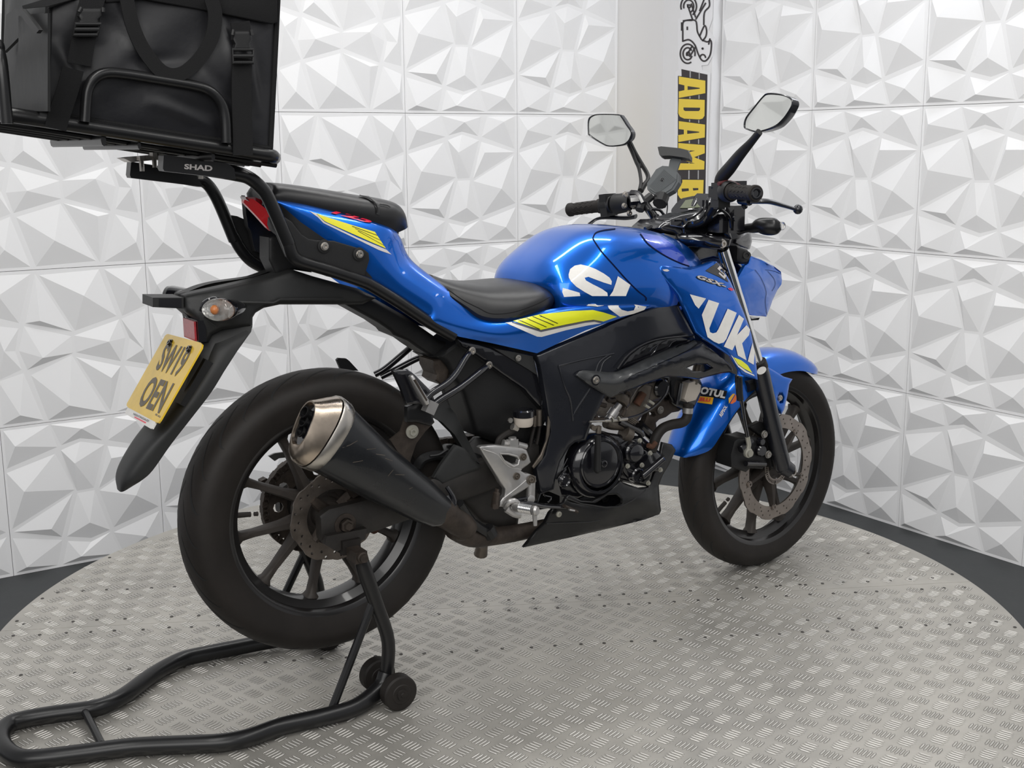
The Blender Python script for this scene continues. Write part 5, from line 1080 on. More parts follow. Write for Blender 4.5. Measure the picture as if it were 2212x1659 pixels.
# right switchgear, lever, master
d = (gR1-gR0).normalized(); Mx = Matrix((d, d.cross(Vector((0, 0, 1))).normalized(), d.cross(d.cross(Vector((0, 0, 1)))).normalized()*-1)).transposed()
mb = MB(); lathe(mb, gR1-d*.004, tuple(d), [(.0215, 0), (.024, .006), (.0245, .020), (.022, .030)], 24); box(mb, gR1+d*.045, (.034, .036, .038), Mx); box(mb, gR1+d*.045+Vector((0, 0, -.026)), (.030, .030, .022), Mx); mb.obj('right_switchgear', 'black_plastic', hb, smooth=25)
mb = MB(); tube(mb, pts3('Q', [(840, 205), (930, 185), (1000, 190), (1090, 230)], -.24), .0045, 8, smooth=3); mb.obj('stop_switch', 'dull_red', hb)
mb = MB(); box(mb, PY(*G('Q', 1070, 215), -.20), (.032, .030, .018), Mx); mb.obj('lever_perch', 'gloss_black', hb, smooth=25)
mb = MB(); tube(mb, pts3('Q', [(1215, 415, -.30), (1340, 412, -.315), (1460, 420, -.325), (1600, 460, -.335), (1700, 490, -.34), (1750, 505, -.342)]), [.010, .0115, .0105, .0085, .0075, .008], 12, smooth=4, flat=.55); ball(mb, PY(*G('Q', 1790, 510), -.343), .0115); tube(mb, pts3('Q', [(1100, 400, -.265), (1215, 415, -.30)]), .010, 10); tube(mb, pts3('Q', [(1140, 450, -.28), (1165, 490, -.28)]), .006, 8); mb.obj('brake_lever', 'satin_side', hb)
mb = MB(); box(mb, PY(*G('Q', 815, 300), -.195), (.022, .030, .026), Mx); lathe(mb, PY(*G('Q', 775, 245), -.20), (0, -1, 0), [(.006, 0), (.006, .008), (0, .008)], 8); mb.obj('switch_box', 'black_plastic', hb, smooth=25)
mb = MB(); box(mb, PY(*G('Q', 825, 435), -.20), (.022, .022, .020), Mx); box(mb, PY(*G('Q', 850, 480), -.19), (.020, .020, .010), Mx); mb.obj('starter_button_box', 'black_plastic', hb, smooth=25)
# left switchgear
d = (gL1-gL0).normalized(); My = Matrix((d, d.cross(Vector((0, 0, 1))).normalized(), d.cross(d.cross(Vector((0, 0, 1)))).normalized()*-1)).transposed()
mb = MB(); lathe(mb, gL1-d*.002, tuple(d), [(.019, 0), (.0245, .006), (.0245, .030), (.021, .036)], 24); box(mb, gL1+d*.020, (.022, .046, .058), My); lathe(mb, gL1+d*.04, tuple(d), [(.021, 0), (.027, .006), (.024, .045), (.018, .055)], 24); mb.obj('left_switchgear', 'black_plastic', hb, smooth=30)
mb = MB(); lathe(mb, PY(*G('G', 540, 935), .21), tuple(d), [(0, -.01), (.020, -.01), (.022, .012), (.022, .04), (.018, .045), (0, .045)], 20); mb.obj('clutch_perch', 'satin_side', hb)
mb = MB(); tube(mb, pts3('G', [(265, 1125, .30), (330, 1080, .29), (420, 1068, .26), (560, 1072, .21), (640, 1060, .18)]), [.007, .006, .007, .008, .009], 10, smooth=4, flat=.6); mb.obj('clutch_lever', 'satin_side', hb)
for q in ((552, 885), (545, 975), (625, 980), (585, 1035)):
    mb = MB(); bolt(mb, PY(*G('G', *q), .15), .0062, h=.006); mb.obj('clamp_bolt', 'steel', hb)
mb = MB(); tube(mb, pts3('G', [(600, 880, .16), (660, 890, .14), (700, 960, .12)]), .010, 8, smooth=3); tube(mb, pts3('G', [(590, 940, .15), (690, 930, .135)]), .016, 10); mb.obj('bar_clamp', 'gloss_black', hb)
def mirror_part(name, c, outer, inner, p0, nrm, arm, armr, thick=.022):
    e = empty(name); e.parent = bike; nrm = Vector(nrm).normalized(); p0 = Vector(p0)
    def pl(q, o=0): return hit(*G(c, *q), p0+nrm*o, nrm)
    O = [(p[0], p[1]) for p in catmull([(*p, 0) for p in outer], 4, True)]; I_ = [(p[0], p[1]) for p in catmull([(*p, 0) for p in inner], 4, True)]
    n = len(O); A = [pl(q) for q in O]; ce = sum(A, Vector())/n; Bk = [ce+(p-ce)*.97-nrm*thick*.6 for p in A]; C_ = [ce+(p-ce)*.62-nrm*thick*1.25 for p in A]; D_ = [ce+(p-ce)*.2-nrm*thick*1.45 for p in A]; F0 = [ce+(p-ce)*.965+nrm*.0015 for p in A]; G0 = [ce+(p-ce)*.93-nrm*.001 for p in A]
    mb = MB(); loft(mb, [G0, F0, A, Bk, C_, D_]); mb.obj('mirror_shell', 'satin_side', e, smooth=40)
    mb = MB(); P = [pl(q, .0004) for q in I_]; c2 = sum(P, Vector())/len(P); mb.add(P+[c2+nrm*.0002], [(i, (i+1) % len(P), len(P)) for i in range(len(P))]); mb.obj('mirror_glass', 'mirror_glass', e, fix=False, smooth=60)
    mb = MB(); tube(mb, arm, armr, 12, smooth=4, flat=.7); mb.obj('mirror_stalk', 'black_plastic', e); return e
mR = mirror_part('right_mirror', 'L', [(1015, 905), (1030, 842), (1092, 762), (1150, 692), (1190, 666), (1285, 672), (1352, 698), (1372, 740), (1345, 800), (1300, 862), (1240, 915), (1120, 948), (1040, 930)], [(1030, 905), (1042, 848), (1102, 768), (1158, 700), (1195, 680), (1285, 685), (1345, 708), (1360, 742), (1335, 795), (1288, 858), (1228, 905), (1120, 938), (1045, 920)],
      PY(*G('L', 1200, 800), -.385), (-.93, .12, .12), pts3('L', [(1130, 945, -.375), (1070, 1020, -.34), (990, 1110, -.30), (920, 1200, -.255), (860, 1270, -.225), (840, 1310, -.215)]), [.008, .009, .0125, .015, .015, .0125], thick=.030)
mb = MB(); tube(mb, pts3('L', [(845, 1290, -.217), (838, 1345, -.215)]), .012, 12); mb.obj('stalk_boot', 'rubber', mR)
mL = mirror_part('left_mirror', 'G', [(258, 290), (290, 255), (350, 243), (500, 246), (530, 262), (575, 330), (612, 385), (612, 430), (590, 462), (540, 495), (430, 505), (365, 482), (270, 420), (256, 385)], [(270, 298), (298, 265), (352, 252), (495, 255), (520, 270), (562, 335), (598, 390), (590, 430), (570, 462), (530, 485), (432, 495), (372, 472), (280, 412), (268, 382)],
      PY(*G('G', 430, 375), .36), (-.90, -.12, .05), pts3('G', [(580, 470, .33), (605, 530, .315), (640, 620, .29), (665, 680, .27), (680, 780, .24), (672, 850, .225)]), [.008, .007, .006, .006, .006, .008])
mb = MB(); tube(mb, pts3('G', [(595, 480, .325), (640, 560, .30), (690, 650, .275), (730, 720, .25), (735, 770, .235), (700, 820, .23), (680, 860, .225)]), [.008, .006, .007, .007, .009, .011, .010], 10, smooth=4, flat=.7); tube(mb, pts3('G', [(665, 645, .28), (690, 665, .275)]), .005, 8); mb.obj('mirror_stalk', 'black_plastic', mL)
# phone holder
ph = empty('phone_holder'); ph.parent = bike; ph['label'] = 'grey plastic phone clamp on the handlebar'
pc = PY(*G('G', 860, 780), .13); pn_ = Vector((-.80, -.42, .42)).normalized()
def php(q, o=0): return hit(*G('G', *q), pc+pn_*o, pn_)
mb = MB(); P = [php(q) for q in [(805, 690), (855, 662), (930, 668), (982, 720), (985, 790), (945, 855), (880, 892), (790, 888), (735, 850), (733, 800)]]; slab(mb, P, .004, .020); mb.obj('clamp_base', 'phone_grey', ph, smooth=0)
mb = MB(); P = [php(q, .005) for q in [(812, 700), (858, 672), (925, 678), (968, 722), (965, 775), (925, 840), (870, 875), (795, 870), (750, 842), (748, 805)]]; slab(mb, P, .001, .002); mb.obj('rubber_pad', 'phone_grey', ph, smooth=0)
mb = MB()
for k in range(17):
    t = k/16; a = (760+t*150, 845-t*165); b = (790+t*165-8, 868-t*150)
    a = (752+t*110, 810-t*125); b = (820+t*140, 872-t*105)
    tube(mb, [php(a, .0066), php(b, .0066)], .0011, 4)
mb.obj('pad_rib', 'phone_grey', ph)
mb = MB(); bolt(mb, php((850, 768), .006), .004, tuple(pn_)); mb.obj('centre_screw', 'gloss_black', ph)
mb = MB(); P = [php(q, .002) for q in [(900, 668), (910, 610), (930, 595), (1000, 605), (985, 640), (965, 700)]]; slab(mb, P, 0, .006); mb.obj('sliding_arm', 'phone_grey', ph, smooth=0)
mb = MB(); P = [php(q, 0) for q in [(832, 530), (860, 525), (1010, 540), (1070, 555), (1085, 590), (1085, 625), (1050, 615), (930, 598), (865, 600), (845, 590)]]; slab(mb, P, .018, .022); mb.obj('upper_jaw', 'grey_plastic', ph, smooth=0)
mb = MB(); tube(mb, pts3('G', [(790, 905, .12), (850, 915, .12), (905, 880, .12), (985, 800, .12), (990, 760, .12)]), .006, 8, smooth=3); tube(mb, pts3('G', [(830, 960, .11), (850, 900, .12)]), .019, 10); tube(mb, pts3('G', [(760, 900, .13), (690, 960, .13), (670, 1010, .125)]), .012, 8, smooth=3); mb.obj('clamp_arm', 'black_plastic', ph)
mb = MB(); tube(mb, pts3('G', [(885, 900, .11), (892, 980, .09), (880, 1080, .06)]), .0018, 6, smooth=4); mb.obj('thin_cable', 'gloss_black', ph)
# instrument pod
ip = empty('instrument_pod'); ip.parent = bike; mc = PY(*G('G', 1090, 960), -.02); mn = Vector((-.62, -.10, .78)).normalized()
def mp(q, o=0): return hit(*G('G', *q), mc+mn*o, mn)
mb = MB(); P = [mp(q) for q in [(925, 1000), (960, 955), (1010, 915), (1090, 898), (1190, 888), (1225, 890), (1215, 930), (1195, 985), (1180, 1000), (1080, 1012), (930, 1035), (920, 1020)]]; slab(mb, P, .0, .022); mb.obj('pod_case', 'gloss_black', ip, smooth=0)
mb = MB(); P = [mp(q, .002) for q in [(1035, 930), (1080, 922), (1200, 908), (1190, 960), (1175, 985), (1050, 992), (990, 992)]]; slab(mb, P, 0, .0015); mb.obj('display', 'lcd', ip, smooth=0)
mb = MB(); P = [mp(q, .003) for q in [(1055, 997), (1090, 995), (1090, 1003), (1055, 1005)]]; slab(mb, P, 0, .001); mb.obj('pod_mark', 'decal_white', ip, smooth=0)
sheet('pod_bracket', 'G', [(900, 1075), (1000, 1040), (1160, 1010), (1215, 900), (1235, 880), (1240, 960), (1225, 1030), (1180, 1100), (1060, 1110), (1030, 1160), (900, 1140)], [(900, 1075, -.02), (1215, 900, -.06), (1240, 960, -.09), (1180, 1100, -.09), (1030, 1160, -.06)], 'gloss_black', bike, .05, res=8, roll=(4, .006))
for L, y, r in (([(1180, 930), (1170, 1000), (1100, 1060), (1040, 1085)], -.10, .0035), ([(1210, 930), (1200, 1010), (1150, 1080), (1090, 1110)], -.11, .0035), ([(1230, 950), (1215, 1040), (1180, 1100)], -.12, .003), ([(740, 1010), (780, 1080), (850, 1100), (900, 1080)], .09, .005), ([(760, 1000), (830, 1010), (870, 1060)], .08, .004), ([(800, 1060), (850, 1130), (850, 1180)], .07, .009),
                ([(940, 1090), (1000, 1090), (1020, 1130), (1030, 1230)], -.05, .0035), ([(1240, 1060), (1330, 1010), (1400, 1090), (1440, 1160)], -.13, .005), ([(1300, 990), (1380, 1060), (1400, 1150)], -.14, .004)):
    mb = MB(); tube(mb, pts3('G', L, y), r, 8, smooth=4); part('control_cable', 'gloss_black', mb)
mb = MB(); box(mb, PY(*G('G', 1430, 1070), -.13), (.036, .03, .060)); box(mb, PY(*G('G', 1380, 1140), -.12), (.04, .04, .03)); box(mb, PY(*G('G', 1320, 1110), -.11), (.05, .04, .045)); lathe(mb, PY(*G('G', 1425, 1075), -.155), (0, -1, 0), [(.007, 0), (.007, .006), (0, .006)], 10); part('cable_guide', 'gloss_black', mb, smooth=25)
mb = MB(); P = pts3('G', [(865, 1195), (950, 1215), (1020, 1230), (1000, 1255), (870, 1220)], -.04); mb.add(P+[p+Vector((0, .05, -.004)) for p in P], [(0, 1, 2, 3, 4), (9, 8, 7, 6, 5)]+[(i, 5+i, 5+(i+1) % 5, (i+1) % 5) for i in range(5)]); part('ignition_plate', 'bolt', mb)
mb = MB(); tube(mb, pts3('G', [(715, 1165), (760, 1150), (800, 1180), (860, 1200)], .01), .007, 8, smooth=3); part('key_barrel', 'gloss_black', mb)
# front indicators and small windscreen wing
fi = empty('front_indicator'); fi.parent = bike
mb = MB(); tube(mb, pts3('Q', [(1080, 760, -.10), (1180, 735, -.13), (1260, 730, -.15), (1330, 705, -.165), (1430, 715, -.185), (1530, 715, -.20), (1590, 708, -.21)]), [.012, .011, .013, .0185, .0215, .0195, .009], 16, smooth=4, flat=.8); mb.obj('housing', 'satin_metal', fi)
mb = MB(); p = PY(*G('Q', 1600, 708), -.212); ball(mb, p, .009, 12, (1, 1, 1.2)); mb.obj('lens', 'clear_lens', fi)
sheet('fly_screen', 'Q', [(1050, 870), (1180, 790), (1225, 790), (1238, 850), (1240, 900), (1215, 985), (1190, 990), (1100, 955), (1040, 915)], [(1050, 870, -.08), (1225, 790, -.05), (1215, 985, -.05), (1100, 955, -.07)], 'gloss_black', bike, .03, res=8, roll=(4, .006), mirror=False)
mb = MB(); lathe(mb, PY(*G('Q', 825, 838), -.09), (0, -.5, .86), [(.024, 0), (.024, .004), (.018, .006), (.015, .004), (0, .004)], 24); part('fork_top_cap', 'gloss_black', mb)
sheet('top_yoke', 'Q', [(440, 770), (600, 870), (760, 880), (900, 830), (1000, 860), (970, 950), (920, 975), (860, 975), (700, 960), (520, 950), (380, 920)], [(440, 770, -.06), (900, 830, -.135), (960, 960, -.142), (380, 920, -.05), (700, 960, -.10)], 'gloss_black', bike, .06, res=8, roll=(6, .008))
sheet('yoke_shield', 'Q', [(180, 640), (330, 620), (430, 690), (700, 620), (900, 560), (960, 700), (1000, 860), (900, 820), (700, 850), (560, 850), (440, 770), (200, 770)], [(180, 640, -.02), (900, 560, -.10), (1000, 860, -.10), (440, 770, -.04), (700, 700, -.07)], 'gloss_black', bike, .05, res=8, roll=(6, .01))
# ------------------------------------------------------------------ engine, belly pan, foot controls
en = empty('engine'); en.parent = bike
sheet('crankcase', 'F', [(300, 1010), (380, 900), (470, 740), (600, 700), (720, 720), (860, 730), (920, 780), (1000, 850), (1010, 900), (940, 1000), (900, 1060), (830, 1050), (700, 1020), (600, 1080), (450, 1140), (330, 1120)], -.108, 'gloss_black', en, .20, res=14, roll=(8, .012))
mb = MB(); c = PY(*G('T', 640, 770), -.115); lathe(mb, c, (0, -1, 0), [(.079, -.02), (.079, .004), (.075, .014), (.064, .022), (.058, .022)], 48); mb.obj('clutch_housing', 'gloss_black', en, label='glossy black round clutch cover')
mb = MB(); c2 = PY(*G('T', 718, 745), -.137); lathe(mb, c2, (0, -1, 0), [(.058, -.02), (.058, .002), (.0555, .0045), (.053, .0045), (.0515, .001), (.046, .0028), (0, .0028)], 48); mb.obj('cover_plate', 'gloss_black', en)
mb = MB(); c3 = PY(*G('T', 1240, 565), -.125); lathe(mb, c3, (0, -1, 0), [(.0265, -.04), (.0265, .004), (.0235, .008), (.021, .008), (.0205, .014), (.014, .018), (0, .018)], 36); mb.obj('filter_cover', 'gloss_black', en)
sheet('water_pump', 'T', [(1010, 440), (1100, 380), (1300, 330), (1380, 360), (1420, 500), (1530, 560), (1560, 700), (1700, 820), (1690, 880), (1560, 880), (1520, 1060), (1440, 1110), (1250, 1080), (1150, 1000), (1060, 880), (1060, 790)], -.115, 'gloss_black', en, .04, res=9, roll=(6, .008))
mb = MB(); lathe(mb, PY(*G('T', 1290, 930), -.122), (0, -1, 0), [(.019, -.01), (.019, .006), (.016, .009), (.012, .009), (.011, .004), (0, .004)], 28); mb.obj('pump_cap', 'gloss_black', en)
mb = MB(); a, b = PY(*G('T', 1375, 960), -.142), PY(*G('T', 1715, 670), -.142); tube(mb, [a, a.lerp(b, .03), a.lerp(b, .97), b], [.0065, .0088, .0088, .0065], 18); mb.obj('pump_outlet_tube', 'gloss_black', en)
mb = MB(); a, b = PY(*G('T', 675, 300), -.165), PY(*G('T', 665, 860), -.160); tube(mb, [a, b, b+Vector((0, 0, -.006))], [.0085, .0095, .004], 14, flat=.8); mb.obj('release_arm_cover', 'black_plastic', en)
mb = MB(); lathe(mb, PY(*G('T', 755, 745), -.140), (0, -1, 0), [(.0085, 0), (.0085, .006), (.006, .007), (.0055, .003), (0, .003)], 20); mb.obj('timing_plug', 'gloss_black', en)
mb = MB(); tube(mb, pts3('T', [(690, 150), (682, 265)], -.160), .0065, 12); lathe(mb, PY(*G('T', 600, 175), -.162), (-.3, -.9, 0), [(.006, -.008), (.006, .006), (0, .006)], 12); tube(mb, pts3('T', [(580, 180), (700, 165)], -.158), .0045, 8); mb.obj('clutch_arm_joint', 'engine_metal', en)
for q in ((1335, 380), (1500, 580), (1142, 785), (1370, 770), (1665, 845), (1470, 1055)):
    mb = MB(); p = PY(*G('T', *q), -.124); lathe(mb, p, (0, -1, 0), [(.0062, 0), (.0062, .002), (.0042, .0025), (.0042, .006), (0, .006)], 12); mb.obj('cover_bolt', 'bolt_pale', en)
mb = MB(); lathe(mb, PY(*G('T', 140, 1010), -.128), (0, -1, 0), [(.017, 0), (.017, .003), (.014, .005), (.011, .002), (.008, .005), (0, .005)], 24); mb.obj('oil_cap', 'gloss_black', en)
mb = MB(); tube(mb, pts3('T', [(95, 855), (190, 665), (195, 780), (95, 860)], -.126), .0014, 6, caps=False); tube(mb, pts3('T', [(205, 800), (260, 960), (360, 1110)], -.12), .0015, 6); mb.obj('case_rib', 'gloss_black', en)
# cylinder, head, throttle body in bare metal
sheet('cylinder', 'R', [(1040, 1240), (1300, 800), (1420, 700), (1560, 760), (1480, 1120), (1340, 1290), (1240, 1430), (1040, 1330)], -.085, 'engine_metal', en, .12, res=9, roll=(5, .008))
sheet('cylinder_head', 'R', [(1280, 1060), (1320, 900), (1350, 800), (1430, 700), (1700, 640), (1830, 660), (1800, 900), (1640, 1000), (1560, 1020), (1500, 1120), (1380, 1130)], -.080, 'engine_metal', en, .13, res=9, roll=(6, .012))
mb = MB(); lathe(mb, PY(*G('R', 1660, 800), -.075), (0, -1, 0), [(.024, -.01), (.024, .010), (.020, .014), (0, .014)], 28); mb.obj('cam_cover', 'gloss_black', en)
mb = MB(); tube(mb, pts3('R', [(1290, 1060), (1400, 880)], -.095), .0095, 12); mb.obj('head_boss', 'rust', en)
sheet('cam_chain_case', 'R', [(880, 900), (1010, 850), (1120, 880), (1200, 950), (1190, 1060), (1140, 1120), (1080, 1060), (960, 1010), (870, 960)], -.100, 'engine_metal', en, .06, res=8, roll=(5, .008))
mb = MB(); tube(mb, pts3('R', [(850, 1300), (1020, 1060)], -.110), [.0105, .0085], 14); tube(mb, pts3('R', [(880, 1250), (950, 1150)], -.110), .0125, 14); mb.obj('starter_motor', 'alu_cast', en)
mb = MB(); tube(mb, pts3('R', [(800, 1350), (900, 1380), (1050, 1390)], -.09), .013, 12, smooth=3); tube(mb, pts3('R', [(1080, 1500), (1170, 1560)], -.10), .019, 12); mb.obj('lower_boss', 'engine_metal', en)
mb = MB()
for k in range(5): tube(mb, pts3('R', [(1110+k*28, 1330-k*12), (1200+k*30, 1390-k*12)], -.092), .0022, 6)
mb.obj('cooling_fin', 'engine_metal', en)
mb = MB()
for L in ([(660, 1110), (700, 1060), (800, 1080)], [(560, 1260), (600, 1300), (760, 1290)], [(640, 1240), (660, 1300)], [(1080, 1100), (1100, 1150), (1060, 1240)], [(1110, 860), (1170, 880), (1190, 920)], [(820, 970), (870, 1000), (950, 980)]): tube(mb, pts3('R', L, -.115), .0055, 8, smooth=3)
mb.obj('wiring_and_fittings', 'dirty_metal', en)
mb = MB(); tube(mb, pts3('R', [(540, 1335), (720, 1325), (800, 1322)], -.150), .0026, 8); tube(mb, pts3('R', [(790, 1320), (1040, 1302), (1140, 1290)], -.150), .0042, 8); mb.obj('cable_end', 'bolt', en)
mb = MB(); tube(mb, pts3('R', [(1100, 1292), (1300, 1240), (1450, 1170), (1560, 1100), (1680, 990), (1760, 870), (1790, 760)], -.145), .0030, 8, smooth=6); mb.obj('clutch_cable', 'gloss_black', en)
for q in ((905, 1308), (1005, 1290)):
    mb = MB(); lathe(mb, PY(*G('R', *q), -.152), (1, 0, .1), [(.0065, -.002), (.0065, .002), (0, .002)], 6); mb.obj('lock_nut', 'bolt_pale', en)
for q in ((1440, 1080), (1500, 1010)):
    mb = MB(); a, b = PY(*G('R', q[0]-20, q[1]-10), -.10), PY(*G('R', q[0]+60, q[1]+40), -.10); tube(mb, [a, b], .004, 8); mb.obj('stud', 'bolt_pale', en)
# rusty front engine bracket with holes
sheet('engine_mount', 'R', [(1400, 1380), (1480, 1120), (1560, 1010), (1650, 960), (1800, 900), (1900, 1060), (2030, 1120), (1960, 1170), (1850, 1190), (1760, 1260), (1650, 1300), (1600, 1350), (1620, 1500), (1500, 1560), (1490, 1430), (1330, 1380)], -.06, 'dirty_metal', en, .016, res=9, holes=[[(1730, 960), (1760, 945), (1800, 965), (1780, 1000), (1740, 1000)], [(1490, 1185), (1560, 1180), (1590, 1230), (1560, 1250), (1500, 1235)]], roll=(3, .003))
mb = MB(); lathe(mb, PY(*G('R', 1672, 1150), -.062), (0, -1, 0), [(.0075, 0), (.0075, .004), (.0035, .004), (.0035, .001), (0, .001)], 20); mb.obj('mount_bolt', 'dirty_metal', en)
mb = MB(); tube(mb, pts3('R', [(1330, 1370), (1420, 1460), (1560, 1600), (1580, 1700)], -.055), .012, 10, smooth=3); tube(mb, pts3('R', [(1010, 1330), (1150, 1400), (1330, 1490), (1380, 1560)], -.10), .0085, 10, smooth=3); mb.obj('down_pipe', 'gloss_black', en)
# radiator behind the shroud, with its hoses
rad = empty('radiator'); rad.parent = bike
sheet('radiator_core', 'F', [(1040, 300), (1160, 330), (1240, 350), (1260, 400), (1240, 480), (1200, 560), (1130, 560), (1060, 520), (1020, 420)], -.075, 'gloss_black', rad, .05, res=12, roll=(4, .006)); sheet('radiator_core_far', 'F', [(870, 360), (1040, 330), (1090, 420), (1060, 500), (980, 480), (900, 430)], -.04, 'gloss_black', rad, .05, res=14)
mb = MB(); tube(mb, pts3('F', [(1120, 385), (1095, 525)], -.10), .0055, 10); mb.obj('side_rail', 'gloss_black', rad)
sheet('radiator_tank', 'F', [(1170, 385), (1215, 370), (1250, 400), (1245, 440), (1215, 495), (1160, 510), (1140, 490)], -.100, 'white_plastic', rad, .04, res=8, roll=(2, .001))
mb = MB(); tube(mb, pts3('F', [(1230, 262), (1200, 390)], -.09), .011, 12); mb.obj('filler_neck', 'engine_metal', rad)
mb = MB(); tube(mb, pts3('F', [(1165, 520), (1160, 600), (1130, 640), (1060, 655), (1000, 680), (960, 730), (940, 790), (925, 830)], -.108), .0125, 14, smooth=5); mb.obj('radiator_hose', 'rubber', rad)
mb = MB(); tube(mb, pts3('F', [(1165, 545), (1162, 580)], -.108), .0135, 14); mb.obj('hose_clip', 'alu_cast', rad)
mb = MB(); tube(mb, pts3('F', [(955, 770), (930, 800), (905, 790)], -.118), .0065, 10, smooth=3); mb.obj('hose_clip', 'rust', rad)
mb = MB(); bolt(mb, PY(*G('F', 985, 560), -.065), .008); mb.obj('radiator_bolt', 'bolt', rad)
# belly pan
sheet('belly_pan', 'F', [(93, 1456), (130, 1410), (180, 1345), (232, 1295), (238, 1280), (262, 1230), (300, 1190), (355, 1165), (372, 1130), (390, 1112), (470, 1150), (540, 1155), (620, 1110), (680, 1060), (720, 1022), (790, 1050), (850, 1070), (905, 1065), (935, 1010), (960, 940), (1000, 900), (1005, 865), (985, 850), (1000, 770), (1060, 785), (1085, 822), (1040, 920), (1000, 985), (975, 1050), (978, 1100), (985, 1180), (990, 1215), (978, 1240), (880, 1275), (700, 1320), (400, 1390)],
      [(93, 1456, -.135), (232, 1295, -.142), (400, 1390, -.120), (700, 1320, -.112), (978, 1240, -.100), (985, 1100, -.105), (1085, 822, -.095), (1000, 770, -.10), (262, 1230, -.146), (400, 1180, -.148), (700, 1200, -.146), (880, 1150, -.135), (900, 1060, -.120), (720, 1030, -.132), (540, 1160, -.140), (560, 1290, -.142), (240, 1310, -.143)], 'satin_metal', bike, .008, res=8, lin=3, mirror=True, roll=(4, .003), key='belly', holes=[[(380, 1150), (470, 1165), (560, 1170), (640, 1115), (700, 1110), (735, 1140), (738, 1170), (700, 1190), (640, 1192), (560, 1180), (440, 1165)]])
sheet('pan_recess', 'F', [(360, 1120), (760, 1090), (780, 1200), (360, 1180)], -.095, 'gloss_black', bike, .02, res=25)
mb = MB(); lathe(mb, PY(*G('F', 622, 1132), -.10), (0, -1, 0), [(.011, 0), (.011, .004), (.005, .005), (.004, .002), (0, .002)], 18); part('drain_bolt', 'satin_metal', mb)
mb = MB(); q = [(p[0], p[1]) for p in gp('F', [(240, 1300), (380, 1295), (520, 1290), (590, 1278)])]; tube(mb, decal_pts(q, 'belly', .0004), .0018, 6)
q = gp('F', [(372, 1135), (470, 1172), (620, 1195), (720, 1190), (800, 1150), (890, 1080)]); tube(mb, decal_pts(q, 'belly', .0004), .0018, 6); part('pan_ridge', 'satin_metal', mb)
mb = MB(); p = PY(*G('F', 322, 1238), -.152); lathe(mb, p, (0, -1, 0), [(.0075, 0), (.0068, .003), (.003, .0045), (.002, .002), (0, .002)], 20); part('pan_bolt', 'bolt_pale', mb)
# passenger foot rest loops, both sides
for sd in (0, 1):
    Yb = -.125 if sd == 0 else .125
    e = empty('passenger_footrest'); e.parent = bike
    if sd == 0:
        A1 = pts3('E', [(962, 175, -.115), (925, 215, -.13), (860, 320, -.145), (800, 385, -.155), (700, 450, -.165), (650, 500, -.17)]); A2 = pts3('E', [(1073, 268, -.115), (1030, 300, -.13), (930, 380, -.145), (860, 430, -.155), (760, 490, -.165), (690, 540, -.17)])
    else:
        A1 = pts3('E', [(600, 120, .115), (520, 190, .135), (400, 290, .155), (330, 330, .165)]); A2 = pts3('E', [(720, 200, .115), (620, 220, .13), (480, 290, .15), (370, 345, .165)])
    for A in (A1, A2):
        mb = MB(); tube(mb, A, .0075, 12, smooth=4); mb.obj('support_tube', 'gloss_black', e)
    if sd == 0:
        sheet('heel_guard', 'E', [(445, 305), (460, 300), (550, 298), (590, 330), (700, 440), (720, 500), (700, 560), (620, 520), (535, 525), (500, 420)], -.168, 'gloss_black', e, .008, res=8, roll=(3, .003))
        mb = MB(); a, b = PY(*G('E', 562, 335), -.185), PY(*G('E', 665, 520), -.195); tube(mb, [a, a.lerp(b, .06), a.lerp(b, .9), b], [.007, .0095, .0145, .012], 12, flat=.55); mb.obj('rest_bar', 'alu_cast', e)
        mb = MB(); tube(mb, [a.lerp(b, .12)+Vector((0, -.008, 0)), a.lerp(b, .85)+Vector((0, -.010, 0))], .0055, 8, flat=.5); mb.obj('rest_rubber', 'dirty_metal', e)
        mb = MB(); box(mb, PY(*G('E', 690, 540), -.185), (.022, .02, .026), Matrix.Rotation(.5, 3, 'Y')); mb.obj('rest_hinge', 'alu_cast', e)
        sheet('rest_bracket', 'E', [(540, 540), (640, 500), (700, 540), (715, 640), (690, 665), (600, 640), (540, 640)], -.165, 'satin_metal', e, .012, res=9, roll=(3, .003))
        for q in ((963, 174), (1073, 267)):
            mb = MB(); bolt(mb, PY(*G('E', *q), -.124), .0068, h=.006); mb.obj('bracket_bolt', 'steel', e)
    else:
        sheet('heel_guard', 'E', [(82, 235), (95, 222), (145, 225), (165, 240), (225, 305), (110, 300)], .185, 'black_plastic', e, .008, res=10)
        mb = MB(); tube(mb, pts3('E', [(115, 245), (160, 295)], .195), .008, 8, flat=.5); mb.obj('rest_bar', 'alu_cast', e)
# seat-side frame rail bolts and trim under the cowl
sheet('frame_rail', 'E', [(870, 100), (1010, 125), (1120, 160), (1270, 190), (1370, 205), (1395, 330), (1440, 430), (1420, 560), (1300, 430), (1130, 310), (1000, 210), (900, 150)], -.118, 'gloss_black', bike, .02, res=9, roll=(5, .006))
sheet('rail_infill', 'E', [(1110, 160), (1265, 190), (1360, 210), (1385, 330), (1340, 300), (1240, 240)], -.124, 'grey_plastic', bike, .008, res=12)
mb = MB(); bolt(mb, PY(*G('E', 1265, 222), -.128), .0058); part('frame_bolt', 'bolt', mb)
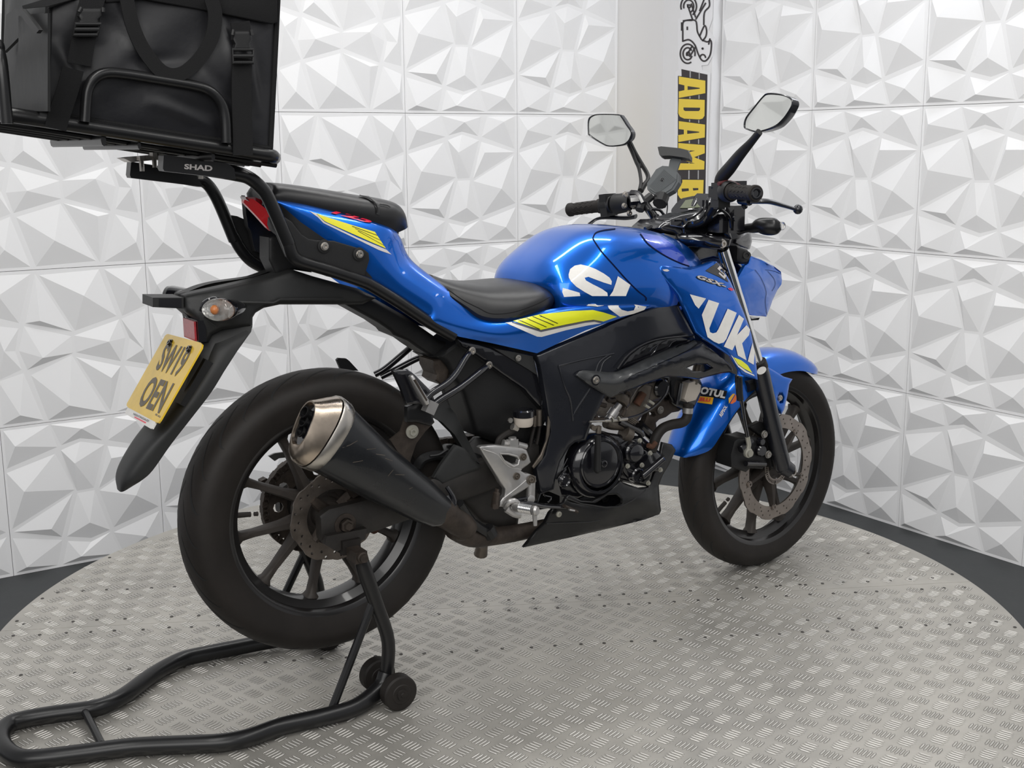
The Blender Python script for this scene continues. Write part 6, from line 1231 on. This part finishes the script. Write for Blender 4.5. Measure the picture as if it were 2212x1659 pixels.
# rider footrest hanger: cast alloy plate
fh = empty('footrest_hanger'); fh.parent = bike; fh['label'] = 'silver cast footrest hanger with brake pedal'
sheet('hanger_plate', 'U', [(255, 885), (280, 868), (420, 858), (580, 875), (700, 888), (745, 910), (765, 960), (788, 1035), (755, 1065), (700, 1105), (690, 1125), (735, 1150), (760, 1148), (840, 1180), (845, 1230), (820, 1270), (760, 1290), (640, 1370), (560, 1420), (500, 1490), (462, 1490), (470, 1430), (515, 1375), (520, 1310), (470, 1250), (440, 1190), (340, 1030)],
      [(255, 885, -.142), (420, 858, -.148), (745, 910, -.150), (788, 1035, -.150), (690, 1110, -.152), (845, 1230, -.156), (500, 1490, -.150), (470, 1250, -.145), (340, 1030, -.143), (450, 1000, -.152), (560, 1200, -.156), (640, 1060, -.155)], 'alu_cast', fh, .010, res=6, roll=(3, .003), holes=[[(485, 960), (560, 962), (640, 985), (665, 1010), (655, 1045), (610, 1060), (520, 1010)]], key='hang')
mb = MB(); P = [(470, 945), (560, 950), (650, 972), (675, 1005), (660, 1060), (612, 1082), (520, 1030)]; tube(mb, decal_pts(gp('U', [(p[0]+(560-p[0])*.04, p[1]) for p in P]), 'hang', .0005), .0022, 6, closed=True); tube(mb, decal_pts(gp('U', [(300, 905), (450, 960), (560, 1080), (690, 1110)]), 'hang', .0), .0014, 6, smooth=3); tube(mb, decal_pts(gp('U', [(515, 1400), (620, 1320), (740, 1220)]), 'hang', .0), .0018, 6, smooth=3); mb.obj('cast_edge', 'alu_cast', fh)
for q, r in (((708, 980), .0085), ((640, 1178), .0085), ((790, 1215), .0115)):
    mb = MB(); p = decal_pts([G('U', *q)], 'hang', .0005)[0]; lathe(mb, p, (0, -1, 0), [(r, 0), (r, .003), (r*.72, .003), (r*.68, .001), (r*.55, .0035), (r*.25, .004), (r*.2, .002), (0, .002)], 20); mb.obj('hanger_bolt', 'engine_metal', fh)
mb = MB(); tube(mb, pts3('U', [(790, 1240, -.150), (785, 1420, -.150)]), .0105, 12); lathe(mb, PY(*G('U', 785, 1412), -.156), (0, -1, 0), [(.010, 0), (.010, .004), (.005, .006), (0, .006)], 18); mb.obj('pedal_pivot', 'alu_cast', fh)
mb = MB(); tube(mb, pts3('U', [(620, 1425), (700, 1410), (785, 1400)], -.155), .0045, 8); tube(mb, pts3('U', [(660, 1440, -.16), (800, 1455, -.16), (900, 1480, -.158), (1050, 1490, -.156), (1150, 1500, -.158)]), [.007, .009, .010, .009, .005], 10, smooth=4, flat=.5); mb.obj('brake_pedal', 'gloss_black', fh)
mb = MB(); tube(mb, pts3('U', [(1130, 1480, -.165), (1260, 1540, -.165)]), .0075, 8, flat=.5); mb.obj('pedal_tip', 'dirty_metal', fh)
mb = MB(); tube(mb, pts3('U', [(1180, 1520, -.178), (1235, 1530, -.180)]), .0040, 8, flat=.6); mb.obj('pedal_pad', 'alu_cast', fh)
mb = MB(); a, b = PY(*G('U', 600, 1490), -.17), PY(*G('U', 860, 1535), -.235); tube(mb, [a, a.lerp(b, .1), a.lerp(b, .3), a.lerp(b, .85), a.lerp(b, .93), b], [.006, .010, .0105, .0105, .012, .009], 14, flat=.8)
tube(mb, [b.lerp(a, .12), b.lerp(a, .1)+Vector((0, 0, -.034))], [.006, .0045], 10); mb.obj('rider_footrest', 'alu_cast', fh, label='ribbed silver rider footrest')
mb = MB()
for k in range(11): c = a.lerp(b, .34+.045*k); lathe(mb, c+Vector((0, 0, .001)), tuple((b-a).normalized()), [(.0112, -.0012), (.0118, 0), (.0112, .0012)], 14)
mb.obj('rest_rib', 'chrome', fh)
mb = MB(); tube(mb, pts3('U', [(530, 1500, -.155), (560, 1450, -.165), (620, 1430, -.170), (660, 1460, -.172)]), .0065, 10, smooth=3); tube(mb, pts3('U', [(540, 1510, -.158), (620, 1560, -.165), (680, 1570, -.168)]), .009, 10, smooth=3); mb.obj('rest_clevis', 'alu_cast', fh)
mb = MB(); a, b = PY(*G('U', 445, 1310), -.15), PY(*G('U', 420, 1500), -.15); tube(mb, [a, a.lerp(b, .15), a.lerp(b, .2), b], [.006, .006, .010, .012], 10, flat=.7); lathe(mb, PY(*G('U', 415, 1488), -.158), (0, -1, 0), [(.006, 0), (.006, .004), (0, .004)], 14); mb.obj('switch_bracket', 'dirty_metal', fh)
# dark lower frame and linkage behind the hanger
sheet('pivot_plate', 'E', [(760, 1050), (1010, 940), (1150, 800), (1330, 800), (1420, 940), (1400, 1150), (1280, 1180), (1260, 1320), (1150, 1340), (1020, 1300), (900, 1170)], -.085, 'dirty_black', bike, .12, res=14, roll=(8, .012))
mb = MB(); tube(mb, pts3('E', [(1390, 1160, -.11), (1430, 1050, -.11), (1450, 1035, -.11), (1430, 1110, -.11), (1480, 1130, -.11), (1460, 1160, -.11)]), .0022, 6, smooth=3); part('spring_wire', 'gloss_black', mb)
mb = MB(); tube(mb, pts3('E', [(1030, 1440, .05), (1020, 1500, .06)]), [.014, .017], 12); part('side_stand_foot', 'engine_metal', mb)
# rear master cylinder and reservoir
rs = empty('brake_reservoir'); rs.parent = bike
c = PY(*G('U', 715, 600), -.128); mb = MB(); lathe(mb, c, (0, 0, 1), [(0, -.014), (.019, -.014), (.0215, -.009), (.0225, .007), (0, .007)], 28); mb.obj('fluid_bottle', 'white_plastic', rs)
mb = MB(); n = 20; prof = []
lathe(mb, c+Vector((0, 0, .008)), (0, 0, 1), [(0, 0), (.024, 0), (.024, .013), (.021, .016), (0, .016)], 20); mb.obj('bottle_cap', 'gloss_black', rs)
mb = MB(); tube(mb, pts3('U', [(620, 680), (590, 720), (530, 750), (470, 800), (450, 860)], -.12), .0075, 10, smooth=4); mb.obj('reservoir_hose', 'rubber', rs)
mb = MB(); tube(mb, pts3('U', [(600, 670), (650, 690)], -.128), .008, 8); lathe(mb, PY(*G('U', 575, 605), -.13), (0, -1, 0), [(.006, 0), (.006, .004), (0, .004)], 8); mb.obj('hose_clip', 'bolt', rs)
mb = MB(); tube(mb, pts3('U', [(600, 780), (605, 880)], -.135), .009, 12); box(mb, PY(*G('U', 600, 840), -.138), (.022, .016, .018)); tube(mb, pts3('U', [(650, 850), (740, 875)], -.135), .007, 10); tube(mb, pts3('U', [(500, 840), (545, 850)], -.13), .009, 10); mb.obj('master_cylinder', 'alu_cast', rs)
mb = MB(); tube(mb, pts3('U', [(872, 500), (872, 660)], -.12), .0065, 8); tube(mb, pts3('U', [(830, 560), (825, 670)], -.12), .0045, 8); mb.obj('hose_union', 'engine_metal', rs)
mb = MB(); tube(mb, pts3('U', [(825, 670), (800, 780), (780, 880)], -.115), .004, 8, smooth=3); tube(mb, pts3('U', [(880, 660), (870, 750), (850, 850)], -.11), .004, 8, smooth=3); mb.obj('brake_hose', 'rubber', rs)
# ------------------------------------------------------------------ delivery bag standing on the tray (its own thing)
bag = empty('delivery_bag', M_B @ TX(.25, 0, .01), PHI); tag(bag, 'large square black fabric delivery bag strapped on the luggage tray', 'bag')
BL = M_B.inverted() @ bag.location
def bo(name, m, mb, parent=None, **k):
    o = mb.obj(name, m, None, **k)
    o.data.transform(Matrix.Translation(-BL)); o.parent = parent or bag; return o
YR, YL = -.198, .185
c_fb = PY(*G('A', 1845, 1015), YR); c_rb = PY(*G('A', 312, 775), YR); c_ft = PY(*G('A', 1893, 20), YR); c_rt = PY(*G('A', 332, 80), YR)
upf = (c_ft-c_fb); upr = (c_rt-c_rb); HT = .42
T_f = c_fb+upf.normalized()*HT; T_r = c_rb+upr.normalized()*(HT-.01)
def face(mb, a, b, c, d, bul, nrm, n=22, wr=.004, seed=0, cr=()):
    """bulged quad a-b-c-d (bottom-left, bottom-right, top-right, top-left)"""
    V = []; F = []; rs_ = np.random.RandomState(seed); W = [(rs_.uniform(3, 11), rs_.uniform(3, 11), rs_.uniform(0, 6), rs_.uniform(.2, 1)) for _ in range(7)]
    for i in range(n+1):
        for j in range(n+1):
            s, t = i/n, j/n; p = (a*(1-s)+b*s)*(1-t)+(d*(1-s)+c*s)*t; k = (1-(2*s-1)**4)*(1-(2*t-1)**4)
            w_ = sum(q[3]*math.sin(q[0]*s*2+q[1]*t*2*(1 if q[2] > 3 else -1)+q[2]) for q in W)/4
            z = 0
            for (s0, t0, s1, t1, am, wd) in cr:
                dx, dy = s1-s0, t1-t0; q = dx*dx+dy*dy; tt_ = ((s-s0)*dx+(t-t0)*dy)/q
                ed = max(0, 1-abs(2*tt_-1)**2) if 0 < tt_ < 1 else 0; dd_ = ((s-s0)*dy-(t-t0)*dx)/math.sqrt(q)
                z += am*ed*(math.exp(-(dd_/wd)**2)-.5*math.exp(-((dd_+wd*1.6)/wd)**2))
            V.append(p+Vector(nrm)*(bul*k+wr*w_*k+z))
    for i in range(n):
        for j in range(n): F.append((i*(n+1)+j, (i+1)*(n+1)+j, (i+1)*(n+1)+j+1, i*(n+1)+j+1))
    mb.add(V, F)
m_ = lambda p: Vector((p.x, YL, p.z))
mb = MB(); face(mb, c_rb, c_fb, T_f, T_r, .012, (0, -1, 0), 110, .009, 3, [(.02, .30, .16, .08, .006, .03), (.05, .55, .22, .30, .006, .03), (.24, .50, .40, .28, .005, .03), (.30, .20, .62, .27, .005, .03), (.62, .27, .86, .08, .005, .03), (.72, .55, .82, .25, .005, .03), (.84, .45, .94, .12, .005, .025), (.4, .12, .75, .05, .004, .025)]); bo('side_panel', 'nylon', mb, fix=False, smooth=80)
mb = MB(); face(mb, m_(c_rb), c_rb, T_r, m_(T_r), .012, (-1, 0, .1), 22, .004, 5); bo('rear_panel', 'nylon_grey', mb, fix=False, smooth=80)
mb = MB(); face(mb, c_fb, m_(c_fb), m_(T_f), T_f, .010, (1, 0, 0), 16, .004, 6); face(mb, m_(c_fb), m_(c_rb), m_(T_r), m_(T_f), .010, (0, 1, 0), 16, .004, 7); bo('far_panels', 'nylon', mb, fix=False, smooth=80)
mb = MB(); face(mb, T_r, T_f, m_(T_f), m_(T_r), .012, (0, 0, 1), 14, .003, 8); face(mb, m_(c_rb), m_(c_fb), c_fb, c_rb, .002, (0, 0, -1), 6, .0, 9); bo('lid_and_base', 'nylon', mb, fix=False, smooth=80)
mb = MB()
for a, b in ((c_fb, T_f), (c_rb, T_r), (c_rb, c_fb), (T_r, T_f), (m_(c_rb), m_(T_r)), (m_(c_fb), m_(T_f)), (c_rb, m_(c_rb)), (c_fb, m_(c_fb))): tube(mb, [a, a.lerp(b, .5)+Vector((0, -.001, 0)), b], .0055, 8, smooth=3)
bo('piping', 'webbing', mb)
def flatp(name, c, pts, Y, th, m, parent=None, roll=None, res=10, ctrl=None, **k):
    o = sheet(name, c, pts, ctrl or Y, m, None, th, res=res, roll=roll, **k); o.data.transform(Matrix.Translation(-BL)); o.parent = parent or bag; return o
Yf = YR-.020
flatp('lid_flap', 'A', [(330, 60), (480, 5), (700, -40), (720, 20), (1000, 0), (1430, 78), (1860, 165), (1892, 150), (1905, -900), (330, -900)], Yf, .006, 'webbing', roll=(3, .002), res=60)
def ribbon(c, path, wpx, Y, m='webbing', name='strap', th=.003, parent=None):
    q = catmull([(*G(c, *p[:2]), p[2] if len(p) > 2 else Y) for p in path], 6); L = []; R_ = []
    for i, p in enumerate(q):
        a = np.array(q[max(0, i-1)][:2]); b = np.array(q[min(len(q)-1, i+1)][:2]); d = (b-a)/max(1e-6, np.linalg.norm(b-a)); nv = np.array((-d[1], d[0]))*wpx*CROP[c][2]/2
        L.append(PY(*(p[:2]+nv), p[2])); R_.append(PY(*(p[:2]-nv), p[2]))
    n = len(L); o_ = Vector((0, th, 0)); V = L+R_+[p+o_ for p in L]+[p+o_ for p in R_]; F = []
    for i in range(n-1): F += [(i, i+1, n+i+1, n+i), (2*n+i, 3*n+i, 3*n+i+1, 2*n+i+1), (i, 2*n+i, 2*n+i+1, i+1), (n+i, n+i+1, 3*n+i+1, 3*n+i)]
    F += [(0, n, 3*n, 2*n), (n-1, 3*n-1, 4*n-1, 2*n-1)]
    mb = MB(); mb.add(V, F); return bo(name, m, mb, parent, smooth=50)
ribbon('A', [(640, -30), (600, 120), (560, 330), (540, 440)], 165, Yf-.004)
ribbon('A', [(500, 470), (460, 620), (400, 800), (380, 880)], 150, Yf-.002)
ribbon('A', [(1640, 150), (1650, 220)], 130, Yf-.004); ribbon('A', [(1655, 400), (1650, 600), (1655, 830), (1660, 1060)], 135, Yf-.004)
ribbon('A', [(860, -40), (900, 150), (960, 300), (1040, 420), (1110, 490), (1190, 512), (1280, 480), (1380, 380), (1450, 250), (1470, 100), (1440, -20)], 95, Yf-.012, name='handle_loop')
def buckle(c, x, y, w, h, tilt):
    e = empty('buckle'); e.parent = bag
    def q(dx, dy): return (x+dx*w+dy*tilt*w, y+dy*h)
    flatp('buckle_body', c, [q(-.5, -.1), q(-.42, -.5), q(.42, -.5), q(.5, -.1), q(.38, .1), q(.46, .34), q(-.46, .34), q(-.38, .1)], Yf-.014, .010, 'black_plastic', e, roll=(3, .004), res=6)
    mb = MB(); P = pts3(c, [q(-.52, .36), q(.52, .36), q(.50, .95), q(-.50, .95)], Yf-.012); tube(mb, P, .0034, 8, closed=True); tube(mb, [P[0].lerp(P[3], .5), P[1].lerp(P[2], .5)], .0038, 8); bo('buckle_frame', 'black_plastic', mb, e)
    for s_ in (-1, 1): mb = MB(); tube(mb, pts3(c, [q(.45*s_, -.55), q(.5*s_, -.3)], Yf-.014), .003, 6); bo('buckle_prong', 'black_plastic', mb, e)
buckle('A', 612, 120, 165, 125, -.20); buckle('A', 1655, 285, 135, 150, .02)
# rear face: pocket flap, strap and slider
Xr = c_rb.x-.012
def px3(c, L, X): return [PX(*G(c, *p), X) for p in L]
mb = MB(); P = px3('A', [(60, 100), (120, 60), (200, 100), (320, 90), (320, 120), (140, 260), (40, 360)], Xr); slab(mb, P, .004, .006); bo('rear_flap', 'nylon_grey', mb, smooth=0)
mb = MB(); P = px3('A', [(130, 70), (165, 60), (280, 205), (262, 228), (235, 220)], Xr-.014); slab(mb, P, .003, .006); bo('slider', 'black_plastic', mb, smooth=0)
mb = MB(); P = px3('A', [(165, 60), (330, 45), (700, -60), (600, -90), (160, 40)], Xr-.008); slab(mb, P, .002, .003); bo('carry_strap', 'webbing', mb, smooth=0)
mb = MB(); P = px3('A', [(130, 110), (330, 90), (330, 760), (70, 760), (130, 300)], Xr-.003); slab(mb, P, .001, .004); bo('rear_pocket', 'nylon_grey', mb, smooth=0)

# ------------------------------------------------------------------ paddock stand (its own thing, rolls away by itself)
st = empty('paddock_stand', BIKE_O+Matrix.Rotation(PHI, 3, 'Z') @ Vector((.06, 0, 0)), PHI); tag(st, 'black tubular rear paddock stand on small wheels lifting the rear swingarm', 'paddock stand')
def so(name, m, mb, **k):
    o = mb.obj(name, m, None, **k); o.data.transform(Matrix.Translation((-.06, 0, 0))); o.parent = st; return o
def onz(c, a, b, z=.02): return hit(*G(c, a, b), (0, 0, z), (0, 0, 1))
near = [(1830, 760), (1780, 850), (1700, 880), (1550, 925), (1350, 970), (1190, 1025), (1060, 1050), (900, 1058), (640, 1070), (400, 1100), (150, 1128)]
loopp = [(60, 1108), (12, 1060), (5, 1010), (40, 965), (110, 940)]
far = [(250, 915), (400, 895), (500, 872), (600, 820), (730, 725), (860, 655), (980, 625), (1180, 585)]
P = [Vector((.055, -.180, .060)), Vector((.035, -.187, .034))]+[onz('J', *q) for q in near[2:]]+[onz('J', *q) for q in loopp]+[onz('J', *q) for q in far]
last = P[-1]; P += [Vector((.02, .178, .030)), Vector((.055, .178, .055))]
P = [Vector((p.x, p.y, max(.0185, p.z))) for p in P]
mb = MB(); tube(mb, P, .0180, 14, smooth=4); so('base_tube', 'satin_metal', mb, label='bent round base tube with a looped lever end')
mb = MB(); tube(mb, [onz('J', 405, 900, .022), onz('J', 485, 1058, .022)], .008, 10); so('cross_tube', 'satin_metal', mb)
for s in (-1, 1):
    y = s*.180; mb = MB()
    tube(mb, [(.055, y, .05), (.062, y, .13), (.040, y, .21), (.012, y, .30), (.004, y, .335)], [.0145, .0145, .015, .016, .013], 14, smooth=4, flat=1.0); so('upright', 'satin_metal', mb)
    mb = MB(); tube(mb, [(-.078, s*.196, .022), (.030, y, .225)], .009, 10); so('brace', 'satin_metal', mb)
    mb = MB(); p = Vector((.0, y, .340)); box(mb, p+Vector((0, -s*.052, .002)), (.040, .046, .030)); so('lifting_pad', 'rubber', mb, smooth=0)
    mb = MB(); box(mb, p+Vector((0, -s*.006, -.008)), (.026, .044, .024)); so('pad_bar', 'dirty_metal', mb, smooth=0)
    mb = MB(); lathe(mb, p+Vector((0, s*.016, -.006)), (0, s, 0), [(.0085, 0), (.0115, .001), (.0115, .007), (.009, .008), (.0085, .015), (0, .015)], 12); so('pad_bolt', 'dirty_metal', mb)
    for yy in (.130, .228):
        mb = MB(); yc = s*yy; lathe(mb, (.058, yc, .0375), YA, [(.010, -.016), (.026, -.016), (.0345, -.015), (.0375, -.011), (.0375, .011), (.0345, .015), (.026, .016), (.010, .016)], 36)
        lathe(mb, (.058, yc, .0375), (0, s, 0), [(.022, .0155), (.020, .0175), (.012, .0175), (.011, .021), (.005, .021), (.004, .023), (0, .023)], 28); so('wheel', 'rubber', mb)
    mb = MB(); tube(mb, [(.058, s*.115, .0375), (.058, s*.245, .0375)], .007, 10); so('axle', 'satin_metal', mb)
